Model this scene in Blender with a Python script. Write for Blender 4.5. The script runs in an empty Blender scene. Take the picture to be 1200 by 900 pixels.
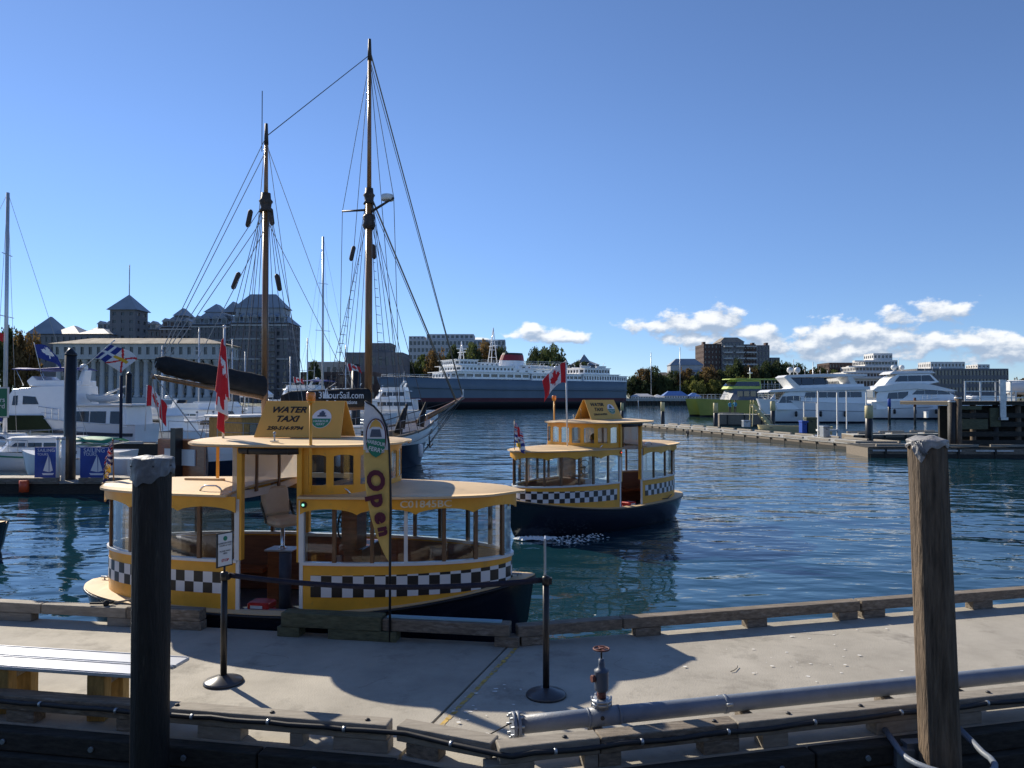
import bpy, bmesh, math, random
from math import sin, cos, pi, radians, sqrt, atan2
from mathutils import Vector, Matrix, noise
random.seed(7)
S = bpy.context.scene
COL = S.collection
# ---------------------------------------------------------------- camera
EYE = 3.5
PITCH = math.atan(17/900)
cam_d = bpy.data.cameras.new('camera'); cam = bpy.data.objects.new('camera', cam_d); COL.objects.link(cam)
cam.location = (0, 0, EYE); cam.rotation_euler = (pi/2+PITCH, 0, 0)
cam_d.sensor_width = 36; cam_d.lens = 27; cam_d.clip_start = .1; cam_d.clip_end = 20000
S.camera = cam
S.view_settings.view_transform = 'Standard'; S.view_settings.look = 'None'
S.view_settings.exposure = 0.36; S.view_settings.gamma = 1
S.cycles.use_denoising = True
S.cycles.max_bounces = 8; S.cycles.transparent_max_bounces = 16
S.cycles.sample_clamp_indirect = 6
# ---------------------------------------------------------------- sky, sun
SUN_AZ, SUN_EL = radians(-45), radians(32)      # azimuth from +Y towards +X
W_ = bpy.data.worlds.new('World'); S.world = W_; W_.use_nodes = True
nt = W_.node_tree; N = nt.nodes; L = nt.links; N.clear()
out = N.new('ShaderNodeOutputWorld'); bg = N.new('ShaderNodeBackground'); L.new(bg.outputs[0], out.inputs[0])
sky = N.new('ShaderNodeTexSky'); sky.sky_type = 'NISHITA'; sky.sun_disc = False
sky.sun_elevation = SUN_EL; sky.sun_rotation = SUN_AZ; sky.altitude = 3500; sky.air_density = 1.0; sky.dust_density = .25; sky.ozone_density = 4
bg.inputs[1].default_value = .117
def wm(op, a, b=None, c=None):
    n = N.new('ShaderNodeMath'); n.operation = op
    for i, v in enumerate((a, b, c)):
        if v is None: continue
        if isinstance(v, (int, float)): n.inputs[i].default_value = v
        else: L.new(v, n.inputs[i])
    return n.outputs[0]
tc = N.new('ShaderNodeTexCoord'); sp = N.new('ShaderNodeSeparateXYZ'); L.new(tc.outputs['Generated'], sp.inputs[0])
azi = wm('ARCTAN2', sp.outputs[0], sp.outputs[1]); ele = wm('ARCSINE', sp.outputs[2])
cmb = N.new('ShaderNodeCombineXYZ'); L.new(azi, cmb.inputs[0]); L.new(ele, cmb.inputs[1])
def cloud_px(px, py, rx, ry):
    a = math.atan((px-600)/900); h = sqrt(900**2+(px-600)**2)
    return a, math.atan((467-py)/h), rx/h*cos(a), ry/h
BL = [(800,381,54,10),(835,374,36,12),(815,397,42,8),(880,390,34,11),(762,380,20,5),(905,405,26,10),
      (990,390,62,13),(1050,372,26,8),(1108,364,34,11),(955,403,45,15),(1065,400,90,9),(1150,400,70,8),(1185,412,60,12),(1005,412,75,12),
      (640,393,42,6),(622,387,18,6),(660,397,26,5),(560,398,20,3),
      (1300,395,90,16),(1420,405,80,12),(1600,400,120,20),(2000,390,150,20)]
def field(vec):
    cur = None
    for b in BL:
        a, e, ra, re = cloud_px(b[0], b[1], b[2]*1.08, b[3]*1.25)
        s_ = N.new('ShaderNodeVectorMath'); s_.operation = 'SUBTRACT'; L.new(vec, s_.inputs[0]); s_.inputs[1].default_value = (a, e, 0)
        m_ = N.new('ShaderNodeVectorMath'); m_.operation = 'MULTIPLY'; L.new(s_.outputs[0], m_.inputs[0]); m_.inputs[1].default_value = (1/ra, 1/re, 0)
        l_ = N.new('ShaderNodeVectorMath'); l_.operation = 'LENGTH'; L.new(m_.outputs[0], l_.inputs[0])
        cur = l_.outputs['Value'] if cur is None else wm('SMOOTH_MIN', cur, l_.outputs['Value'], .25)
    return wm('SUBTRACT', 1.0, cur)
def cnoise(vec, sc, det, strx=1.0):
    m_ = N.new('ShaderNodeVectorMath'); m_.operation = 'MULTIPLY'; L.new(vec, m_.inputs[0]); m_.inputs[1].default_value = (sc*strx, sc*1.6, 1)
    n = N.new('ShaderNodeTexNoise'); n.inputs['Scale'].default_value = 1; n.inputs['Detail'].default_value = det; n.inputs['Roughness'].default_value = .55
    L.new(m_.outputs[0], n.inputs[0]); return n.outputs[0]
nz = cnoise(cmb.outputs[0], 36, 8)
dens = wm('MULTIPLY_ADD', wm('SUBTRACT', nz, .46), 3.0, field(cmb.outputs[0]))
dn = N.new('ShaderNodeMapRange'); dn.interpolation_type = 'SMOOTHSTEP'; L.new(dens, dn.inputs[0]); dn.inputs[1].default_value = -.05; dn.inputs[2].default_value = .55
off = N.new('ShaderNodeVectorMath'); off.operation = 'ADD'; L.new(cmb.outputs[0], off.inputs[0]); off.inputs[1].default_value = (-.004, .010, 0)
nz2 = cnoise(off.outputs[0], 36, 5)
dens2 = wm('MULTIPLY_ADD', wm('SUBTRACT', nz2, .46), 3.0, field(off.outputs[0]))
lit = N.new('ShaderNodeMapRange'); lit.interpolation_type = 'SMOOTHSTEP'; L.new(wm('SUBTRACT', dens, dens2), lit.inputs[0]); lit.inputs[1].default_value = -.5; lit.inputs[2].default_value = .95
ccol = N.new('ShaderNodeMix'); ccol.data_type = 'RGBA'; L.new(lit.outputs[0], ccol.inputs[0])
ccol.inputs[6].default_value = (2.6, 3.3, 4.4, 1); ccol.inputs[7].default_value = (6.9, 7.0, 7.1, 1)
mx = N.new('ShaderNodeMix'); mx.data_type = 'RGBA'; L.new(wm('MULTIPLY', dn.outputs[0], .93), mx.inputs[0])
tn = N.new('ShaderNodeVectorMath'); tn.operation = 'MULTIPLY'; L.new(sky.outputs[0], tn.inputs[0]); tn.inputs[1].default_value = (1.0, 1.025, 1.095)   # clear blue autumn air
hz = N.new('ShaderNodeMapRange'); hz.interpolation_type = 'SMOOTHSTEP'; L.new(ele, hz.inputs[0]); hz.inputs[1].default_value = -.05; hz.inputs[2].default_value = .33; hz.inputs[3].default_value = .72; hz.inputs[4].default_value = 1.0
hm = N.new('ShaderNodeVectorMath'); hm.operation = 'SCALE'; L.new(tn.outputs[0], hm.inputs[0]); L.new(hz.outputs[0], hm.inputs['Scale'])
L.new(hm.outputs[0], mx.inputs[6]); L.new(ccol.outputs[2], mx.inputs[7]); L.new(mx.outputs[2], bg.inputs[0])
sd = bpy.data.lights.new('sun', 'SUN'); sun = bpy.data.objects.new('sun', sd); COL.objects.link(sun)
sd.energy = 5.0; sd.angle = radians(.55); sd.color = (1, .90, .74)
sv = Vector((sin(SUN_AZ)*cos(SUN_EL), cos(SUN_AZ)*cos(SUN_EL), sin(SUN_EL)))
sun.rotation_euler = sv.to_track_quat('Z', 'Y').to_euler()
# ---------------------------------------------------------------- helpers
def ray(px, py):
    a = (px-600)/900; b = (450-py)/900
    return Vector((a, cos(PITCH)-b*sin(PITCH), sin(PITCH)+b*cos(PITCH)))
def onz(px, py, z=0):
    d = ray(px, py); return Vector((0, 0, EYE))+d*((z-EYE)/d.z)
def ony(px, py, y):
    d = ray(px, py); return Vector((0, 0, EYE))+d*(y/d.y)
def X(px, y): return (px-600)/900*y*1.0
def Z(py, y): return ony(600, py, y).z

def mat(name, col, rough=.6, metal=0, var=0, scale=4, bump=0, bscale=30, stretch=(1,1,1), spec=.5, var_col=None, coat=0, spots=None, island=0):
    m = bpy.data.materials.new(name); m.use_nodes = True
    t = m.node_tree; b = t.nodes['Principled BSDF']
    b.inputs['Base Color'].default_value = (*col, 1); b.inputs['Roughness'].default_value = rough
    b.inputs['Metallic'].default_value = metal; b.inputs['Specular IOR Level'].default_value = spec
    if coat: b.inputs['Coat Weight'].default_value = coat; b.inputs['Coat Roughness'].default_value = .08
    tcn = t.nodes.new('ShaderNodeTexCoord'); mp = t.nodes.new('ShaderNodeMapping'); mp.inputs['Scale'].default_value = stretch
    t.links.new(tcn.outputs['Object'], mp.inputs[0])
    cur = None
    if var or var_col:
        n = t.nodes.new('ShaderNodeTexNoise'); n.inputs['Scale'].default_value = scale; n.inputs['Detail'].default_value = 6; n.inputs['Roughness'].default_value = .62
        t.links.new(mp.outputs[0], n.inputs[0])
        r = t.nodes.new('ShaderNodeValToRGB'); t.links.new(n.outputs[0], r.inputs[0])
        r.color_ramp.elements[0].position = .3; r.color_ramp.elements[1].position = .72
        c0 = var_col or [c*(1-var) for c in col]; c1 = [min(1, c*(1+var)) for c in col]
        r.color_ramp.elements[0].color = (*c0, 1); r.color_ramp.elements[1].color = (*c1, 1)
        cur = r.outputs[0]
        mr = t.nodes.new('ShaderNodeMapRange'); t.links.new(n.outputs[0], mr.inputs[0])
        mr.inputs[3].default_value = min(1, rough*1.18); mr.inputs[4].default_value = rough*.8
        t.links.new(mr.outputs[0], b.inputs['Roughness'])
    if spots:
        (sc, lo, hi, scol) = spots
        n2 = t.nodes.new('ShaderNodeTexNoise'); n2.inputs['Scale'].default_value = sc; n2.inputs['Detail'].default_value = 5; n2.inputs['Roughness'].default_value = .7
        t.links.new(mp.outputs[0], n2.inputs[0])
        mr2 = t.nodes.new('ShaderNodeMapRange'); t.links.new(n2.outputs[0], mr2.inputs[0]); mr2.inputs[1].default_value = lo; mr2.inputs[2].default_value = hi
        mxn = t.nodes.new('ShaderNodeMix'); mxn.data_type = 'RGBA'; t.links.new(mr2.outputs[0], mxn.inputs[0])
        if cur: t.links.new(cur, mxn.inputs[6])
        else: mxn.inputs[6].default_value = (*col, 1)
        mxn.inputs[7].default_value = (*scol, 1); cur = mxn.outputs[2]
    if island:
        g = t.nodes.new('ShaderNodeNewGeometry'); mr3 = t.nodes.new('ShaderNodeMapRange'); t.links.new(g.outputs['Random Per Island'], mr3.inputs[0])
        mr3.inputs[3].default_value = 1-island; mr3.inputs[4].default_value = 1+island
        vm = t.nodes.new('ShaderNodeVectorMath'); vm.operation = 'SCALE'; t.links.new(mr3.outputs[0], vm.inputs['Scale'])
        if cur: t.links.new(cur, vm.inputs[0])
        else: vm.inputs[0].default_value = col
        cur = vm.outputs[0]
    if cur: t.links.new(cur, b.inputs['Base Color'])
    if bump:
        n = t.nodes.new('ShaderNodeTexNoise'); n.inputs['Scale'].default_value = bscale; n.inputs['Detail'].default_value = 4
        t.links.new(mp.outputs[0], n.inputs[0])
        bp = t.nodes.new('ShaderNodeBump'); bp.inputs['Strength'].default_value = 1; bp.inputs['Distance'].default_value = bump
        t.links.new(n.outputs[0], bp.inputs['Height']); t.links.new(bp.outputs[0], b.inputs['Normal'])
    return m
def glass(name, tint=(.9,.95,.97), refl=.035, rough=.03, alpha=.0):
    m = bpy.data.materials.new(name); m.use_nodes = True; t = m.node_tree; t.nodes.clear()
    o = t.nodes.new('ShaderNodeOutputMaterial'); tr = t.nodes.new('ShaderNodeBsdfTransparent'); tr.inputs[0].default_value = (*tint, 1)
    gl = t.nodes.new('ShaderNodeBsdfGlossy'); gl.inputs['Roughness'].default_value = rough
    lw = t.nodes.new('ShaderNodeLayerWeight'); lw.inputs[0].default_value = .35
    ad = t.nodes.new('ShaderNodeMath'); ad.operation = 'MULTIPLY_ADD'; t.links.new(lw.outputs['Fresnel'], ad.inputs[0]); ad.inputs[1].default_value = .4; ad.inputs[2].default_value = refl
    mxs = t.nodes.new('ShaderNodeMixShader'); t.links.new(ad.outputs[0], mxs.inputs[0]); t.links.new(tr.outputs[0], mxs.inputs[1]); t.links.new(gl.outputs[0], mxs.inputs[2])
    t.links.new(mxs.outputs[0], o.inputs[0]); return m

def milky(name):
    m = glass(name, (.85,.85,.85), .05, .12); t = m.node_tree; mxs = [n for n in t.nodes if n.type == 'MIX_SHADER'][0]; o = [n for n in t.nodes if n.type == 'OUTPUT_MATERIAL'][0]
    d = t.nodes.new('ShaderNodeBsdfTranslucent'); d.inputs[0].default_value = (.8,.78,.74,1); d2 = t.nodes.new('ShaderNodeBsdfDiffuse'); d2.inputs[0].default_value = (.7,.69,.66,1)
    a = t.nodes.new('ShaderNodeMixShader'); t.links.new(d.outputs[0], a.inputs[1]); t.links.new(d2.outputs[0], a.inputs[2])
    b = t.nodes.new('ShaderNodeMixShader'); b.inputs[0].default_value = .5; t.links.new(mxs.outputs[0], b.inputs[1]); t.links.new(a.outputs[0], b.inputs[2]); t.links.new(b.outputs[0], o.inputs[0]); return m
class MB:
    def __init__(s): s.v = []; s.f = []; s.m = []; s.uv = {}; s.sm = []
    def add(s, vs, fs, mi=0, smooth=False, uvs=None):
        o = len(s.v); s.v += [tuple(p) for p in vs]
        for k, f in enumerate(fs):
            if uvs: s.uv[len(s.f)] = uvs[k]
            s.f.append(tuple(i+o for i in f)); s.m.append(mi); s.sm.append(smooth)
        return s
    def box(s, a, b, mi=0, bev=0):
        x0, y0, z0 = [min(p, q) for p, q in zip(a, b)]; x1, y1, z1 = [max(p, q) for p, q in zip(a, b)]
        if bev:
            e = bev; vs = []; 
            for z, i in ((z0, e), (z0+e, 0), (z1-e, 0), (z1, e)):
                for (cx, cy, sx, sy) in ((x0,y0,1,1),(x1,y0,-1,1),(x1,y1,-1,-1),(x0,y1,1,-1)):
                    if (sx*sy) > 0: vs += [(cx+sx*i, cy+sy*(i+e), z), (cx+sx*(i+e), cy+sy*i, z)]
                    else: vs += [(cx+sx*(i+e), cy+sy*i, z), (cx+sx*i, cy+sy*(i+e), z)]
            fs = [tuple(reversed(range(8))), tuple(range(24, 32))]
            for r in range(3):
                for k in range(8): fs.append((r*8+k, r*8+(k+1) % 8, r*8+8+(k+1) % 8, r*8+8+k))
            return s.add(vs, fs, mi)
        vs = [(x0,y0,z0),(x1,y0,z0),(x1,y1,z0),(x0,y1,z0),(x0,y0,z1),(x1,y0,z1),(x1,y1,z1),(x0,y1,z1)]
        return s.add(vs, [(3,2,1,0),(4,5,6,7),(0,1,5,4),(1,2,6,5),(2,3,7,6),(3,0,4,7)], mi)
    def bar(s, p, q, w, h, mi=0, up=(0,0,1), rough=0):
        p = Vector(p); q = Vector(q); d = (q-p).normalized(); u = Vector(up)
        r = d.cross(u)
        if r.length < 1e-4: r = d.cross(Vector((1,0,0)))
        r.normalize(); u = r.cross(d).normalized()
        vs = []
        for c in (p, q):
            for a, b in ((-1,-1),(1,-1),(1,1),(-1,1)): vs.append(c+r*(a*w/2)+u*(b*h/2))
        return s.add(vs, [(3,2,1,0),(4,5,6,7),(0,1,5,4),(1,2,6,5),(2,3,7,6),(3,0,4,7)], mi)
    def tube(s, pts, r, n=6, mi=0, caps=True, closed=False):
        pts = [Vector(p) for p in pts]; k = len(pts); rs = r if isinstance(r, (list, tuple)) else [r]*k
        vs = []; prev = None
        for i, p in enumerate(pts):
            if closed: t = pts[(i+1) % k]-pts[i-1]
            else: t = pts[min(i+1, k-1)]-pts[max(i-1, 0)]
            t.normalize()
            if prev is None:
                a = Vector((0,0,1)) if abs(t.z) < .9 else Vector((1,0,0)); nrm = t.cross(a).normalized()
            else:
                nrm = prev-t*prev.dot(t)
                nrm.normalize()
            prev = nrm; b = t.cross(nrm)
            for j in range(n):
                an = 2*pi*j/n; vs.append(p+(nrm*cos(an)+b*sin(an))*rs[i])
        fs = []
        for i in range(k if closed else k-1):
            i2 = (i+1) % k
            for j in range(n): fs.append((i*n+j, i*n+(j+1) % n, i2*n+(j+1) % n, i2*n+j))
        s.add(vs, fs, mi, n > 4)
        if caps and not closed:
            o = len(s.v)-len(vs)
            for f in (tuple(range(n))[::-1], tuple(range((k-1)*n, k*n))): s.f.append(tuple(i+o for i in f)); s.m.append(mi); s.sm.append(False)
        return s
    def lathe(s, prof, c=(0,0,0), n=20, mi=0, smooth=True):
        vs = []; fs = []
        for (r, z) in prof:
            for j in range(n): a = 2*pi*j/n; vs.append((c[0]+r*cos(a), c[1]+r*sin(a), c[2]+z))
        for i in range(len(prof)-1):
            for j in range(n): fs.append((i*n+j, i*n+(j+1) % n, (i+1)*n+(j+1) % n, (i+1)*n+j))
        s.add(vs, fs, mi, smooth)
        o = len(s.v)-len(vs)
        for f in (tuple(range(n))[::-1], tuple(range((len(prof)-1)*n, len(prof)*n))): s.f.append(tuple(i+o for i in f)); s.m.append(mi); s.sm.append(False)
        return s
    def prism(s, poly, z0, z1, mi=0):
        n = len(poly); vs = [(x, y, z0) for x, y in poly]+[(x, y, z1) for x, y in poly]
        return s.add(vs, [tuple(range(n))[::-1], tuple(range(n, 2*n))]+[(i, (i+1) % n, n+(i+1) % n, n+i) for i in range(n)], mi)
    def plate(s, pts, th, mi=0):   # planar polygon in 3D given thickness along its normal
        pts = [Vector(p) for p in pts]; nn = (pts[1]-pts[0]).cross(pts[2]-pts[0]).normalized(); n = len(pts)
        vs = [p-nn*th/2 for p in pts]+[p+nn*th/2 for p in pts]
        return s.add(vs, [tuple(range(n))[::-1], tuple(range(n, 2*n))]+[(i, (i+1) % n, n+(i+1) % n, n+i) for i in range(n)], mi)
    def ball(s, c, r, n=10, mi=0, sz=1):
        m = n//2; prof = [(max(1e-3, r*sin(pi*i/m)), -r*sz*cos(pi*i/m)) for i in range(m+1)]
        return s.lathe(prof, c, n, mi)
    def sheet(s, grid, mi=0, smooth=True, th=0, uv=None):   # grid: rows of points
        R = len(grid); Cn = len(grid[0]); vs = [p for r in grid for p in r]
        fs = [(i*Cn+j, i*Cn+j+1, (i+1)*Cn+j+1, (i+1)*Cn+j) for i in range(R-1) for j in range(Cn-1)]
        if callable(mi):
            for k, f in enumerate(fs):
                pass
            o = len(s.v); s.v += [tuple(p) for p in vs]
            for i in range(R-1):
                for j in range(Cn-1):
                    f = (i*Cn+j, i*Cn+j+1, (i+1)*Cn+j+1, (i+1)*Cn+j)
                    s.f.append(tuple(q+o for q in f)); s.m.append(mi((j+.5)/(Cn-1), (i+.5)/(R-1))); s.sm.append(smooth)
            return s
        uvs = None
        if uv: uvs = [[uv[q] for q in f] for f in fs]
        return s.add(vs, fs, mi, smooth, uvs)
    def build(s, name, mats, parent=None, world=False, bevel=0, solid=0, auto=None):
        me = bpy.data.meshes.new(name)
        vs = s.v
        if world and parent is not None:
            inv = LOCAL(parent).inverted(); vs = [tuple(inv @ Vector(v)) for v in vs]
        me.from_pydata(vs, [], s.f)
        if not isinstance(mats, (list, tuple)): mats = [mats]
        for m_ in mats: me.materials.append(m_)
        me.polygons.foreach_set('material_index', s.m); me.polygons.foreach_set('use_smooth', s.sm)
        if s.uv:
            ul = me.uv_layers.new(name='UVMap')
            for p in me.polygons:
                u = s.uv.get(p.index)
                if u:
                    for li, q in zip(p.loop_indices, u): ul.data[li].uv = q
        me.update()
        o = bpy.data.objects.new(name, me); COL.objects.link(o)
        if parent is not None: o.parent = parent
        if bevel:
            b = o.modifiers.new('bevel', 'BEVEL'); b.width = bevel; b.segments = 2; b.limit_method = 'ANGLE'; b.angle_limit = radians(50)
        if solid:
            b = o.modifiers.new('solid', 'SOLIDIFY'); b.thickness = solid; b.offset = 0
        return o
def LOCAL(o):
    m = Matrix.Translation(o.location) @ o.rotation_euler.to_matrix().to_4x4() @ Matrix.Diagonal((*o.scale, 1))
    return (LOCAL(o.parent) @ m) if o.parent else m
def tag(o, label=None, cat=None, group=None, kind=None):
    if label: o['label'] = label
    if cat: o['category'] = cat
    if group: o['group'] = group
    if kind: o['kind'] = kind
    return o
def thing(name, label, cat, loc=(0,0,0), rz=0, group=None):
    o = bpy.data.objects.new(name, None); COL.objects.link(o); o.location = loc; o.rotation_euler = (0,0,rz); o.empty_display_size = .3
    return tag(o, label, cat, group)
def kids(o): return [c for c in COL.objects if c.parent is o]
def copy_tree(o, loc, rz=None, label=None, scale=None):
    r = o.copy(); COL.objects.link(r); r.location = loc
    if rz is not None: r.rotation_euler = (0,0,rz)
    if label: r['label'] = label
    if scale: r.scale = scale if isinstance(scale, (tuple, list)) else (scale,)*3
    def rec(a, b):
        for ch in kids(a):
            c = ch.copy(); COL.objects.link(c); c.parent = b; rec(ch, c)
    rec(o, r); return r
def text_mesh(s, size, bold=0, shear=0, ext=.004, align='CENTER', xs=1.0):
    cu = bpy.data.curves.new('lettering', 'FONT'); cu.body = s; cu.size = size; cu.offset = bold; cu.shear = shear; cu.extrude = ext
    cu.align_x = align; cu.align_y = 'CENTER'; cu.resolution_u = 3
    o = bpy.data.objects.new('lettering', cu); COL.objects.link(o)
    dg = bpy.context.evaluated_depsgraph_get(); me = bpy.data.meshes.new_from_object(o.evaluated_get(dg))
    bpy.data.objects.remove(o); bpy.data.curves.remove(cu)
    if xs != 1: me.transform(Matrix.Diagonal((xs,1,1,1)))
    return me
def lettering(s, size, m, parent, mtx, name='lettering', warp=None, **k):
    me = text_mesh(s, size, **k)
    if warp:
        for v in me.vertices: v.co = warp(v.co)
    else: me.transform(mtx)
    me.materials.clear(); me.materials.append(m)
    o = bpy.data.objects.new(name, me); COL.objects.link(o); o.parent = parent; return o
def frame(o, xdir, ydir):
    x = Vector(xdir).normalized(); y = Vector(ydir).normalized(); z = x.cross(y).normalized(); y = z.cross(x)
    return Matrix(((x.x,y.x,z.x,o[0]),(x.y,y.y,z.y,o[1]),(x.z,y.z,z.z,o[2]),(0,0,0,1)))
def inpoly(x, y, P):
    c = False; n = len(P)
    for i in range(n):
        x1, y1 = P[i]; x2, y2 = P[i-1]
        if (y1 > y) != (y2 > y) and x < (x2-x1)*(y-y1)/(y2-y1)+x1: c = not c
    return c

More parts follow.
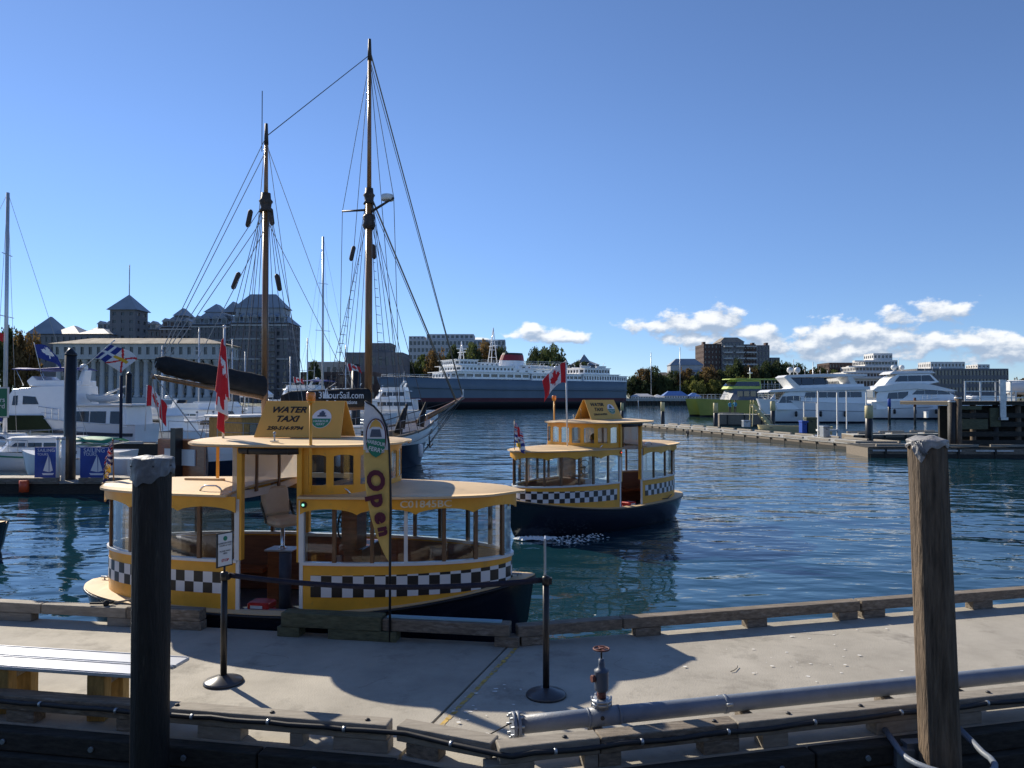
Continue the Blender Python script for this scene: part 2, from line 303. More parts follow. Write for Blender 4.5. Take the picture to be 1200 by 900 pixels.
# ---------------------------------------------------------------- materials
M = dict(
 concrete=mat('concrete', (.38,.352,.298), .85, var=.2, scale=1.1, bump=.004, bscale=55, spots=(1.7,.54,.72,(.24,.22,.185))),
 timber=mat('weathered timber', (.20,.165,.125), .85, var=.45, scale=5, bump=.006, bscale=26, stretch=(1,7,7), spots=(2.5,.55,.75,(.30,.29,.26))),
 timber_dark=mat('dark treated timber', (.036,.034,.028), .85, var=.5, scale=5, bump=.006, bscale=26, stretch=(1,7,7)),
 timber_green=mat('green stained timber', (.10,.105,.06), .85, var=.4, scale=5, bump=.006, bscale=26, stretch=(1,7,7)),
 timber_pale=mat('pale worn timber', (.28,.25,.205), .8, var=.25, scale=4, bump=.004, bscale=26, stretch=(1,6,6)),
 pile_black=mat('creosoted wood', (.014,.012,.011), .6, var=.5, scale=9, bump=.012, bscale=24, stretch=(3,3,.35), spots=(9,.62,.74,(.06,.05,.04))),
 pile_brown=mat('weathered round wood', (.145,.105,.07), .8, var=.6, scale=7, bump=.022, bscale=24, stretch=(3,3,.3), spots=(4,.55,.75,(.05,.038,.028))),
 capmetal=mat('dull zinc sheet', (.17,.18,.195), .5, metal=.35, var=.25, scale=9, bump=.008, bscale=18, spots=(6,.55,.7,(.24,.25,.26))),
 galv=mat('galvanised steel', (.40,.43,.46), .42, metal=.75, var=.18, scale=6, bump=.001, bscale=60),
 pipe=mat('grey painted pipe', (.17,.20,.25), .48, metal=.0, var=.14, scale=5, bump=.002, bscale=70, spots=(5,.6,.75,(.16,.17,.2))),
 alu=mat('brushed aluminium', (.55,.57,.6), .38, metal=.5, var=.12, scale=5, stretch=(1,8,8)),
 yellowpaint=mat('yellow paint', (.80,.385,.034), .45, var=.14, scale=2.2, coat=.15, spots=(5,.62,.76,(.52,.28,.07)), bump=.0008, bscale=30),
 tanroof=mat('tan roof paint', (.66,.48,.27), .6, var=.07, scale=2, bump=.0015, bscale=60, spots=(1.6,.58,.8,(.44,.33,.20))),
 signyellow=mat('sign yellow', (.74,.42,.085), .5, var=.05, scale=3),
 black=mat('black paint', (.014,.014,.016), .4, var=.3, scale=5),
 hullblack=mat('navy black hull paint', (.010,.013,.024), .22, var=.25, scale=2, coat=.5, bump=.0015, bscale=6),
 white=mat('white paint', (.72,.72,.70), .35, var=.05, scale=2, coat=.2),
 whitegel=mat('white gelcoat', (.86,.86,.85), .25, var=.05, scale=1.2, coat=.4),
 brown=mat('varnished mahogany', (.30,.10,.035), .32, var=.35, scale=4, stretch=(1,1,7), coat=.35),
 browndark=mat('brown interior board', (.22,.105,.055), .5, var=.25, scale=4, stretch=(1,1,7)),
 postwood=mat('varnished post wood', (.165,.085,.04), .4, var=.3, scale=6, stretch=(4,4,.7), coat=.2),
 vinyl=mat('cream vinyl', (.78,.68,.55), .5, var=.06, scale=8, bump=.001, bscale=40),
 chrome=mat('chrome', (.75,.75,.76), .15, metal=1),
 navyfab=mat('navy belt', (.012,.014,.035), .8, var=.3, scale=20),
 bluegrey=mat('blue grey paint', (.07,.095,.14), .5, var=.2, scale=6),
 rubber=mat('black rubber', (.02,.02,.022), .55, var=.2, scale=12),
 red=mat('red paint', (.50,.025,.02), .4, var=.12, scale=5),
 rustred=mat('red oxide', (.13,.045,.035), .65, var=.35, scale=14),
 ferryred=mat('ferry funnel red', (.22,.015,.025), .5),
 orange=mat('orange plastic', (.85,.25,.02), .25, coat=.4),
 orangebuoy=mat('orange buoy', (.75,.10,.03), .4, var=.1),
 fred=mat('flag red', (.62,.012,.02), .75, var=.1, scale=12),
 fwhite=mat('flag white', (.78,.76,.74), .8, var=.05, scale=12),
 fblue=mat('flag blue', (.015,.035,.22), .75, var=.1, scale=12),
 fgold=mat('flag gold', (.75,.45,.03), .75, var=.1, scale=12),
 maroon=mat('maroon print', (.10,.012,.03), .7),
 lgreen=mat('green print', (.02,.22,.12), .6),
 inkblack=mat('black print', (.02,.018,.016), .6),
 inkgrey=mat('pale print', (.72,.66,.5), .6),
 inkwhite=mat('white print', (.75,.76,.78), .6),
 featheryel=mat('feather flag yellow cloth', (.70,.47,.13), .8, var=.08, scale=9),
 gl=glass('clear window'), glm=glass('hazy vinyl window', (.80,.80,.80), .06, .12), vin=milky('milky vinyl curtain'),
 gldark=mat('dark window glass', (.015,.02,.028), .08, spec=.8, var=.3, scale=1),
 glfar=mat('far window glass', (.035,.045,.06), .15, spec=.7, var=.5, scale=.3),
 rope=mat('rope', (.30,.27,.22), .9, var=.3, scale=30),
 ropeblack=mat('black rope', (.02,.02,.02), .8),
 wire=mat('rigging wire', (.07,.06,.055), .5),
 wirepale=mat('pale rigging line', (.38,.36,.33), .6),
 spar=mat('varnished spar', (.27,.125,.045), .42, var=.4, scale=2, stretch=(6,6,.5), coat=.3),
 spardark=mat('tarred spar', (.05,.035,.028), .6, var=.4, scale=4),
 sailcover=mat('black sail cover', (.012,.012,.014), .85, var=.3, scale=3, bump=.02, bscale=3),
 navy=mat('dark navy hull', (.018,.028,.05), .35, var=.2, scale=1),
 green=mat('green sign', (.02,.16,.085), .5),
 posterblue=mat('poster blue', (.02,.06,.30), .45, var=.25, scale=2),
 limehull=mat('lime green hull', (.27,.29,.05), .35, var=.1, scale=.5),
 limebright=mat('bright lime paint', (.50,.62,.12), .4),
 ferryhull=mat('ferry grey blue hull', (.125,.17,.215), .5, var=.12, scale=.12, stretch=(1,1,.25), spots=(.35,.62,.78,(.17,.17,.16)), bump=.02, bscale=.6),  # the ferry hull's own grey blue paint
 boot=mat('dark red boot paint', (.10,.02,.03), .6, var=.2, scale=.2),
 stone=mat('pale limestone', (.44,.45,.45), .85, var=.1, scale=.3),
 hotelwall=mat('taupe stucco', (.165,.165,.18), .85, var=.12, scale=.1),
 slate=mat('blue grey metal roof', (.24,.275,.32), .55, var=.15, scale=.2),
 tanshingle=mat('brown grey shingle', (.22,.19,.155), .9, var=.25, scale=.6),
 brick=mat('brown brick', (.09,.06,.052), .9, var=.2, scale=.5),
 condo=mat('pale grey condo panel', (.48,.49,.51), .8, var=.1, scale=.2),
 whitefar=mat('white painted wall', (.62,.62,.61), .7, var=.08, scale=.3),
 bark=mat('bark', (.07,.05,.035), .9, var=.3, scale=4),
 leaf=mat('green leaves', (.085,.11,.035), .8, var=.35, scale=.35, island=.35),
 leafdark=mat('dark green leaves', (.05,.07,.025), .8, var=.35, scale=.35, island=.35),
 leafautumn=mat('autumn leaves', (.17,.11,.04), .8, var=.4, scale=.3, island=.35),
 leafyellow=mat('yellow green leaves', (.17,.18,.04), .8, var=.3, scale=.3, island=.3),
 rock=mat('shore rock', (.13,.12,.105), .9, var=.4, scale=.4, bump=.2, bscale=.8),
 land=mat('grass and earth', (.07,.08,.04), .95, var=.4, scale=.05),
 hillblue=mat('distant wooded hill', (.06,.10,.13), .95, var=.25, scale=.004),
 skin=mat('skin', (.42,.24,.17), .6), hair=mat('dark hair', (.03,.02,.015), .7), jacket=mat('teal blue jacket', (.03,.20,.33), .8), trousers=mat('dark trousers', (.02,.022,.03), .85),
 blueroof=mat('blue awning', (.06,.16,.42), .6, var=.1, scale=.5), bluebin=mat('blue bin', (.02,.07,.35), .5),
 concold=mat('worn pale float', (.42,.41,.37), .85, var=.25, scale=.8, stretch=(1,1,3), spots=(2,.55,.7,(.22,.21,.18))),
 pileyellow=mat('cream pile cap', (.55,.48,.26), .6, var=.1), yellowmark=mat('worn yellow line', (.55,.36,.08), .8, var=.3, scale=14, spots=(12,.5,.6,(.33,.31,.27))),
 droppings=mat('bird droppings', (.75,.74,.70), .9),
 foam=mat('sea foam', (.75,.80,.80), .7),
)
for k_ in ('leaf', 'leafdark', 'leafautumn', 'leafyellow'):      # thin leaves let sunlight through
    t_ = M[k_].node_tree; pb_ = t_.nodes['Principled BSDF']; o_ = [n for n in t_.nodes if n.type == 'OUTPUT_MATERIAL'][0]
    tl_ = t_.nodes.new('ShaderNodeBsdfTranslucent'); mx_ = t_.nodes.new('ShaderNodeMixShader'); mx_.inputs[0].default_value = .42
    src = pb_.inputs['Base Color'].links[0].from_socket; t_.links.new(src, tl_.inputs[0])
    t_.links.new(pb_.outputs[0], mx_.inputs[1]); t_.links.new(tl_.outputs[0], mx_.inputs[2]); t_.links.new(mx_.outputs[0], o_.inputs[0])
def checker_mat():
    m = mat('black and white checker paint', (.7,.7,.7), .4); t = m.node_tree; b = t.nodes['Principled BSDF']
    u = t.nodes.new('ShaderNodeUVMap'); c = t.nodes.new('ShaderNodeTexChecker'); c.inputs['Scale'].default_value = 1
    c.inputs[1].default_value = (.72,.72,.72,1); c.inputs[2].default_value = (.012,.012,.014,1)
    t.links.new(u.outputs[0], c.inputs[0]); t.links.new(c.outputs[0], b.inputs['Base Color']); return m
M['checker'] = checker_mat()
def water_mat():
    m = bpy.data.materials.new('harbour water'); m.use_nodes = True; t = m.node_tree; b = t.nodes['Principled BSDF']
    b.inputs['Base Color'].default_value = (.006,.035,.050,1); b.inputs['Roughness'].default_value = .04; b.inputs['IOR'].default_value = 1.40
    tcn = t.nodes.new('ShaderNodeTexCoord')
    def nn(sc, st, rot, det, dist):
        mp = t.nodes.new('ShaderNodeMapping'); mp.inputs['Scale'].default_value = st; mp.inputs['Rotation'].default_value = (0,0,rot)
        t.links.new(tcn.outputs['Object'], mp.inputs[0])
        n = t.nodes.new('ShaderNodeTexNoise'); n.inputs['Scale'].default_value = sc; n.inputs['Detail'].default_value = det; n.inputs['Distortion'].default_value = dist
        n.inputs['Roughness'].default_value = .5
        t.links.new(mp.outputs[0], n.inputs[0]); return n.outputs[0]
    def mul(a, k):
        q = t.nodes.new('ShaderNodeMath'); q.operation = 'MULTIPLY'; t.links.new(a, q.inputs[0])
        if isinstance(k, float): q.inputs[1].default_value = k
        else: t.links.new(k, q.inputs[1])
        return q.outputs[0]
    def add(a, c):
        q = t.nodes.new('ShaderNodeMath'); q.operation = 'ADD'; t.links.new(a, q.inputs[0]); t.links.new(c, q.inputs[1]); return q.outputs[0]
    big = nn(.35, (.7,1,1), .2, 2, .3); mid = nn(1.3, (.55,1,1), -.15, 1.5, .4); sm = nn(4.5, (.6,1,1), .25, 1.5, .3)
    patch = nn(.045, (.5,1,1), .1, 2, 0)
    pr = t.nodes.new('ShaderNodeMapRange'); t.links.new(patch, pr.inputs[0]); pr.inputs[1].default_value = .38; pr.inputs[2].default_value = .62; pr.inputs[3].default_value = .45; pr.inputs[4].default_value = 1.15
    h = add(add(mul(big, .15), mul(mid, .046)), mul(mul(sm, .011), pr.outputs[0]))
    bp = t.nodes.new('ShaderNodeBump'); bp.inputs['Strength'].default_value = 1; bp.inputs['Distance'].default_value = 1.0
    t.links.new(h, bp.inputs['Height']); t.links.new(bp.outputs[0], b.inputs['Normal']); return m
M['water'] = water_mat()

# ---------------------------------------------------------------- the setting
me = MB(); me.add([(-6000,-60,0),(6000,-60,0),(6000,9000,0),(-6000,9000,0)], [(0,1,2,3)])
tag(me.build('water', M['water']), kind='structure')
me = MB(); me.add([(-6000,-60,-6),(6000,-60,-6),(6000,9000,-6),(-6000,9000,-6)], [(0,1,2,3)])
tag(me.build('seabed', M['land']), kind='structure')
# ================================================================ the near float
DZ = .45
def nearL(x): return 6.95-.18*(x+2.86)
def farL(x): return 9.63-.165*x
def nearR(x): return 6.22+.235*x
def farR(x): return 9.64+.25*x
def deckbuild(mb, poly): mb.prism(poly, -.25, DZ)
dockL = thing('floating_dock', 'worn concrete float with timber bull rails carrying the bench and the first rope stanchion', 'dock', (-5, 8.5, 0))
dockR = thing('floating_dock', 'worn concrete float with timber bull rails carrying the grey pipe and red wheeled valve', 'dock', (5, 9, 0))
mb = MB(); deckbuild(mb, [(-17, farL(-17)), (-17, nearL(-17)), (-.97, 6.62), (-.03, 9.63)]); mb.build('deck', M['concrete'], dockL, True)
mb = MB(); deckbuild(mb, [(.0, 9.64), (-.94, 6.60), (.0, 6.22), (15, nearR(15)), (15, farR(15))]); mb.build('deck', M['concrete'], dockR, True)
# worn yellow line along the joint
mb = MB()
a = Vector((-.02, 9.45, 0)); b_ = Vector((-.88, 6.75, 0)); d_ = (b_-a).normalized(); nrm_ = Vector((d_.y, -d_.x, 0))
for k in range(26):
    t0, t1 = k/26, (k+random.uniform(.75, 1.02))/26
    p, q = a.lerp(b_, t0), a.lerp(b_, t1); w = random.uniform(.018, .03); o_ = nrm_*(-.07+random.uniform(-.004,.004))
    mb.add([(p+o_-nrm_*w)[:2]+(DZ+.004,), (p+o_+nrm_*w)[:2]+(DZ+.004,), (q+o_+nrm_*w)[:2]+(DZ+.004,), (q+o_-nrm_*w)[:2]+(DZ+.004,)], [(0,1,2,3)])
mb.build('yellow_line', M['yellowmark'], dockR, True)
rd = random.Random(8)
for (px, py, ang, n_) in ((300,765,.15,16),(760,790,2.6,14),(930,742,.6,18),(420,806,1.2,9),(1130,760,2.2,12)):
    c = onz(px, py, DZ+.0035); pts = [c.copy()]; 
    for i in range(n_): ang += rd.uniform(-.5,.5); pts.append(pts[-1]+Vector((cos(ang), sin(ang)*.8, 0))*rd.uniform(.04,.09))
    mb = MB()
    for p, q in zip(pts, pts[1:]):
        w = rd.uniform(.0012,.003); mb.add([(p.x,p.y-w,p.z),(q.x,q.y-w,q.z),(q.x,q.y+w,q.z),(p.x,p.y+w,p.z)], [(0,1,2,3)])
    mb.build('crack', M['timber_dark'], dockL if px < 500 else dockR, True)
tg = onz(856, 787, DZ+.012); tw_ = MB(); tw_.tube([tg, tg+Vector((.05,.03,.004)), tg+Vector((.11,.12,.0)), tg+Vector((.13,.17,.006))], .004, 5); tag(tw_.build('twig', M['timber_dark']), 'small bent dark twig lying on the sunlit concrete float', 'twig')
mb = MB()
rd = random.Random(3)
for k in range(70):
    px, py = rd.choice([(rd.uniform(530,620), rd.uniform(800,862)), (rd.uniform(620,1180), rd.uniform(720,800)), (rd.uniform(880,1010), rd.uniform(735,790))])
    c = onz(px, py, DZ+.003+.0002*k); r = rd.uniform(.006, .022); n = 7; an = rd.uniform(0, 6)
    vs = [(c.x+r*rd.uniform(.6,1.6)*cos(an+2*pi*i/n), c.y+r*rd.uniform(.5,1.1)*sin(an+2*pi*i/n), c.z) for i in range(n)]
    mb.add(vs, [tuple(range(n))])
tag(mb.build('bird_droppings', M['droppings'], dockR, True), kind='stuff')

def rail(fn, x0, x1, blocks, par, m='timber', z0=.565, z1=.70, w=.17, inset=.09, double=(), side=1):
    """one timber beam on blocks along the edge fn; side +1 = beam lies towards +y of the edge, -1 towards -y"""
    p = Vector((x0, fn(x0)+side*inset, (z0+z1)/2)); q = Vector((x1, fn(x1)+side*inset, (z0+z1)/2))
    mb = MB(); mb.bar(p, q, w, z1-z0); mb.build('bull_rail', M[m], par, True, bevel=.012)
    d = (q-p).normalized()
    for (bx, bl) in blocks:
        y = fn(bx)+side*inset; c = Vector((bx, y, (DZ+z0)/2-.001))
        mb = MB(); mb.bar(c-d*bl/2, c+d*bl/2, w-.02, z0-DZ-.004); mb.build('block', M[m], par, True, bevel=.008)
    return d
def atpx(fn, px):  # x where the line fn meets the pixel column px
    k = (px-600)/900; lo, hi = -17, 15
    for _ in range(50):
        mid = (lo+hi)/2
        if mid-k*fn(mid) > 0: hi = mid
        else: lo = mid
    return mid
F = lambda px: atpx(farL, px); G = lambda px: atpx(farR, px)
rail(farL, -17, F(60), [(F(30),.5),(F(-60),.5),(F(-160),.5),(-14,.5)], dockL, 'timber_pale', side=-1)
rail(farL, F(61), F(158), [(F(150),.35)], dockL, 'timber_pale', side=-1)
rail(farL, F(159), F(243), [(F(172),.4),(F(226),.45)], dockL, 'timber', side=-1, z0=.57, z1=.72)
rail(farL, F(338), F(452), [(F(346),.3),(F(430),.9)], dockL, 'timber_green', side=-1, z0=.58, z1=.76, w=.22, inset=.12)
rail(farL, F(453), -.02, [(F(456),.3),(F(595),.3)], dockL, 'timber', side=-1, z0=.58, z1=.73, w=.2)
rail(farR, .06, G(725), [(G(625),.35)], dockR, 'timber', side=-1)
rail(farR, G(726), G(998), [(G(755),.35),(G(880),.3),(G(985),.3)], dockR, 'timber', side=-1)
rail(farR, G(1000), 15, [(G(1015),.35),(G(1140),.35),(G(1260),.35),(12,.4),(14,.4)], dockR, 'timber', side=-1)
# pale strip along the beam top, its light blue is a painted highlight
mb = MB(); mb.bar((F(457), farL(F(457))-.09, .741), (F(588), farL(F(588))-.09, .741), .10, .016); mb.build('highlight_strip', mat('light blue highlight tone', (.25,.45,.55), .4), dockL, True)
g = lambda px: atpx(nearL, px); h = lambda px: atpx(nearR, px)
rail(nearL, -17, g(-90), [(g(-200),.4),(-12,.4)], dockL, 'timber', side=1)
rail(nearL, g(-89), g(176), [(g(-40),.4),(g(28),.3),(g(160),.35)], dockL, 'timber', side=1)
rail(nearL, g(178), g(456), [(g(260),.42),(g(350),.12),(g(425),.5)], dockL, 'timber_pale', side=1)
crn = lambda x: 6.62+(x+.98)*(6.22-6.62)/.98
p, q = Vector((-.96, 6.71, .632)), Vector((-.14, 6.375, .632))
mb = MB(); mb.bar(p, q, .17, .135); mb.build('bull_rail', M['timber_pale'], dockR, True, bevel=.012)
mb = MB(); mb.bar(p.lerp(q,.1)-Vector((0,0,.124)), p.lerp(q,.45)-Vector((0,0,.124)), .15, .11); mb.build('block', M['timber'], dockR, True, bevel=.008)
rail(nearR, -.12, h(700), [(h(596),.4),(h(690),.12)], dockR, 'timber_pale', side=1)
rail(nearR, h(701), h(860), [(h(712),.2),(h(842),.34)], dockR, 'timber', side=1)
rail(nearR, h(861), h(1112), [(h(905),.25),(h(1050),.5)], dockR, 'timber_pale', side=1)
rail(nearR, h(1113), 15, [(h(1130),.3),(h(1260),.4),(9,.4),(12,.4)], dockR, 'timber_pale', side=1)
# recessed bolts in the rail tops
for fn, par, pxs in ((nearL, dockL, (206, 318, 430)), (nearR, dockR, (662, 838, 925, 1010, 1160))):
    for px in pxs:
        x = atpx(fn, px); mb = MB(); mb.lathe([(.022,0),(.022,.008),(.012,.016)], (x, fn(x)+.08, .701), 10); mb.build('bolt', M['rubber'], par, True)
# wales on the near faces: two courses, a proud one below
for (x0, x1, fn, par) in ((-17, -5.2, nearL, dockL), (-5.18, -2.2, nearL, dockL), (-2.18, -.99, nearL, dockL), (-.0, 2.6, nearR, dockR), (2.62, 6.4, nearR, dockR), (6.42, 15, nearR, dockR)):
    for (dy, z0, z1) in ((-.075, .26, .44), (-.15, .05, .255), (-.10, -.2, .045)):
        mb = MB(); mb.bar((x0, fn(x0)+dy, (z0+z1)/2), (x1, fn(x1)+dy, (z0+z1)/2), .15, z1-z0-.004); mb.build('wale', M['timber_dark'], par, True, bevel=.012)
    k = x0+.5
    while k < min(x1, 8) and k > -9:
        mb = MB(); mb.tube([(k, fn(k)-.15, .35), (k, fn(k)-.175, .35)], .024, 8); mb.build('bolt', M['galv'], par, True); k += .9
for (dy, z0, z1) in ((-.075, .26, .44), (-.15, .05, .255)):
    mb = MB(); mb.bar((-1.0, 6.60+dy, (z0+z1)/2), (-.03, 6.20+dy, (z0+z1)/2), .15, z1-z0-.004); mb.build('wale', M['timber_dark'], dockR, True, bevel=.012)
for (x0, x1, fn, par) in ((-17, -.05, farL, dockL), (.05, 15, farR, dockR)):
    mb = MB(); mb.bar((x0, fn(x0)+.08, .3), (x1, fn(x1)+.08, .3), .15, .2); mb.build('wale', M['timber_dark'], par, True, bevel=.01)
# black hose clipped along the near rails
pts = []
for px in range(-100, 456, 22): x = g(px); pts.append((x, nearL(x)-.03, .665-.012*abs(sin(px*.05))))
pts += [(-.9, 6.58, .655), (-.5, 6.40, .645), (-.1, 6.20, .65)]
for px in range(600, 1340, 25): x = h(px); pts.append((x, nearR(x)-.03, .655-.02*abs(sin(px*.03))))
hose = thing('black_hose', 'long black hose clipped along the outer face of the nearest timber rails', 'hose', (-1, 6.5, .6))
mb = MB(); mb.tube(pts, .022, 7); mb.build('hose', M['rubber'], hose, True)
for i in range(3, len(pts)-2, 4):
    p = Vector(pts[i]); q = Vector(pts[i+1]); d = (q-p).normalized()
    mb = MB(); mb.tube([p-d*.012, p+d*.012], .027, 8); mb.build('clip', M['galv'], hose, True)

# ---------------------------------------------------------------- pilings
def piling(name, label, base, top, r0, r1, m, seed, grp=None, seg=40, rows=44, rough=.02):
    t = thing(name, label, 'piling', base)
    mb = MB(); B = Vector(base); T = Vector(top); grid = []
    for i in range(rows+1):
        f = i/rows; c = B.lerp(T, f)-B; r = r0+(r1-r0)*f; row = []
        for j in range(seg):
            a = 2*pi*j/seg
            n = noise.noise(Vector((cos(a)*2.2+seed, sin(a)*2.2, f*1.1)))*1.0+noise.noise(Vector((cos(a)*9, sin(a)*9+seed, f*2.5)))*.8
            row.append(c+Vector((cos(a), sin(a), 0))*(r+rough*n*.6))
        grid.append(row)
    vs = [p for r_ in grid for p in r_]; fs = [(i*seg+j, i*seg+(j+1) % seg, (i+1)*seg+(j+1) % seg, (i+1)*seg+j) for i in range(rows) for j in range(seg)]
    mb.add(vs, fs, 0, True); mb.add([vs[rows*seg+j] for j in range(seg)], [tuple(range(seg))])
    mb.build('post', m, t); return t
pl = piling('piling', 'tall black creosoted piling with torn zinc cap beside the grey bench', (-3.09, 6.58, -3), (-3.085, 6.6, 2.985), .160, .152, M['pile_black'], 3.1)
def cap(par, c, r, zt, drop, m, ztop_rise=.02, n=48, seed=0, name='cap'):
    mb = MB(); rings = []
    def lip(a): return drop(a)
    for (k, rr) in ((1.0, .0), (.66, .002), (.33, .0), (0, .0)):
        rings.append([(c[0]+cos(a)*(r+rr+.022*noise.noise(Vector((cos(a)*4, sin(a)*4, k*2+seed)))), c[1]+sin(a)*(r+rr+.006*noise.noise(Vector((cos(a)*3, sin(a)*3, 9+k*3+seed)))), zt-lip(a)*k) for a in [2*pi*j/n for j in range(n)]])
    rings.append([(c[0]+cos(a)*r*.96, c[1]+sin(a)*r*.96, zt+.008+.004*sin(5*a)) for a in [2*pi*j/n for j in range(n)]])
    rings.append([(c[0]+cos(a)*r*.5, c[1]+sin(a)*r*.5, zt+ztop_rise+.008*sin(3*a)) for a in [2*pi*j/n for j in range(n)]])
    vs = [p for q in rings for p in q]+[(c[0], c[1], zt+ztop_rise)]
    fs = [(i*n+j, i*n+(j+1) % n, (i+1)*n+(j+1) % n, (i+1)*n+j) for i in range(len(rings)-1) for j in range(n)]
    fs += [((len(rings)-1)*n+j, (len(rings)-1)*n+(j+1) % n, len(vs)-1) for j in range(n)]
    mb.add(vs, fs, 0, False); return mb.build(name, m, par, True, solid=.004)
def dropL(a):   # torn edge: deepest point slightly left of front
    d = atan2(sin(a+pi/2+.35), cos(a+pi/2+.35)); v = .19-.10*min(1, abs(d)/1.2)
    return v+.012*sin(9*a)+(.0 if d < .1 else .035*max(0, 1-abs(d-.9)/.8))
cap(pl, (-3.085, 6.6), .172, 2.985, lambda a: dropL(a)+.03, M['capmetal'])
for a in (-1.1, -.2, -2.3):
    mb = MB(); mb.ball((-3.085+cos(a)*.178, 6.6+sin(a)*.178, 2.93), .008, 6); mb.build('nail', M['rubber'], pl, True)
pr = piling('piling', 'weathered brown round piling with a white wrapped top leaning beside the grey pipe', (3.79, 6.66, -3), (3.615, 6.7, 3.13), .172, .152, M['pile_brown'], 8.3)
def dropR(a):
    d = atan2(sin(a+2.35), cos(a+2.35)); return .05+.13*max(0, 1-abs(d)/.55)**1.2+.015*sin(7*a)
cap(pr, (3.615, 6.7), .163, 3.135, dropR, mat('white plastic wrap', (.34,.33,.315), .5, var=.3, scale=7, bump=.012, spots=(5,.5,.65,(.22,.21,.2)), bscale=22), .035, seed=4)
# folds of the wrap
mb = MB()
for k in range(4):
    a0 = -2.62+.10*k; mb.tube([(3.615+cos(a0+.09*i)*(.164), 6.7+sin(a0+.09*i)*(.164), 3.12-.03*i+.02*sin(k+i)) for i in range(4)], .008, 5)
tag(mb.build('fold', M['capmetal'], pr, True), kind='stuff')
for q_ in (((3.55, 6.93, .36), (3.56, 6.83, .36), .2), ((3.46, 6.90, .30), (3.46, 6.80, .30), .22)):
    mb = MB(); mb.bar(q_[0], q_[1], .16, q_[2]); mb.build('pile_bracket', M['galv'], dockR, True)
ho = [(3.38, 7.02, .50)]
for i in range(13): a = pi*(.95)+pi*1.1*i/12; ho.append((3.74+.36*cos(a), 6.68+.36*sin(a), .42))
ho.append((4.08, 7.12, .50))
hp = thing('pile_hoop', 'bent galvanised pipe hoop holding the brown piling to the float', 'hoop', (3.8, 6.7, .2)); mb = MB(); mb.tube(ho, .027, 10); mb.build('hoop', M['pipe'], hp, True)

# ---------------------------------------------------------------- bench
bn = thing('bench', 'low bench of two aluminium planks on stubby timber legs', 'bench', (-4.4, 7.6, DZ))
bl = lambda x, k: 7.46+k-.17*(x+4.2)
for k, w in ((0, .27), (.285, .27)):
    for (x0, x1) in ((-8.2, -3.32+k*.28),):
        mb = MB(); mb.bar((x0, bl(x0,k), .905), (x1, bl(x1,k), .905), w, .035); mb.build('plank', M['alu'], bn, True, bevel=.006)
        for s in (-.12, .12):
            mb = MB(); mb.bar((x0, bl(x0,k)+s, .915), (x1, bl(x1,k)+s, .915), .012, .03); mb.build('plank_lip', M['alu'], bn, True)
byel = mat('yellowed timber', (.34,.21,.06), .75, var=.35, scale=6, stretch=(4,4,1), bump=.004)
for x in (-6.9, -4.95, -3.93):
    for k in (-.05, .30):
        mb = MB(); mb.bar((x, bl(x,k), .451), (x, bl(x,k), .885), .17, .13, up=(0,1,0)); mb.build('leg', byel, bn, True, bevel=.01)
    mb = MB(); mb.bar((x, bl(x,-.02), .81), (x, bl(x,.26), .81), .10, .13); mb.build('crossbar', M['timber'], bn, True, bevel=.006)

# ---------------------------------------------------------------- stanchions
def stanchion(px, py, top, label):
    c = onz(px, py, DZ); t = thing('rope_stanchion', label, 'stanchion', (c.x, c.y, DZ), 0, 'rope stanchions on the float')
    mb = MB(); mb.lathe([(.205,.002),(.205,.022),(.19,.034),(.10,.062),(.045,.085)], n=32); mb.build('base', mat('stanchion base', (.07,.072,.08), .3, metal=.3), t)
    mb = MB(); mb.lathe([(.207,.0),(.208,.016),(.2,.018)], n=32); mb.build('base_ring', M['rubber'], t)
    mb = MB(); mb.lathe([(.034,.08),(.034,top-.07)], n=16); mb.build('post', M['black'], t)
    mb = MB(); mb.lathe([(.042,top-.085),(.042,top-.012),(.034,top),(.01,top+.006)], n=16); mb.build('head', M['black'], t)
    mb = MB(); mb.box((.03,-.03,top-.08),(.06,.03,top-.015)); mb.build('belt_clip', M['rubber'], t)
    return t, c
st1, c1 = stanchion(262, 800, 1.185, 'black stanchion with a small white notice on top')
st2, c2 = stanchion(640, 815, 1.22, 'black stanchion with a thin pole on top, beside the valve')
blt = thing('stanchion_belt', 'dark navy retractable belt stretched between the two stanchions', 'belt', (c1.x, c1.y, 1.6))
grid = [[], []]
for i in range(25):
    f = i/24; p = (c1+Vector((.05,0,0))).lerp(c2-Vector((.04,0,0)), f); zz = 1.60*(1-f)+1.63*f-.10*4*f*(1-f)
    grid[0].append((p.x, p.y, zz-.028)); grid[1].append((p.x, p.y+.006*sin(f*9), zz+.028))
mb = MB(); mb.sheet(grid); mb.build('webbing', M['navyfab'], blt, True, solid=.003)
sg = thing('notice_sign', 'small white notice in a black frame clipped on top of the stanchion', 'sign', (c1.x, c1.y, 1.63), radians(60))
mb = MB(); mb.box((-.105,-.008,.06),(.105,.008,.43)); mb.build('frame', M['black'], sg, bevel=.003)
mb = MB(); mb.box((-.09,-.0105,.075),(.09,-.006,.415)); mb.build('panel', M['white'], sg)
mb = MB(); mb.tube([(0,0,-.01),(0,0,.07)], .012, 8); mb.build('stem', M['black'], sg)
mb = MB()
mb.lathe([(.026,0),(.026,.003)], n=14); lg = mb.build('logo', M['lgreen'], sg); lg.rotation_euler = (pi/2,0,0); lg.location = (0,-.0105,.365)
for k, (s, z) in enumerate((('HARBOUR FERRY',.315),('TOURS & TAXI',.29),('PLEASE WAIT',.23),('HERE',.205))):
    lettering(s, .024, M['inkblack'], sg, frame((0,-.012,z), (1,0,0), (0,0,1)), ext=.0006)
lettering('STOP', .04, M['red'], sg, frame((0,-.012,.13), (1,0,0), (0,0,1)), ext=.0006, bold=.001)
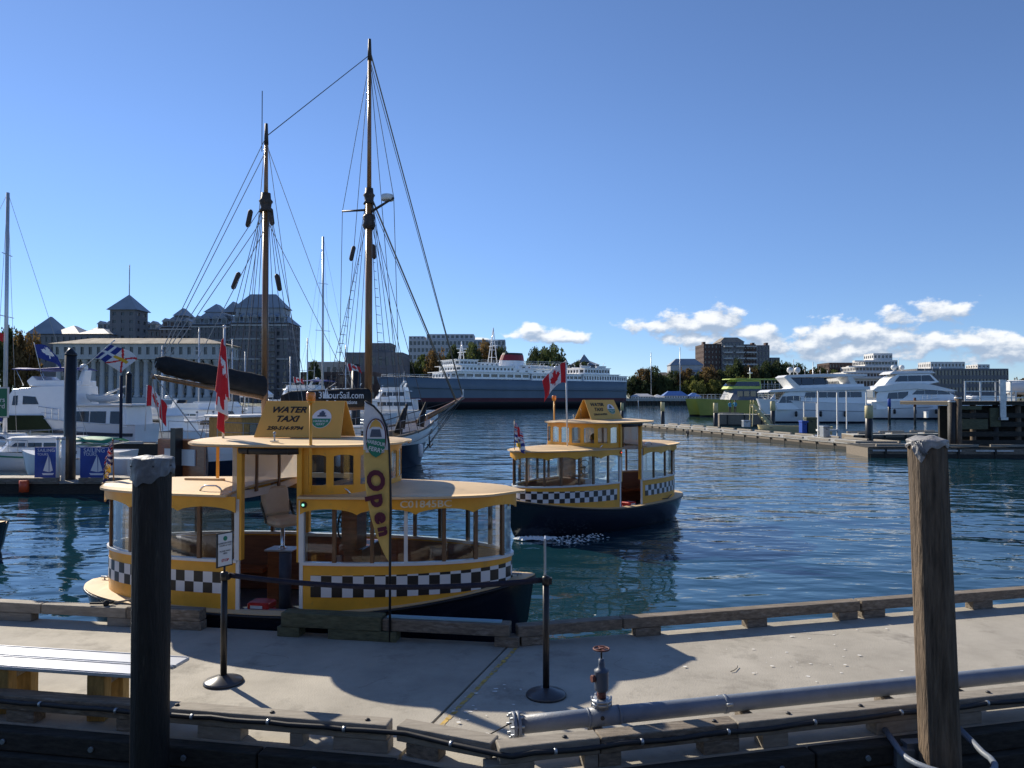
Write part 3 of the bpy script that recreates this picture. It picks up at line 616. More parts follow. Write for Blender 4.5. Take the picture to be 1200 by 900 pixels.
sg2 = thing('notice_sign', 'narrow aluminium notice holder seen edge-on above the stanchion beside the valve', 'sign', (c2.x-.01, c2.y, 1.67), radians(86))
mb = MB(); mb.box((-.09,-.009,.05),(.09,.009,.40)); mb.build('frame', M['alu'], sg2, bevel=.003)
mb = MB(); mb.tube([(0,0,-.01),(0,0,.06)], .012, 8); mb.build('stem', M['alu'], sg2)

# ---------------------------------------------------------------- pipe and valve
A = onz(602, 850, .66); A = Vector((A.x, A.y, .66)); B = onz(1200, 789, .70); dB = (B-A).normalized(); E_ = A+dB*12
pp = thing('grey_pipe', 'grey water pipe with flanged end running along the inner side of the near rail', 'pipe', tuple(A))
mb = MB(); mb.tube([A+dB*(.02+k*(11.9/20)) for k in range(21)], .077, 22); mb.build('barrel', M['pipe'], pp, True)
def ring(par, at, r, w, name, m='galv', n=24):
    mb = MB(); c = A+dB*at; mb.tube([c-dB*w/2, c+dB*w/2], r, n); mb.build(name, M[m], par, True)
ring(pp, .035, .115, .03, 'flange', 'pipe'); ring(pp, -.003, .115, .028, 'flange', 'pipe')
up_ = Vector((0,0,1)); sd_ = dB.cross(up_).normalized()
for k in range(8):
    a = 2*pi*k/8+.2; c = A+sd_*(.096*cos(a))+up_*(.096*sin(a)); mb = MB(); mb.tube([c-dB*.045, c+dB*.075], .011, 6); mb.build('bolt', M['galv'], pp, True)
tv = (onz(700, 833, .67)-A).dot(dB)
for at, r, w in ((tv-.13,.085,.02), (tv+.16,.085,.02), (2.0,.085,.03), (4.35,.092,.05)):
    ring(pp, at, r, w, 'collar', 'pipe')
mb = MB(); mb.tube([A+dB*(tv-.12), A+dB*(tv+.15)], .083, 22); mb.build('tee', M['pipe'], pp, True)
for at in (.75, 2.2, 3.7, 4.5, 5.8):
    c = A+dB*at; mb = MB(); mb.bar(c-sd_*.1+Vector((0,0,-.14)), c+sd_*.1+Vector((0,0,-.14)), .09, .12); mb.build('saddle', M['timber'], pp, True)
for at in (2.0, 4.35):
    c = A+dB*at
    for s in (-1, 1):
        mb = MB(); q = c+up_*.03+sd_*(s*.10); mb.tube([q-dB*.03, q+dB*.03], .014, 6); mb.build('bolt', M['galv'], pp, True)
V = A+dB*tv
vv = thing('valve', 'dark standpipe valve with a red handwheel standing on the grey pipe', 'valve', tuple(V))
for nm, prof, m in (('riser', [(.062,.07),(.062,.15)], 'pipe'), ('flange', [(.105,.115),(.11,.12),(.11,.14),(.105,.145)], 'galv'), ('flange', [(.105,.15),(.11,.153),(.11,.175),(.06,.18)], 'galv'),
                    ('nipple', [(.05,.178),(.05,.255)], 'rustred'), ('body', [(.055,.25),(.075,.262),(.078,.29),(.078,.43),(.082,.44),(.082,.455),(.05,.47),(.035,.49),(.035,.52),(.028,.57)], 'bluegrey'), ('stem', [(.010,.56),(.010,.66)], 'rubber')):
    mb = MB(); mb.lathe([(r*.88, z) for r, z in prof], n=22); mb.build(nm, M[m], vv)
for k in range(6):
    a = k*pi/3; mb = MB(); mb.tube([(.092*cos(a), .092*sin(a), .10), (.092*cos(a), .092*sin(a), .20)], .011, 6); mb.build('bolt', M['galv'], vv)
mb = MB(); mb.tube([(-.07,-.02,.38),(-.10,-.03,.38)], .035, 12); mb.build('outlet_cap', M['rustred'], vv)
wh = MB(); wh.tube([(.075*cos(2*pi*k/24), .075*sin(2*pi*k/24), .665) for k in range(24)], .009, 8, closed=True)
for k in range(4): a = k*pi/2+.3; wh.bar((.015*cos(a),.015*sin(a),.663), (.07*cos(a),.07*sin(a),.665), .02, .01)
wh.lathe([(.022,.648),(.022,.678)], n=10); wh.build('handwheel', M['rustred'], vv)
for s in (1,):
    mb = MB(); mb.tube([(0,-.075,.02),(0,-.10,.02)], .02, 8); mb.build('plug', M['rubber'], vv)
vv.scale = (.92, .92, .90)
# thin line from the flange across to the deck
ln = MB(); ln.tube([tuple(A+Vector((-.02,0,.02))), (A.x-.35, A.y+.02, .50), (A.x-.9, A.y+.08, .475)], .006, 5); tag(ln.build('thin_cord', M['ropeblack']), 'thin dark cord lying on the float from the pipe flange', 'cord')
# rope from the taxi's stern to the float
def sag(p, q, s, n=12): p = Vector(p); q = Vector(q); return [p.lerp(q, i/n)-Vector((0,0,s*4*(i/n)*(1-i/n))) for i in range(n+1)]
xr = F(131); kn = Vector((xr, farL(xr)-.09, .73))
mr = thing('mooring_line', 'black and white mooring line knotted on the rail and leading to the taxi stern', 'rope', tuple(kn))
mb = MB(); mb.tube(sag(kn, (-4.9, 10.9, .8), .03), .013, 6); mb.build('line', M['rope'], mr, True)
mb = MB(); mb.tube(sag(kn, (kn.x+.35, kn.y-.08, .52), .12), .014, 6); mb.tube([kn+Vector((-.22,0,.0)), kn, kn+Vector((.1,0,.02))], .015, 6); mb.ball(kn, .045, 8); mb.ball(kn+Vector((.03,.02,-.06)), .03, 8); mb.build('knot', M['ropeblack'], mr, True)
# ================================================================ flags
def leafshape():
    P = [(0,.48),(.08,.33),(.17,.38),(.13,.12),(.26,.24),(.29,.17),(.43,.19),(.38,.07),(.44,.02),(.22,-.17),(.25,-.25),(.03,-.22),(.02,-.46),(-.02,-.46)]
    P = P[:13]; return P+[(-x, y) for x, y in reversed(P[1:])]
LEAF = leafshape()
def canada(u, v):
    if u < .25 or u > .75: return 0
    return 0 if inpoly((u-.5)*2, v-.5, LEAF) else 1
def union(u, v):   # 0 red 1 white 2 blue
    x, y = u-.5, v-.5
    if abs(x) < .06 or abs(y) < .1: return 0
    if abs(x) < .11 or abs(y) < .17: return 1
    d = min(abs(y-x), abs(y+x))
    return 0 if d < .035 else (1 if d < .11 else 2)
def bcflag(u, v):
    if v > .5: return union(u, (v-.5)*2)
    r = sqrt((u-.5)**2+(v-.0)**2*.8)
    if r < .2: return 3
    a = atan2(v, u-.5)
    if r < .33 and int(a*8) % 2: return 3
    return 2 if (v*7+.25*sin(u*18)) % 2 < 1 else 1
def nfld(u, v):
    y = abs(v-.5)*2
    if u < .46:
        if abs(v-.5) < .06 or abs(u-.23) < .05: return 1
        return 2
    if abs(v-.5) < .07 and u < .9: return 3
    d = abs(y-(1-(u-.46)/.27)) if u < .73 else abs(y-((u-.73)/.27))
    return 0 if d < .13 else 1
def quebec(u, v):
    if abs(v-.5) < .1 or abs(u-.5) < .07: return 1
    x, y = (u % .5)/.5, (v % .5)/.5
    return 1 if (abs(x-.5) < .09 or (abs(x-.5)+abs(y-.4) < .28)) and abs(y-.5) < .35 else 2
def blueflag(u, v): return 1 if inpoly((u-.5)*1.6, v-.55, [(x, y*.8) for x, y in LEAF]) else 2
FM = None
def flag(name, label, pole_p, pole_t, rpole, hoist, fly, pat, mode, dirx=1, diry=0, group=None, polemat='white', droop=.5, seed=0, topgap=.03, slim=1.0):
    """flag with its staff. mode 'fly' streams from the hoist, 'limp' hangs in folds."""
    mats = [M['fred'], M['fwhite'], M['fblue'], M['fgold']]
    P = Vector(pole_p); T = Vector(pole_t)
    t = thing(name, label, 'flag', tuple(P), 0, group)
    mb = MB(); mb.tube([P, T], rpole, 8); mb.build('staff', M[polemat], t, True)
    mb = MB(); mb.ball(T, rpole*1.7, 8); mb.build('finial', M[polemat], t, True)
    ax = (P-T).normalized(); H = Vector((dirx, diry, 0)).normalized(); side = H.cross(Vector((0,0,1)))
    nu, nv = 44, 30; top = T+ax*topgap; rows = []
    for i in range(nv+1):
        v = 1-i/nv; row = []
        for j in range(nu+1):
            u = j/nu
            if mode == 'fly':
                p = top+ax*((1-v)*hoist)+H*(u*fly*(1-.10*droop))+Vector((0,0,-1))*(droop*fly*u*u*.55+.04*fly*sin(u*6+v*2+seed))
                p += side*(fly*.07*sin(u*8+v*1.6+seed)*u)+H*(fly*.03*sin(v*5+seed)*u)
            else:
                ang = (u-.0)*5.2*pi; w = slim*fly*.085*(.35+.65*(1-v))*(1+.3*sin(seed+u*3))
                dn = (1-v)*hoist+u*fly*droop*(.9+.1*cos(v*4))
                p = top+ax*dn+H*(abs(sin(ang/2))*w*1.6+u*fly*.16*slim)+side*(sin(ang)*w*.9)
            row.append(p)
        rows.append(row)
    mb = MB(); mb.sheet(rows, mi=lambda u, v: pat(u, 1-v)); mb.build('cloth', mats, t, True, solid=.004)
    return t

# ================================================================ water taxis
def linterp(P, n):
    """resample a 2-D polyline to n+1 evenly spaced points, return points and arc lengths"""
    Ls = [0]
    for a, b in zip(P, P[1:]): Ls.append(Ls[-1]+math.dist(a, b))
    o = []; k = 0
    for i in range(n+1):
        t = Ls[-1]*i/n
        while k < len(P)-2 and Ls[k+1] < t: k += 1
        f = (t-Ls[k])/max(1e-9, Ls[k+1]-Ls[k]); o.append((P[k][0]+(P[k+1][0]-P[k][0])*f, P[k][1]+(P[k+1][1]-P[k][1])*f))
    return o, Ls[-1]
def offs(P, d):    # offset an open polyline sideways (left of travel positive)
    o = []
    for i in range(len(P)):
        a = P[max(0, i-1)]; b = P[min(len(P)-1, i+1)]; tx, ty = b[0]-a[0], b[1]-a[1]; l = math.hypot(tx, ty) or 1
        o.append((P[i][0]-ty/l*d, P[i][1]+tx/l*d))
    return o
def strip(mb, P, z0, z1, th, mi=0, uv=None):
    """upright band along P between heights z0..z1 (numbers or functions of arc index), thickness th"""
    n = len(P); f0 = z0 if callable(z0) else (lambda i: z0); f1 = z1 if callable(z1) else (lambda i: z1)
    Q = offs(P, th); vs = []
    for i in range(n): vs += [(P[i][0],P[i][1],f0(i)),(P[i][0],P[i][1],f1(i)),(Q[i][0],Q[i][1],f1(i)),(Q[i][0],Q[i][1],f0(i))]
    arc = [0]
    for a, b in zip(P, P[1:]): arc.append(arc[-1]+math.dist(a, b))
    for i in range(n-1):
        for k in range(4):
            a, b, c, d = i*4+k, i*4+(k+1) % 4, i*4+4+(k+1) % 4, i*4+4+k
            us = None
            if uv:
                su, z_0 = uv; g_ = lambda ix: (arc[ix//4]/su+100, (vs[ix][2]-z_0)/su+100)
                us = [[g_(a), g_(b), g_(c), g_(d)]]
            mb.add([vs[a], vs[b], vs[c], vs[d]], [(0,1,2,3)], mi, False, us)
    for i in (0, n-1):
        q = [vs[i*4+k] for k in range(4)]; mb.add(q, [(0,1,2,3)], mi, False, [[(100.3,100.3)]*4] if uv else None)
    return mb
def hwid(s): return 1.13*max(0, 1-(abs(s)/3.12)**2.7)**.5 if s < 0 else 1.13*max(0, 1-(s/3.2)**2.4)**.56
def pwid(s): return 1.10*max(0, 1-((s-.2)/1.23)**4)**.42
def around(fn, a, b):  # starboard at a, round the end b, back on port at a
    th = [pi/2*k/40 for k in range(41)]
    ss = [a+(b-a)*sin(t) for t in th]; st = [(s, -fn(s)) for s in ss]; return st+[(s, fn(s)) for s in reversed(ss[:-1])]
def roofmesh(mb, outline_fn, a, b, z, th, dome, mi=0, shade=0, tips=20):
    """domed board whose half-width at s is outline_fn(s)"""
    n = 26; rows = []
    for i in range(n+1):
        f = .5-.5*cos(pi*i/n); s = a+(b-a)*f; w = max(.02, outline_fn(s)); rows.append([(s, w*(-1+2*j/12), z+dome*(1-(-1+2*j/12)**2)*min(1, w)+shade) for j in range(13)])
    vs = [p for r in rows for p in r]; C = 13; o = len(vs); lo = [(p[0], p[1], p[2]-th) for p in vs]
    fs = [(i*C+j, (i+1)*C+j, (i+1)*C+j+1, i*C+j+1) for i in range(n) for j in range(12)]
    fl = [tuple(reversed([k+o for k in f])) for f in fs]
    mb.add(vs+lo, fs+fl, mi, True)
    b0 = len(mb.v)-2*o
    edge = [j for j in range(13)]+[i*C+12 for i in range(1, n+1)]+[n*C+j for j in range(11, -1, -1)]+[i*C for i in range(n-1, 0, -1)]
    for k in range(len(edge)):
        a_, b_ = edge[k], edge[(k+1) % len(edge)]; mb.f.append((b0+b_, b0+a_, b0+o+a_, b0+o+b_)); mb.m.append(mi); mb.sm.append(False)
def make_taxi(loc, rz, label, door, reg):
    """door: -1 the starboard doorway stands open and port is closed, +1 the other way round"""
    T = thing('water_taxi', label, 'boat', loc, rz, 'yellow harbour water taxis'); T.scale = (.985, 1, 1)
    # hull
    def W_(t): return 1.25*max(0, 1-abs(t)**2.7)**.55 if t < 0 else 1.25*max(0, 1-t**2.15)**.78
    def sheer(t): return .60+.38*max(0, t)**1.8+.05*max(0, -t)**2
    lev = [(-.35,.45,.84),(-.1,.78,.90),(.12,.90,.945),(.35,.965,.972),(1,.995,.996),(1.0,1,1)]
    n = 44; mb = MB(); rows = []
    for i in range(n+1):
        t = -cos(pi*i/n); row = []
        for sdn in (1, -1):
            r_ = []
            for k, (z, m_, l_) in enumerate(lev):
                zz = z if k < 4 else (sheer(t)-.05 if k == 4 else sheer(t)); r_.append((3.54*t*l_, sdn*max(.012, W_(t)*m_), zz))
            row += r_ if sdn == 1 else r_[::-1]
        # order: port keel..port sheer, then stbd sheer..stbd keel
        rows.append(row)
    half = len(lev)
    vs = [p for r in rows for p in r]; C = 2*half; fs = []
    for i in range(n):
        for j in range(C-1):
            if j == half-1: continue
            fs.append((i*C+j, (i+1)*C+j, (i+1)*C+j+1, i*C+j+1))
        fs.append((i*C, i*C+C-1, (i+1)*C+C-1, (i+1)*C))
    mb.add(vs, fs, 0, True); mb.build('hull', M['hullblack'], T)
    # gunwale deck: ring between hull edge and the cabin
    mb = MB(); vs = []
    for i in range(n+1):
        t = -cos(pi*i/n); s = 3.54*t; w = max(.0, W_(t)+.02); hw = max(0, hwid(max(-3.12, min(3.2, s))))-.04 if -3.1 < s < 3.18 else 0
        z = sheer(t)+.012
        vs += [(s, w, z), (s, max(0, min(hw, w)), z+.01), (s, -max(0, min(hw, w)), z+.01), (s, -w, z)]
    fs = []
    for i in range(n): fs += [(i*4+k, i*4+k+1, i*4+5+k, i*4+4+k) for k in (0, 2)]
    mb.add(vs, fs, 0, False); mb.build('side_deck', M['tanroof'], T, solid=.012)
    mb = MB()
    for sdn in (1, -1):
        mb.tube([(3.54*-cos(pi*i/n), sdn*max(.01, W_(-cos(pi*i/n))+.012), sheer(-cos(pi*i/n))-.02) for i in range(n+1)], .022, 6)
    mb.build('rub_rail', M['black'], T)
    mb = MB(); P, _ = linterp([(-3.0,0)]+[(s, -hwid(s)+.08) for s in [-2.9+.2*k for k in range(30)]]+[(3.0,0)]+[(s, hwid(s)-.08) for s in [2.9-.2*k for k in range(30)]], 80)
    mb.prism(P[:-1], .30, .36); mb.build('floor', M['bluegrey'], T)
    # cabin lower walls
    fore, Lf = linterp(around(hwid, .48, 3.2), 96); aft, La = linterp(around(hwid, -.46, -3.12), 84); aft = aft[::-1]
    sect = [('fore', fore, Lf), ('aft', aft, La)]
    def zb(P): return lambda i: .50+.36*max(0, P[i][0]/3.54)**2
    for nm, P, Ln in sect:
        mb = MB(); strip(mb, P, zb(P), 1.262, .03); mb.build('side_wall', M['yellowpaint'], T)
        q = offs(P, -.006); q = [p for p in q if True]
        k0 = max(1, round(.16/Ln*len(P))); q = q[k0:-k0]
        mb = MB(); strip(mb, q, lambda i, q=q: .835+.06*max(0, q[i][0]/3.2)**2, lambda i, q=q: 1.125+.06*max(0, q[i][0]/3.2)**2, .004, 0, uv=(.147, .831)); mb.build('checker_band', M['checker'], T)
        mb = MB(); strip(mb, offs(P, -.03), 1.264, 1.302, .09); mb.build('sill_cap', M['white'], T)
        mb = MB(); strip(mb, offs(P, .034), .36, 1.235, .02); mb.build('inner_wall', M['browndark'], T)
        mb = MB(); strip(mb, offs(P, .06)[8:-8], .70, .76, .36); mb.build('bench_seat', M['brown'], T)
        # posts and panes
        npst = 13 if nm == 'fore' else 10
        idx = [round(i*(len(P)-1)/npst) for i in range(npst+1)]
        O = offs(P, .012)
        def zr(s): return 2.13
        for c, i in enumerate(idx):
            a = O[max(0, i-1)]; b = O[min(len(P)-1, i+1)]; p = O[i]; wd = .05 if c not in (0, npst) else .07
            mb = MB(); mb.bar((p[0],p[1],1.30), (p[0],p[1],zr(0)), wd, wd, up=(a[0]-b[0], a[1]-b[1], 0)); mb.build('window_post', M['white'] if c in (0, npst, 3 if nm == 'fore' else 99) else M['postwood'], T)
        for c in range(npst):
            i0, i1 = idx[c], idx[c+1]; seg = O[i0:i1+1]
            mb = MB(); strip(mb, seg, 1.30, 2.12, .004); mb.build('pane', M['gl'] if nm == 'fore' or c % 3 else M['glm'], T)
        # scalloped fascia
        R = offs(P, -.07); nsc = 8 if nm == 'fore' else 7
        def sc(i, n_=len(P)-1, nsc=nsc): return 2.15-(.125+.075*(1-abs(sin(pi*nsc*i/n_))**.6))
        mb = MB(); strip(mb, R, sc, 2.165, .025); mb.build('scalloped_fascia', M['yellowpaint'], T)
    # lower roofs
    mb = MB(); roofmesh(mb, lambda s: (hwid(min(3.19, s*.955))+.10)*(1 if s < 3 else max(.15, (3.40-s)/.4)**.5), .46, 3.40, 2.19, .03, .07); mb.build('fore_roof', M['tanroof'], T)
    mb = MB(); roofmesh(mb, lambda s: (hwid(max(-3.11, s*.955))+.10)*(1 if s > -2.95 else max(.12, (s+3.36)/.41)**.5), -3.36, -.585, 2.19, .03, .07); mb.build('aft_roof', M['tanroof'], T)
    # pilothouse
    ph, Lp = linterp(around(pwid, .48, 1.428), 72)
    mb = MB(); strip(mb, ph, 2.20, 2.33, .03); mb.build('pilothouse_wall', M['yellowpaint'], T)
    mb = MB(); strip(mb, ph, 2.74, 2.86, .03); mb.build('pilothouse_header', M['yellowpaint'], T)
    npp = 9; idx = [round(i*72/npp) for i in range(npp+1)]
    for c, i in enumerate(idx):
        p = ph[i]; a = ph[max(0, i-1)]; b = ph[min(72, i+1)]; tx, ty = b[0]-a[0], b[1]-a[1]; l = math.hypot(tx, ty); ins = (-ty/l*.017, tx/l*.017)
        mb = MB(); mb.bar((p[0]+ins[0],p[1]+ins[1],2.33), (p[0]+ins[0],p[1]+ins[1],2.74), .026 if 0 < c < npp else .04, .10 if 0 < c < npp else .16, up=(tx, ty, 0)); mb.build('window_mullion', M['yellowpaint'], T)
    for c in range(npp):
        seg = offs(ph[idx[c]:idx[c+1]+1], .012)
        mb = MB(); strip(mb, seg, 2.33, 2.74, .004); mb.build('pane', M['gl'], T)
        # arched head of each window
        mb = MB(); m_ = len(seg)-1; strip(mb, offs(ph[idx[c]:idx[c+1]+1], .004), lambda i, m_=m_: 2.742-.05*(abs(2*i/m_-1)**2.2), 2.745, .02); mb.build('arch', M['yellowpaint'], T)
    # corner posts of the helm opening and header
    for sdn in (1, -1):
        for s, z0, m_ in ((-.43, 1.30, 'yellowpaint'), (.45, 1.30, 'yellowpaint')):
            mb = MB(); mb.bar((s, sdn*1.10, z0 if s < 0 else 1.30), (s, sdn*1.10, 2.85), .09, .07, up=(1,0,0)); mb.build('door_post', M[m_], T)
        for s in (-.455, .475): mb = MB(); mb.bar((s, sdn*1.115, .62), (s, sdn*1.115, 2.12), .035, .05, up=(1,0,0)); mb.build('door_jamb', M['white'], T)
    mb = MB(); mb.bar((-1.42, 0, 2.24), (-1.42, 0, 2.87), .035, .035); mb.build('roof_support', M['yellowpaint'], T)
    mb = MB(); mb.bar((-1.9, -.1, 2.275), (-1.25, -.1, 2.275), .05, .03); mb.build('roof_support_plate', M['tanroof'], T)
    cs = -door
    mb = MB(); mb.box((-.42, cs*1.07, .36), (.45, cs*1.11, 1.24)); mb.build('closed_panel', M['brown'], T)
    mb = MB(); mb.box((-.45, cs*1.115, .58), (.47, cs*1.135, 1.235)); mb.build('closed_panel_outside', M['yellowpaint'], T)
    mb = MB(); mb.box((-.45, cs*1.05, 1.24), (.47, cs*1.15, 1.29)); mb.build('closed_panel_cap', M['white'], T)
    mb = MB(); mb.box((-.40, cs*1.08, 2.20), (.42, cs*1.12, 2.28)); mb.build('upper_sill', M['white'], T)
    for s in (-.12, .17): mb = MB(); mb.box((s-.02, cs*1.07, 2.28), (s+.02, cs*1.12, 2.84)); mb.build('upper_post', M['postwood'], T)
    mb = MB(); mb.box((-.39, cs*1.098, 2.28), (.41, cs*1.103, 2.84)); mb.build('pane', M['glm'], T)
    P_ = [(-.60, -1.06+2.12*i/20) for i in range(21)]      # window screen across the boat behind the helmsman
    mb = MB(); strip(mb, P_, lambda i: 2.06+.05*(abs(i/10-1))**2, lambda i: 2.17+.05*(abs(i/10-1))**2, .03); mb.build('screen_sill', M['white'], T)
    for a_, b_ in ((-1.04,-.39),(-.33,.33),(.39,1.04)): mb = MB(); mb.box((-.59, a_, 2.215), (-.585, b_, 2.84)); mb.build('vinyl_curtain', M['vin'], T)
    for y_ in (-.36, .36): mb = MB(); mb.box((-.61, y_-.035, 2.14), (-.57, y_+.035, 2.85), bev=.006); mb.build('screen_post', M['postwood'], T)
    mb = MB(); mb.tube([(-.43, door*1.13, 2.80), (0, door*1.13, 2.79), (.44, door*1.13, 2.80)], .055, 12); mb.build('rolled_curtain', M['rubber'], T)
    for s in (-.3, .3): mb = MB(); mb.tube([(s-.01, door*1.13, 2.797), (s+.01, door*1.13, 2.797)], .060, 12); mb.build('strap', M['black'], T)
    mb = MB(); mb.box((-.45, door*.9, .50), (.47, door*1.2, .60), bev=.012); mb.build('threshold', M['alu'], T)
    # upper roof
    mb = MB(); roofmesh(mb, lambda s: 1.24*max(0, 1-(abs(s+.02)/1.65)**3.2)**.5, -1.66, 1.62, 2.875, .028, .05); mb.build('upper_roof', M['tanroof'], T)
    P, _ = linterp([(s, -1.22*max(0, 1-(abs(s+.02)/1.63)**3.2)**.5) for s in [-1.64+.0324*k for k in range(101)]], 60)
    for sg_ in (1, -1): mb = MB(); strip(mb, [(p[0], p[1]*sg_) for p in P], 2.835, 2.85, .02*sg_); mb.build('roof_trim', M['yellowpaint'], T)
    # sandwich board on the roof
    sb = T; q = MB()
    zt, zb_ = 3.45, 2.93
    for sdn in (1, -1): q.plate([(-.66, sdn*.30, zb_), (.70, sdn*.30, zb_), (.66, sdn*.035, zt), (-.60, sdn*.035, zt)][::sdn], .02)
    q.plate([(-.60,-.045,zt+.006),(.66,-.045,zt+.006),(.66,.045,zt+.006),(-.60,.045,zt+.006)], .014)
    sbp = q.build('roof_sign', M['signyellow'], sb)
    for sdn in (1, -1):
        xd = (1,0,0) if sdn == -1 else (-1,0,0); yd = Vector((0, -sdn*.265, zt-zb_)).normalized(); nr = Vector(xd).cross(yd)
        def at(u, v): return Vector((.02+u*xd[0], sdn*.30, zb_))+yd*v+nr*.014
        lettering('WATER', .135, M['inkblack'], sbp, frame(at(-.22,.44), xd, yd), shear=.25, bold=.003, xs=1.22)
        lettering('TAXI', .135, M['inkblack'], sbp, frame(at(-.22,.29), xd, yd), shear=.25, bold=.003, xs=1.2)
        lettering('250-514-9794', .08, M['inkblack'], sbp, frame(at(-.22,.14), xd, yd), shear=.25, bold=.0015, xs=1.25)
        for (r, z_, m_) in ((.165, .000, 'inkwhite'),):
            c = at(.33,.30); f = frame(c, xd, yd); d = MB(); d.lathe([(.155,0),(.155,.002)], n=32); o = d.build('logo_disc', M['inkwhite'], sbp); o.data.transform(f)
        d = MB(); d.add([(.148*cos(a), .148*sin(a), .004) for a in [pi+pi*k/16 for k in range(17)]], [tuple(range(17))]); o = d.build('logo_half', M['lgreen'], sbp); o.data.transform(f)
        d = MB(); d.box((-.07,.03,.003),(.07,.055,.005)); d.box((-.045,.055,.003),(.045,.1,.005)); d.box((-.02,.1,.003),(.02,.125,.005)); o = d.build('logo_boat', M['bluegrey'], sbp); o.data.transform(f)
        lettering('HARBOUR', .05, M['inkwhite'], sbp, f @ Matrix.Translation((0,-.045,.006)), ext=.001); lettering('FERRY', .05, M['inkwhite'], sbp, f @ Matrix.Translation((0,-.095,.006)), ext=.001)
    # beacon, lights, handles, aerial
    mb = MB(); mb.tube([(.62, -1.16, 2.25), (.62, -1.16, 3.44)], .022, 8); bc = mb.build('beacon_pole', M['yellowpaint'], T)
    mb = MB(); mb.lathe([(.05,3.44),(.05,3.47)], (.62,-1.16,0), 12); mb.build('beacon_base', M['yellowpaint'], bc)
    mb = MB(); mb.lathe([(.058,3.47),(.062,3.50),(.062,3.56),(.055,3.585)], (.62,-1.16,0), 14); mb.build('beacon_lens', M['orange'], bc)
    for sdn in (1, -1):
        mb = MB(); mb.lathe([(.045,0),(.045,.03),(.035,.045)], n=12); o = mb.build('nav_light_housing', M['black'], T); o.rotation_euler = (-sdn*pi/2,0,0); o.location = (.54, sdn*1.17, 2.08)
        em = mat('green light' if sdn == -1 else 'red light', (.1,.5,.3) if sdn == -1 else (.5,.05,.03), .3)
        em.node_tree.nodes['Principled BSDF'].inputs['Emission Color'].default_value = (.3,1,.6,1) if sdn == -1 else (1,.1,.05,1); em.node_tree.nodes['Principled BSDF'].inputs['Emission Strength'].default_value = 1.2
        mb = MB(); mb.ball((0,0,.05), .018, 8); o2 = mb.build('nav_light', em, o)
        for s in (-.95, .95):
            mb = MB(); y = sdn*.98; mb.tube([(s-.17,y,2.21),(s-.13,y,2.26),(s-.08,y,2.285),(s+.08,y,2.285),(s+.13,y,2.26),(s+.17,y,2.21)], .013, 6); mb.build('grab_handle', M['chrome'], T)
    mb = MB(); mb.box((-.05,-1.0,2.905),(.05,-.94,2.92)); mb.tube([(0,-.97,2.92),(0,-.97,3.02)], .012, 6); mb.ball((0,-.97,3.02), .025, 6); mb.build('roof_horn', M['galv'], T)
    mb = MB(); mb.tube([(1.0,.2,2.9),(1.0,.2,3.25)], .006, 5); mb.build('aerial', M['black'], T)
    # helm chair, wheel, locker, console
    hc = MB(); hc.box((-.52,-.14,.36),(-.26,.14,1.22), bev=.01); hp_ = hc.build('pedestal_box', M['brown'], T)
    mb = MB(); mb.lathe([(.09,.36),(.09,1.22)], (-.22,-.16,0), 14); mb.build('pedestal_tube', M['bluegrey'], hp_)
    mb = MB(); mb.box((-.56,-.17,1.225),(-.12,.17,1.25), bev=.006); mb.build('pedestal_top', M['alu'], hp_)
    ch = MB(); ch.lathe([(.07,1.25),(.04,1.27),(.028,1.30),(.028,1.62)], (-.22,0,0), 14); ch_ = ch.build('helm_chair', M['chrome'], T)
    mb = MB(); mb.box((-.42,-.23,1.60),(.06,.23,1.73), bev=.045); mb.build('seat', M['vinyl'], ch_)
    mb = MB(); mb.box((-.05,-.22,0),(.06,.22,.44), bev=.04); o = mb.build('backrest', M['vinyl'], ch_); o.location = (-.43,0,1.72); o.rotation_euler = (0,radians(-14),0)
    for y in (-.235, .235): mb = MB(); mb.bar((-.28,y,1.64),(-.49,y,1.93), .012, .05); mb.build('bracket', M['rubber'], ch_)
    ra = door*radians(38); c0 = Vector((-.22, 0, 0)); ch_.rotation_euler = (0, 0, ra); ch_.location = c0-Matrix.Rotation(ra, 3, 'Z') @ c0+Vector((-.12, 0, 0))
    mb = MB(); mb.tube([(.62, .19*cos(a), 1.62+.19*sin(a)) for a in [2*pi*k/26 for k in range(26)]], .014, 6, closed=True)
    for k in range(3): a = 2*pi*k/3+.5; mb.tube([(.62,0,1.62),(.62,.19*cos(a),1.62+.19*sin(a))], .010, 5)
    mb.tube([(.60,0,1.62),(.80,0,1.60)], .03, 8); mb.build('steering_wheel', M['rubber'], T)
    mb = MB(); mb.box((.80,-.42,.36),(1.08,.42,1.35), bev=.01); mb.box((.82,-.55,1.35),(1.05,-.15,2.12)); mb.build('console', M['brown'], T)
    mb = MB(); mb.box((.70,-.6,2.22),(1.35,.6,2.26)); mb.build('dashboard', M['browndark'], T)
    for k in range(3):
        mb = MB(); mb.box((-.40, door*(.70), .365+.11*k), (-.08, door*(.98), .465+.11*k), bev=.02); lj = mb.build('life_jacket', M['red'], T)
        mb = MB(); mb.box((-.34, door*.985, .39+.11*k), (-.16, door*.988, .43+.11*k)); mb.build('label_patch', M['white'], lj)
    mb = MB(); mb.box((.1,cs*1.0,.80),(.2,cs*1.06,.95), bev=.008); mb.build('switch_box', M['alu'], T)
    # door-side fittings low on the hull
    for s in (-2.0,):
        for sdn in (-1, 1):
            w = hwid(s)+.02; mb = MB(); mb.tube([(s-.05,sdn*(w+.02),.74),(s+.25,sdn*(w+.10),.66),(s+.62,sdn*(w+.06),.67)], .014, 6); mb.build('boarding_handle', M['rubber'], T)
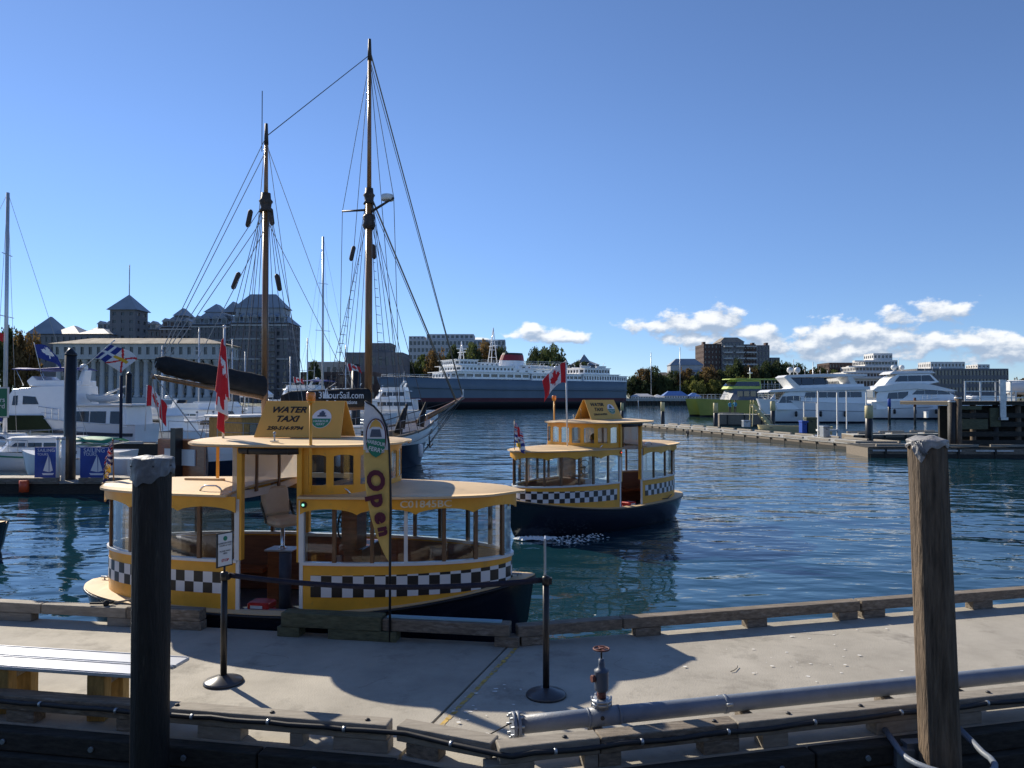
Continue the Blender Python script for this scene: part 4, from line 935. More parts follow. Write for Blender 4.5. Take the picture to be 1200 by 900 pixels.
    for s in (3.25, -3.3):
        mb = MB(); z = sheer(s/3.54)+.02; mb.tube([(s-.1,0,z+.05),(s+.1,0,z+.05)], .015, 6); mb.tube([(s-.04,0,z),(s-.04,0,z+.05)], .012, 6); mb.tube([(s+.04,0,z),(s+.04,0,z+.05)], .012, 6); mb.build('cleat', M['galv'], T)
    if reg:
        w_ = lambda co: Vector((2.02-(-co.x), 0, 0))
        def warp(co):
            s = 2.17+co.x; i = min(range(len(fore)//2), key=lambda i: abs(fore[i][0]-s)); a, b = fore[max(0,i-1)], fore[i+1]
            y = a[1]+(b[1]-a[1])*((s-a[0])/max(1e-6, (b[0]-a[0])))
            return Vector((s, y-.074-co.z, 2.085+co.y))
        lettering('C01845BC', .13, M['inkgrey'], T, None, name='registration_lettering', warp=warp, bold=.002, xs=1.15)
    return T
taxi1 = make_taxi((-3.12, 11.55, 0), radians(-9), 'yellow checkered water taxi moored at the float beside the Open banner', -1, True)
taxi2 = make_taxi((2.44, 21.5, 0), radians(223), 'yellow checkered water taxi under way in open water between the pilings', 1, False)
L1, L2 = LOCAL(taxi1), LOCAL(taxi2)
flag('flag', 'big Canadian flag hanging limp from the staff on the nearer water taxi roof', ony(261.5, 514, 11.3), ony(263, 383, 11.35), .018, .72, 1.25, canada, 'limp', .3, -1, slim=.85, topgap=.16, droop=.55, seed=1, group='flags on the boats and floats')
flag('flag', 'small British Columbia flag drooping at the stern of the nearer water taxi', L1 @ Vector((-3.2, 0, 2.22)), L1 @ Vector((-3.22, 0, 2.85)), .01, .36, .6, bcflag, 'limp', -1, -.2, droop=.5, seed=2, polemat='postwood', group='flags on the boats and floats')
flag('flag', 'Canadian flag streaming on the far water taxi in open water', ony(665, 527, 20.15), ony(663.2, 424, 20.15), .02, .52, .72, canada, 'fly', -1, -.3, droop=1.25, seed=3, group='flags on the boats and floats')
flag('flag', 'British Columbia flag drooping at the bow of the far water taxi', L2 @ Vector((3.3, 0, 2.22)), L2 @ Vector((3.3, 0, 2.95)), .01, .5, .9, bcflag, 'limp', 1, -.3, droop=.35, seed=5, polemat='postwood', group='flags on the boats and floats')

# ---------------------------------------------------------------- feather banner
fx = F(455); fb = Vector((fx+.02, farL(fx)-.22, .48)); FD = fb.y
ft = thing('feather_banner', 'tall feather banner reading Open in front of the nearer taxi', 'banner', tuple(fb))
edge = [(457,716),(457,640),(458,600),(457.5,560),(456,520),(453,500),(447,486),(438,476),(427.5,470)]
E3 = [ony(px, py, FD) for px, py in edge]
for p in E3: p.y = FD
mb = MB(); mb.tube([Vector((E3[0].x, FD, .46))]+E3[1:], [.016]+[.016]*2+[.013]*6, 8); mb.build('pole', M['black'], ft, True)
lf = [(428,472),(426,492),(425.5,515),(426,545),(429,575),(434,603),(441,628),(449,648),(456,660)]
rt = [(428,470),(439,477.5),(447,487),(452.5,500),(455,518),(456.3,550),(457,590),(456.6,630),(456.8,660)]
def seg(P, t):
    k = t*(len(P)-1); i = min(int(k), len(P)-2); f = k-i; return (P[i][0]+(P[i+1][0]-P[i][0])*f, P[i][1]+(P[i+1][1]-P[i][1])*f)
def yat(P, y):
    for a, b in zip(P, P[1:]):
        if a[1] <= y <= b[1]: return a[0]+(b[0]-a[0])*(y-a[1])/(b[1]-a[1]+1e-9)
    return P[-1][0]
rows = []
for i in range(61):
    y = 470.5+189*i/60; xl, xr_ = yat(lf, y) if y > 472 else 427.6, yat(rt, y); xr_ = max(xr_, xl+.3); rows.append([])
    for j in range(13):
        p = ony(xl+(xr_-xl)*j/12, y, FD); p.y = FD+.02*sin(y*.05+j*.25)*(1-j/12); rows[-1].append(p)
def fm(u, v):
    y = 470.5+189*v; return 0 if y < 528+12*(abs(u-.45)*-1.2+.5)*1.0 else 1
mb = MB(); mb.sheet(rows, mi=fm); mb.build('cloth', [M['fwhite'], M['featheryel']], ft, True, solid=.003)
mpx = FD/900
def fpt(px, py, dy): p = ony(px, py, FD); p.y = FD-dy; return p
def patch(name, pts, m, dy=.026): 
    d = MB(); d.add([fpt(x, y, dy) for x, y in pts], [tuple(range(len(pts)))]); return d.build(name, m, ft, True, solid=.002)
patch('badge_outline', [(441+12*cos(a)*1.0, 511+21*sin(a)+ (3 if sin(a) > .2 else 0)) for a in [2*pi*k/24 for k in range(24)]], M['maroon'], .024)
patch('badge_ground', [(441+10.6*cos(a), 511+19.5*sin(a)+(3 if sin(a) > .2 else 0)) for a in [2*pi*k/24 for k in range(24)]], M['inkwhite'], .029)
patch('badge_roof', [(433,503),(436,495),(441,491),(446,495),(449,503),(445,500),(437,500)], M['signyellow'], .034)
patch('badge_boat', [(434,512),(436,503),(446,503),(448,512)], M['bluegrey'], .034)
patch('badge_shield', [(430.5,514),(452,514),(451,526),(446,533),(441,536),(436,533),(431.5,526)], M['lgreen'], .034)
for s_, x_, y_ in (('HARBOUR', 441, 519), ('FERRY', 441.5, 527)):
    lettering(s_, 6.0*mpx if s_ == 'HARBOUR' else 7.0*mpx, M['inkwhite'], ft, Matrix.Translation(-fb) @ frame(fpt(x_, y_, .04), (1,0,-.22), (.15,0,1)), ext=.001, bold=.001, xs=.8 if s_ == 'HARBOUR' else .95)
x0_, z0_ = 0, 0
for s_, px_, py_, sz in (('O', 440, 563, 27), ('p', 444, 586, 26), ('e', 447.5, 606, 23), ('n', 450.3, 622, 18)):
    lettering(s_, sz*mpx, M['maroon'], ft, Matrix.Translation(-fb) @ frame(fpt(px_, py_, .034), (.2,0,-1), (1,0,.2)), ext=.002, bold=.014, xs=1.12, name='letter_'+s_)
# ---------------------------------------------------------------- wake of the taxi under way
rd = random.Random(5); mb = MB()
for k in range(300):
    if k < 220: u = abs(rd.gauss(0, .38)); c = L2 @ Vector((3.42-u*1.3, .25+.75*u+rd.gauss(0,.07+.10*u), 0)); r = rd.uniform(.015,.06)*(1.2-min(1,u)*.7)
    else: c = L2 @ Vector((3.0-rd.random()*1.6, 1.1+rd.gauss(.15,.22), 0)); r = rd.uniform(.01,.03)
    n = 6; a0 = rd.uniform(0, 6); hh = rd.uniform(.3,1.1)
    mb.add([(c.x+r*rd.uniform(.6,2.2)*cos(a0+i), c.y+r*rd.uniform(.5,1.2)*sin(a0+i), .02+.0003*(k % 60)) for i in range(n)]+[(c.x, c.y, .025+.0003*(k % 60)+r*hh)], [(i, (i+1) % n, n) for i in range(n)])
tag(mb.build('wake_foam', M['foam']), 'white foam thrown up at the bow of the moving water taxi', 'foam', kind='stuff')
# ================================================================ boats: general loft
def hull(T, name, mats, L_, B, sheer_f, fore=.5, aft=.5, keel=-.5, split=None, flare=1.0, transom=.8, n=30, rake=.1, solid=0, topf=0.0):
    """hull from stern (-L/2) to bow (+L/2); mats (top, bottom), split z between them"""
    def W_(t):
        if t < 0: return B/2*(transom+(1-transom)*(1-abs(t)**2.2))
        return B/2*max(0, 1-t**2.0)**fore
    zl = [0, .3, .65, 1]; lw = [(keel,.25,1-rake*1.6),(0,.78,1-rake*1.1),(None,.9,1-rake*.7),(None,.96,1-rake*.35),(None,1,1)]
    rows = []
    for i in range(n+1):
        t = -cos(pi*i/n) if transom < .5 else -1+2*(sin(pi/2*i/n)); hs = sheer_f(t)
        zs = [keel, 0, (split if split else hs*.35), max(hs*.7, (split or 0)+.05), hs]
        r = []
        for sd in (1, -1):
            q = []
            for (z, m_, l_), zz in zip(lw, zs):
                lx = l_ if t > 0 else 1-(1-l_)*.25
                q.append((L_/2*t*lx, sd*max(.01, W_(t)*(m_ if flare else 1)), zz))
            r += q if sd == 1 else q[::-1]
        rows.append(r)
    C = 10; vs = [p for r in rows for p in r]; mb = MB(); fs = []; mi = []
    for i in range(n):
        for j in range(C):
            if j == 4: continue
            j2 = (j+1) % C; fs.append((i*C+j, (i+1)*C+j, (i+1)*C+j2, i*C+j2)); mi.append(1 if j in (0, 1, 7, 8, 9) else 0)
    o = len(mb.v); mb.v += vs
    for f, m_ in zip(fs, mi): mb.f.append(f); mb.m.append(m_); mb.sm.append(True)
    mb.f.append(tuple(range(C))); mb.m.append(0); mb.sm.append(False)
    ob = mb.build(name, mats, T)
    # deck a little below the rail
    mb = MB(); v2 = []
    for i in range(n+1):
        t = (rows[i][0][0])/(L_/2); z = rows[i][4][2]-topf; w = abs(rows[i][4][1])*.985; v2 += [(rows[i][4][0]*.995, w, z), (rows[i][4][0]*.995, -w, z)]
    mb.add(v2, [(i*2, i*2+1, i*2+3, i*2+2) for i in range(n)]); return ob, mb, W_
def slabtier(mb, x0, x1, w, z0, z1, fr=.3, ar=.1, taper=.9, mi=0, curve=.25):
    """cabin block with raked front and rounded plan, x1 = front"""
    def ring(z, k, xf, xa): return [(xa, -w/2*k, z), (xf-curve*w, -w/2*k, z), (xf-curve*w*.35, -w/2*k*.72, z), (xf, -w/2*k*.3, z), (xf, w/2*k*.3, z), (xf-curve*w*.35, w/2*k*.72, z), (xf-curve*w, w/2*k, z), (xa, w/2*k, z)]
    a = ring(z0, 1, x1, x0); b = ring(z1, taper, x1-fr, x0+ar); n = 8
    mb.add(a+b, [tuple(range(n))[::-1], tuple(range(n, 2*n))]+[(i, (i+1) % n, n+(i+1) % n, n+i) for i in range(n)], mi)
def railing(T, pts, h, r=.02, step=1, name='railing', m='galv', mid=True):
    mb = MB(); P = [Vector(p) for p in pts]; mb.tube([p+Vector((0,0,h)) for p in P], r, 4)
    if mid: mb.tube([p+Vector((0,0,h*.5)) for p in P], r*.7, 4)
    for p in P[::step]: mb.tube([p, p+Vector((0,0,h))], r, 4)
    o = mb.build(name, M[m], T); return o
def cruiser(label, loc, rz, L_=10, B=3.4, fb=1.3, tiers=((-.30,.28,.78,1.0,1.3),(-.2,.12,.62,1.2,0)), arch=True, flybridge=True, hullm=('whitegel','whitegel'), stripe=None, canvas=None, name='motor_cruiser', group='white motor boats at the floats', winh=.45, rails=True, canvasm='fblue', split=.25):
    """tiers: (x0, x1) fractions of length, width fraction, height, ..."""
    T = thing(name, label, 'boat', loc, rz, group)
    sh = lambda t: fb*(.82+.45*max(0, t)**1.6)
    ob, dk, W_ = hull(T, 'hull', [M[hullm[0]], M[hullm[1]]], L_, B, sh, fore=.55, split=split, transom=.86, topf=.06)
    dk.build('deck', M['white'], T)
    if stripe:
        mb = MB()
        for sd in (1, -1): mb.sheet([[(L_/2*t*.985, sd*(W_(t)*.985+.02), sh(t)*k) for t in [-.98+1.9*i/16 for i in range(17)]] for k in (.72, .80)])
        mb.build('stripe', M[stripe], T)
    z = fb*.85
    for (a, b, wf, h_, frk) in tiers:
        x0, x1 = L_*a, L_*b; w = B*wf
        mb = MB(); slabtier(mb, x0, x1, w, z, z+h_, fr=frk*h_, taper=.93); c = mb.build('cabin', M['whitegel'], T)
        # window band: dark glass proud of the sides, split by pillars
        nwin = max(2, int((x1-x0)/1.1)); zz0, zz1 = z+h_*.38, z+h_*.38+winh*min(1, h_/1.1)
        for sd in (1, -1):
            for k in range(nwin):
                xa = x0+.25+(x1-x0-.45*w*.6-.5)*k/nwin; xb = x0+.25+(x1-x0-.45*w*.6-.5)*(k+.88)/nwin
                y0 = sd*(w/2*(1-.07*(zz0-z)/h_)+.012); y1 = sd*(w/2*(1-.07*(zz1-z)/h_)+.012)
                mb = MB(); mb.plate([(xa,y0,zz0),(xb,y0,zz0),(xb-(.25 if k == nwin-1 else 0),y1,zz1),(xa,y1,zz1)], .02); mb.build('window', M['gldark'], c)
        f0 = (zz0-z)/h_; f1 = (zz1-z)/h_; xf0 = x1-frk*h_*f0; xf1 = x1-frk*h_*f1
        mb = MB(); mb.plate([(xf0+.015,-w*.14,zz0),(xf0+.015,w*.14,zz0),(xf1+.015,w*.13,zz1),(xf1+.015,-w*.13,zz1)], .02)
        for sd in (1, -1): mb.plate([(xf0-.08*w+.01,sd*w*.355,zz0),(xf0+.0,sd*w*.165,zz0),(xf1+.0,sd*w*.155,zz1),(xf1-.08*w+.01,sd*w*.34,zz1)], .02)
        tag(mb.build('windscreen', M['gldark'], c), kind='stuff')
        mb = MB(); slabtier(mb, x0-.35, x1-frk*h_+.15, w*.98, z+h_, z+h_+.08, fr=.1, taper=.97); mb.build('cabin_top', M['white'], T)
        z += h_+.08
    lx = tiers[-1]
    if flybridge:
        mb = MB(); slabtier(mb, L_*lx[0]+.1, L_*lx[1]-.6, B*lx[2]*.85, z, z+.5, fr=.25, taper=1.04); mb.build('flybridge', M['whitegel'], T)
        mb = MB(); mb.plate([(L_*lx[1]-.85,-B*.22,z+.5),(L_*lx[1]-.85,B*.22,z+.5),(L_*lx[1]-1.1,B*.2,z+.8),(L_*lx[1]-1.1,-B*.2,z+.8)], .02); mb.build('flybridge_screen', M['gldark'], T)
    if arch:
        xa = L_*lx[0]+.6; mb = MB()
        for sd in (1, -1): mb.bar((xa+.5, sd*B*.30, z-.05), (xa-.1, sd*B*.26, z+1.15), .12, .28)
        mb.bar((xa-.12,-B*.29,z+1.15), (xa-.12,B*.29,z+1.15), .3, .1); ar = mb.build('radar_arch', M['whitegel'], T)
        mb = MB(); mb.lathe([(.22,1.22),(.26,1.3),(.22,1.42),(.05,1.46)], (xa-.1,0,z), 12); mb.build('radar_dome', M['white'], ar)
        mb = MB(); mb.tube([(xa-.1,B*.2,z+1.2),(xa-.2,B*.2,z+2.8)], .02, 4); mb.build('aerial', M['white'], ar)
    if canvas:
        mb = MB(); x0, x1 = L_*canvas[0], L_*canvas[1]; zc = z+canvas[2]; mb.sheet([[(x0+(x1-x0)*i/6, (j/4-.5)*B*.8, zc+.18*(1-(j/2-1)**2)+.08*sin(pi*i/6)) for j in range(5)] for i in range(7)]); cv = mb.build('canvas_top', M[canvasm], T, solid=.03)
        mb = MB()
        for x in (x0, x1):
            for sd in (1, -1): mb.tube([(x, sd*B*.4, zc), ((x0+x1)/2, sd*B*.38, z-.1)], .02, 4)
        mb.build('canvas_frame', M['chrome'], T)
    if rails:
        railing(T, [(L_/2*t*.97, W_(t)*.93, sh(t)) for t in [.0+.11*i for i in range(9)]]+[(L_/2*t*.97, -W_(t)*.93, sh(t)) for t in [.88-.11*i for i in range(9)]], .6)
    return T
def sailboat(label, loc, rz, L_=10, mast=13, hm=('whitegel','navy'), cover='fblue', name='sailboat', r=.09):
    T = thing(name, label, 'boat', loc, rz, 'sailing yachts at the floats'); B = L_*.3
    sh = lambda t: 1.0+.25*max(0, t)**2
    ob, dk, W_ = hull(T, 'hull', [M[hm[0]], M[hm[1]]], L_, B, sh, fore=.6, split=.15, transom=.6, rake=.2, topf=.03); dk.build('deck', M['white'], T)
    mb = MB(); slabtier(mb, -L_*.15, L_*.22, B*.55, .95, 1.45, fr=.5, taper=.85); mb.build('cabin', M['whitegel'], T)
    mb = MB()
    for sd in (1, -1): mb.plate([(-L_*.1,sd*B*.262,1.15),(L_*.12,sd*B*.262,1.15),(L_*.10,sd*B*.25,1.32),(-L_*.1,sd*B*.25,1.32)], .02)
    tag(mb.build('cabin_windows', M['gldark'], T), kind='stuff')
    mx_ = L_*.08; mb = MB(); mb.tube([(mx_,0,1.2),(mx_,0,1+mast)], [r,r*.8], 10); ms = mb.build('mast', M['alu'], T)
    for zf in (.5, .75): mb = MB(); mb.tube([(mx_,-B*.35*(1.3-zf),1+mast*zf),(mx_,B*.35*(1.3-zf),1+mast*zf)], .025, 6); mb.build('spreader', M['alu'], ms)
    mb = MB(); mb.tube([(mx_,0,2.1),(-L_*.33,0,2.2)], .06, 8); mb.build('boom', M['alu'], T)
    mb = MB(); mb.tube([(mx_-.1,0,2.35),(-L_*.1,0,2.42),(-L_*.31,0,2.32)], [.17,.15,.08], 8); mb.build('sail_cover', M[cover], T)
    mb = MB(); top = (mx_,0,1+mast)
    for q in ((L_*.49,0,1.2),(-L_*.48,0,1.0),(mx_,B*.46,1.0),(mx_,-B*.46,1.0)): mb.tube([top, q], .012, 4)
    tag(mb.build('rigging', M['wirepale'], T), kind='stuff')
    railing(T, [(L_/2*t, W_(t)*.95, sh(t)) for t in [-.9+.2*i for i in range(10)]], .55, .012)
    railing(T, [(L_/2*t, -W_(t)*.95, sh(t)) for t in [-.9+.2*i for i in range(10)]], .55, .012)
    return T

# ================================================================ the schooner
SP = lambda t, z=0, o=0: Vector((-12.4+7.8*t+.873*o, 29+14*t-.487*o, z))   # t 0 stern .. 1 bow, o metres to starboard (towards the viewer's right)
sc_rz = atan2(14, 7.8); SL = 16.03
sch = thing('schooner', 'two masted wooden schooner with black sail covers moored behind the nearer water taxi', 'boat', tuple(SP(.5)), sc_rz)
def ssh(t): return 1.55+.75*max(0, t)**2+.35*max(0, -t)**1.6
ob, dk, SW = hull(sch, 'hull', [M['whitegel'], M['navy']], SL, 4.3, ssh, fore=.62, split=1.15, transom=.62, keel=-.8, rake=.12, topf=.45, n=40)
dk.build('deck', M['timber_pale'], sch)
def sx(t): return (t-.5)*SL
mb = MB()
for sd in (1, -1): mb.tube([(SL/2*t, sd*SW(t)*1.0, ssh(t)+.02) for t in [-1+i/20 for i in range(40)]], .06, 6)
tag(mb.build('cap_rail', M['timber'], sch), kind='stuff')
mb = MB(); w = 2*SW(-1)*.98; mb.box((-SL/2-.03,-w/2,.25),(-SL/2-.12,w/2,1.95)); mb.build('transom', M['brown'], sch)
mb = MB(); mb.box((-SL/2-.12,-.85,1.0),(-SL/2-.17,.85,1.6)); nb = mb.build('name_board', M['white'], sch)
mb = MB(); mb.box((-SL/2-.12,-.14,-.5),(-SL/2-.45,.14,2.4)); mb.build('rudder', M['black'], sch)
for (t0, t1, w, z0, z1, nm, m_) in ((.12,.30,1.9,1.35,2.75,'deckhouse','timber'), (.42,.60,1.8,1.35,2.1,'deckhouse','white')):
    mb = MB(); mb.box((sx(t0),-w/2,z0),(sx(t1),w/2,z1), bev=.03); d = mb.build(nm, byel if m_ == 'timber' else M['white'], sch)
    mb = MB(); mb.box((sx(t0)-.15,-w/2-.12,z1),(sx(t1)+.15,w/2+.12,z1+.09), bev=.02); mb.build('deckhouse_roof', M['white'], d)
    for k in range(3):
        x = sx(t0)+.4+(sx(t1)-sx(t0)-.9)*k/2
        for sd in (1, -1): mb = MB(); mb.box((x,sd*(w/2),z0+.45*(z1-z0)),(x+.45,sd*(w/2+.02),z0+.8*(z1-z0))); mb.build('window', M['gldark'], d)
for t in (.70, .78, .36): mb = MB(); mb.box((sx(t)-.35,-.4,1.3),(sx(t)+.35,.4,1.85), bev=.03); mb.build('hatch', M['timber'], sch)
mast_t = {'main': .67, 'mizzen': .249}
def mastb(t, x0, zt, r0, r1, join, pole, name):
    x = sx(t); mb = MB(); mb.tube([(x,0,1.2),(x,0,join)], [r0*.85, r0*.72], 16); mb.build(name, M['spar'], sch)
    o = kids(sch)[-1]
    mb = MB(); mb.lathe([(.30,join-.75),(.22,join-.6),(.24,join-.4),(.30,join-.3),(.22,join-.2),(.2,join+.05)], (x,0,0), 12); mb.build('mast_band', M['spardark'], o)
    mb = MB(); mb.tube([(x,0,join-.9),(x,0,zt-pole)], [r1*.85, r1*.62], 12); mb.build('topmast', M['spar'], o)
    mb = MB(); mb.tube([(x,0,zt-pole-.1),(x,0,zt)], [r1*.8,r1*.5], 8); mb.build('pole_head', M['spardark'], o)
    return o
mm = mastb(.67, 0, ony(430, 46, 38.4).z, .23, .14, ony(431, 222, 38.4).z, 1.0, 'mainmast')
mz = mastb(.249, 0, ony(308, 145, 32.5).z, .17, .12, ony(308, 228, 32.5).z, .8, 'mizzenmast')
mb = MB(); x = sx(.249); mb.tube([(x-.1,.15,14.0),(x-.1,.15,16.6)], .018, 5); mb.build('aerial', M['black'], mz)
zz = ony(430, 243, 38.4).z; x = sx(.67)
mb = MB(); mb.tube([(x,1.75,zz),(x,.1,zz-.12)], [.05,.06], 6); mb.tube([(x,-.1,zz-.25),(x,-1.55,zz+.28)], [.07,.05], 6); mb.build('spreader', M['spardark'], mm)
mb = MB(); mb.lathe([(.30,0),(.32,.12),(.28,.28),(.1,.33)], (x,-1.15,zz+.2), 14); mb.build('radar_dome', M['white'], mm)
zb2 = ony(430, 262, 38.4).z
mb = MB(); mb.lathe([(.24,-.3),(.34,-.1),(.26,.1),(.33,.3),(.24,.45)], (x,0,zb2), 12); mb.build('mast_band', M['spardark'], mm)
# mizzen boom and its black sail cover
def boomset(t, xe, zs, ze, r, nm, rsc):
    x = sx(t); mb = MB(); mb.tube([(x-.15,0,zs),(xe,0,ze)], [.11,.08], 8); b = mb.build('boom', M['spar'], sch)
    mb = MB(); rows = []
    for i in range(15):
        f = i/14; c = Vector((x-.1+(xe-x+.3)*f, 0, zs+.12+(ze-zs)*f+rsc*.9)); rr = rsc*(1.15-.28*f) if i < 14 else rsc*.5
        rows.append([c+Vector((0, cos(a)*rr*.62, sin(a)*rr*(1.0+.05*sin(i*2.1+a*2)))) for a in [2*pi*k/14 for k in range(15)]])
    mb.sheet(rows); mb.add(rows[-1][:-1], [tuple(range(14))]); mb.add(rows[0][:-1], [tuple(range(14))]); mb.build(nm, M['sailcover'], b)
    return b
b1 = boomset(.249, sx(-.085), 3.55, ony(181, 441, 27.8).z, 0, 'sail_cover', .40)
b2 = boomset(.67, sx(.30), 3.05, 2.95, 0, 'sail_cover', .42)
# lettering on the main sail cover
rot = Matrix.Identity(4)
def onside(px, py, t):   # a spot on the starboard side of the cover, in schooner coordinates
    return Vector((sx(t), -.30, Z(py, SP(t).y)))
for s_, tt, py, sz in (('3HourSail.com', .525, 463.5, .44), ('For Reservations', .525, 471.5, .26)):
    lettering(s_, sz, M['inkwhite'], b2, frame(Vector((sx(tt), -.34, Z(py, SP(tt, 0, .3).y))), (1,0,0), (0,0,1)), bold=.002, xs=1.2)
mb = MB(); zc = Z(463, 35); mb.add([(sx(.445),-.345,zc-.15),(sx(.46),-.345,zc-.15),(sx(.4575),-.345,zc+.35)], [(0,1,2)]); mb.add([(sx(.46),-.345,zc-.15),(sx(.472),-.345,zc-.15),(sx(.461),-.345,zc+.25)], [(0,1,2)]); mb.build('sail_emblem', M['inkwhite'], b2)
# bowsprit
tipz = 3.55; xt = sx(1.216); mb = MB(); mb.tube([(sx(.93),0,2.2),(xt,0,tipz)], [.17,.08], 12); bs = mb.build('bowsprit', M['spar'], sch)
mb = MB()
for sd in (1, -1): mb.bar((sx(1.0),sd*.35,2.25),(xt-.5,sd*.12,tipz-.1), .06, .08)
tag(mb.build('bowsprit_rail', M['timber'], bs), kind='stuff')
mb = MB(); mb.bar((xt-.1,0,tipz),(xt-.05,0,tipz+.5), .08, .08); mb.build('bowsprit_post', M['white'], bs)
# rigging
def lineset(name, segs, m='wire', r=.022, par=sch):
    mb = MB()
    for a, b in segs:
        mb.tube(sag(a, b, .0, 2), r, 4, caps=False)
    return tag(mb.build(name, M[m], par), kind='stuff')
xm, xz = sx(.67), sx(.249); mtop = ony(430, 60, 38.4).z; ztop = ony(308, 160, 32.5).z; mj = ony(431, 225, 38.4).z; zj = ony(308, 228, 32.5).z
lineset('mainmast_stays', [((xm,0,mtop),(xt,0,tipz)), ((xm,0,mtop-.4),(xt-.1,0,tipz+.1)), ((xm,0,mtop-.2),(xz,0,ztop)), ((xm,0,mj-.3),(xt-.8,0,tipz-.3)), ((xm,0,mj-.3),(xt-.85,0,tipz-.25)),
        ((xm,0,mj-.6),(sx(.98),0,2.4)), ((xm,0,mtop-.3),(xm,-2.0,1.9)), ((xm,0,mtop-.3),(xm+.1,2.0,1.9)), ((xm,0,mtop-.5),(xm-.0,1.75,zz)), ((xm,1.75,zz),(xm,1.95,1.9)), ((xm,-1.55,zz+.28),(xm,-2,1.9)), ((xm,0,mtop-.4),(xm,-1.55,zz+.28))], r=.02)
jib = MB(); jib.tube([(xm+.3,0,mj-.4),(xt-.75,0,tipz-.2)], .045, 6); jib.tube([(xm+.1,0,mtop-.1),(xt,0,tipz)], .032, 6); jib.build('furled_stay', M['rope'], sch)
sh_ = []
for sd in (1, -1):
    for dx in (-1.1, -.55, 0, .55, 1.1): sh_.append(((xm,sd*.15,mj-.2 if abs(dx) < .6 else zb2), (xm+dx*1.3, sd*2.05, 1.75)))
    for dx in (-1.3, -.8, -.2, .3, .8): sh_.append(((xz,sd*.12,zj-.2), (xz+dx*1.3, sd*1.95, 1.7)))
lineset('shrouds', sh_, r=.018)
rl = []
for sd in (1, -1):
    for k in range(20):
        f = .05+.042*k; a = Vector((xm,sd*.15,zb2)); p = a.lerp(Vector((xm-1.43,sd*2.05,1.75)), 1-f); q = a.lerp(Vector((xm-.7,sd*2.05,1.75)), 1-f); rl.append((p, q))
lineset('ratlines', rl, r=.014)
xe = sx(-.085); ze = ony(181, 436, 27.8).z
lineset('mizzen_rigging', [((xz,0,ztop),(xe,0,ze)), ((xz,.05,zj-.3),(xe+.1,0,ze)), ((xz,-.05,zj-.8),(xe+.3,0,ze)), ((xz,0,zj-1.4),(xe+1.6,0,ze-.1)), ((xz,0,ztop-.6),(xe+.4,.3,ze+.1)),
        ((xz,0,ztop-.3),(xm,0,2.2)), ((xz,0,zj-1),(xm-.5,0,3)), ((xe,0,ze),(-SL/2,1.2,1.9)), ((xe,0,ze),(-SL/2,-1.2,1.9)), ((xe+.3,0,ze-.1),(xe+.5,0,2.2)),
        ((xz,-.1,ztop-.4),(xz+.6,-1.9,1.7)), ((xz,.1,ztop-.4),(xz+.4,1.9,1.7))], m='wirepale', r=.018)
lineset('bobstay', [((xt,0,tipz),(SL/2*.88,0,.25)), ((xt-.4,0,tipz-.1),(SL/2*.9,0,.4)), ((xt,0,tipz),(SL/2*.6,-2.0,2.0)), ((xt,0,tipz),(SL/2*.6,2.0,2.0)), ((xt-.9,-.1,tipz-.3),(SL/2*.85,-.5,1.2))], r=.025)
railing(sch, [(SL/2*t, -SW(t)*.98, ssh(t)) for t in [-.95+.13*i for i in range(14)]], .75, .014)
railing(sch, [(SL/2*t, SW(t)*.98, ssh(t)) for t in [-.95+.13*i for i in range(14)]], .75, .014)
# chafing gear bundles on the shrouds
for (px, py, y) in ((292,256,32.2),(276.5,329,31.6),(318,254,33),(326,331,33.4),(413,297,37.8),(438,295,38.9)):
    p = ony(px, py, y); d = Vector(((px-(308 if px < 350 else 431))*.012, 0, -1)).normalized(); q = MB(); q.tube([p-d*.38, p-d*.3, p+d*.3, p+d*.38], [.05,.11,.11,.05], 8); q.build('chafing_gear', M['spardark'], sch, True)
for (t, o, z) in ((.78,.5,1.7),(.86,-.3,1.9),(.74,-.9,1.6),(.9,.5,2.0)):
    p = SP(t, z, o); q = MB(); q.tube([p, p+Vector((.1,.0,.5)), p+Vector((.3,.2,1.3))], [.22,.18,.06], 8); q.build('furled_jib', M['sailcover'], sch, True)
mb = MB(); p = SP(.985, 1.35, 0); mb.tube([(SL/2*.93,-.35,1.5),(SL/2*.93,-.4,.9)], .04, 6); mb.tube([(SL/2*.93-.25,-.42,1.0),(SL/2*.93,-.42,.82),(SL/2*.93+.25,-.42,1.0)], .04, 6); mb.build('anchor', M['black'], sch)
for k in range(3):
    mb = MB(); mb.lathe([(.05,-.35),(.13,-.28),(.13,.28),(.05,.35)], (-2+3*k,-SW(-.1)-.14,.9), 10); mb.build('fender', M['white'], sch)

# ================================================================ left marina
def rod(name, label, cat, px, y, pytop, zb, r, m, capm=None, capz=.4, group=None, n=14, cone=0):
    x = X(px, y); zt = Z(pytop, y); t = thing(name, label, cat, (x, y, zb), 0, group)
    mb = MB(); mb.tube([(0,0,0),(0,0,zt-zb-cone)], r, n); mb.build('post', M[m], t)
    if capm:
        mb = MB(); mb.lathe([(r*1.06,zt-zb-capz-cone),(r*1.06,zt-zb-.05-cone),(r*(.3 if cone else .9),zt-zb)], n=n); mb.build('cap', M[capm], t)
    return t
G1 = 'steel pilings of the left floats'
rod('steel_piling', 'thick black steel piling with pointed cap rising between the two blue posters', 'piling', 82.5, 29.2, 408, -2, .21, 'black', 'black', .1, G1, cone=.18)
rod('steel_piling', 'dark steel piling beside the purple banner pole', 'piling', 151, 50, 436, -2, .19, 'black', 'black', .1, G1, cone=.1)
rod('banner_pole', 'slim purple pole beside the dark piling behind the white cabin boat', 'pole', 142, 46, 440, .4, .09, 'navyfab')
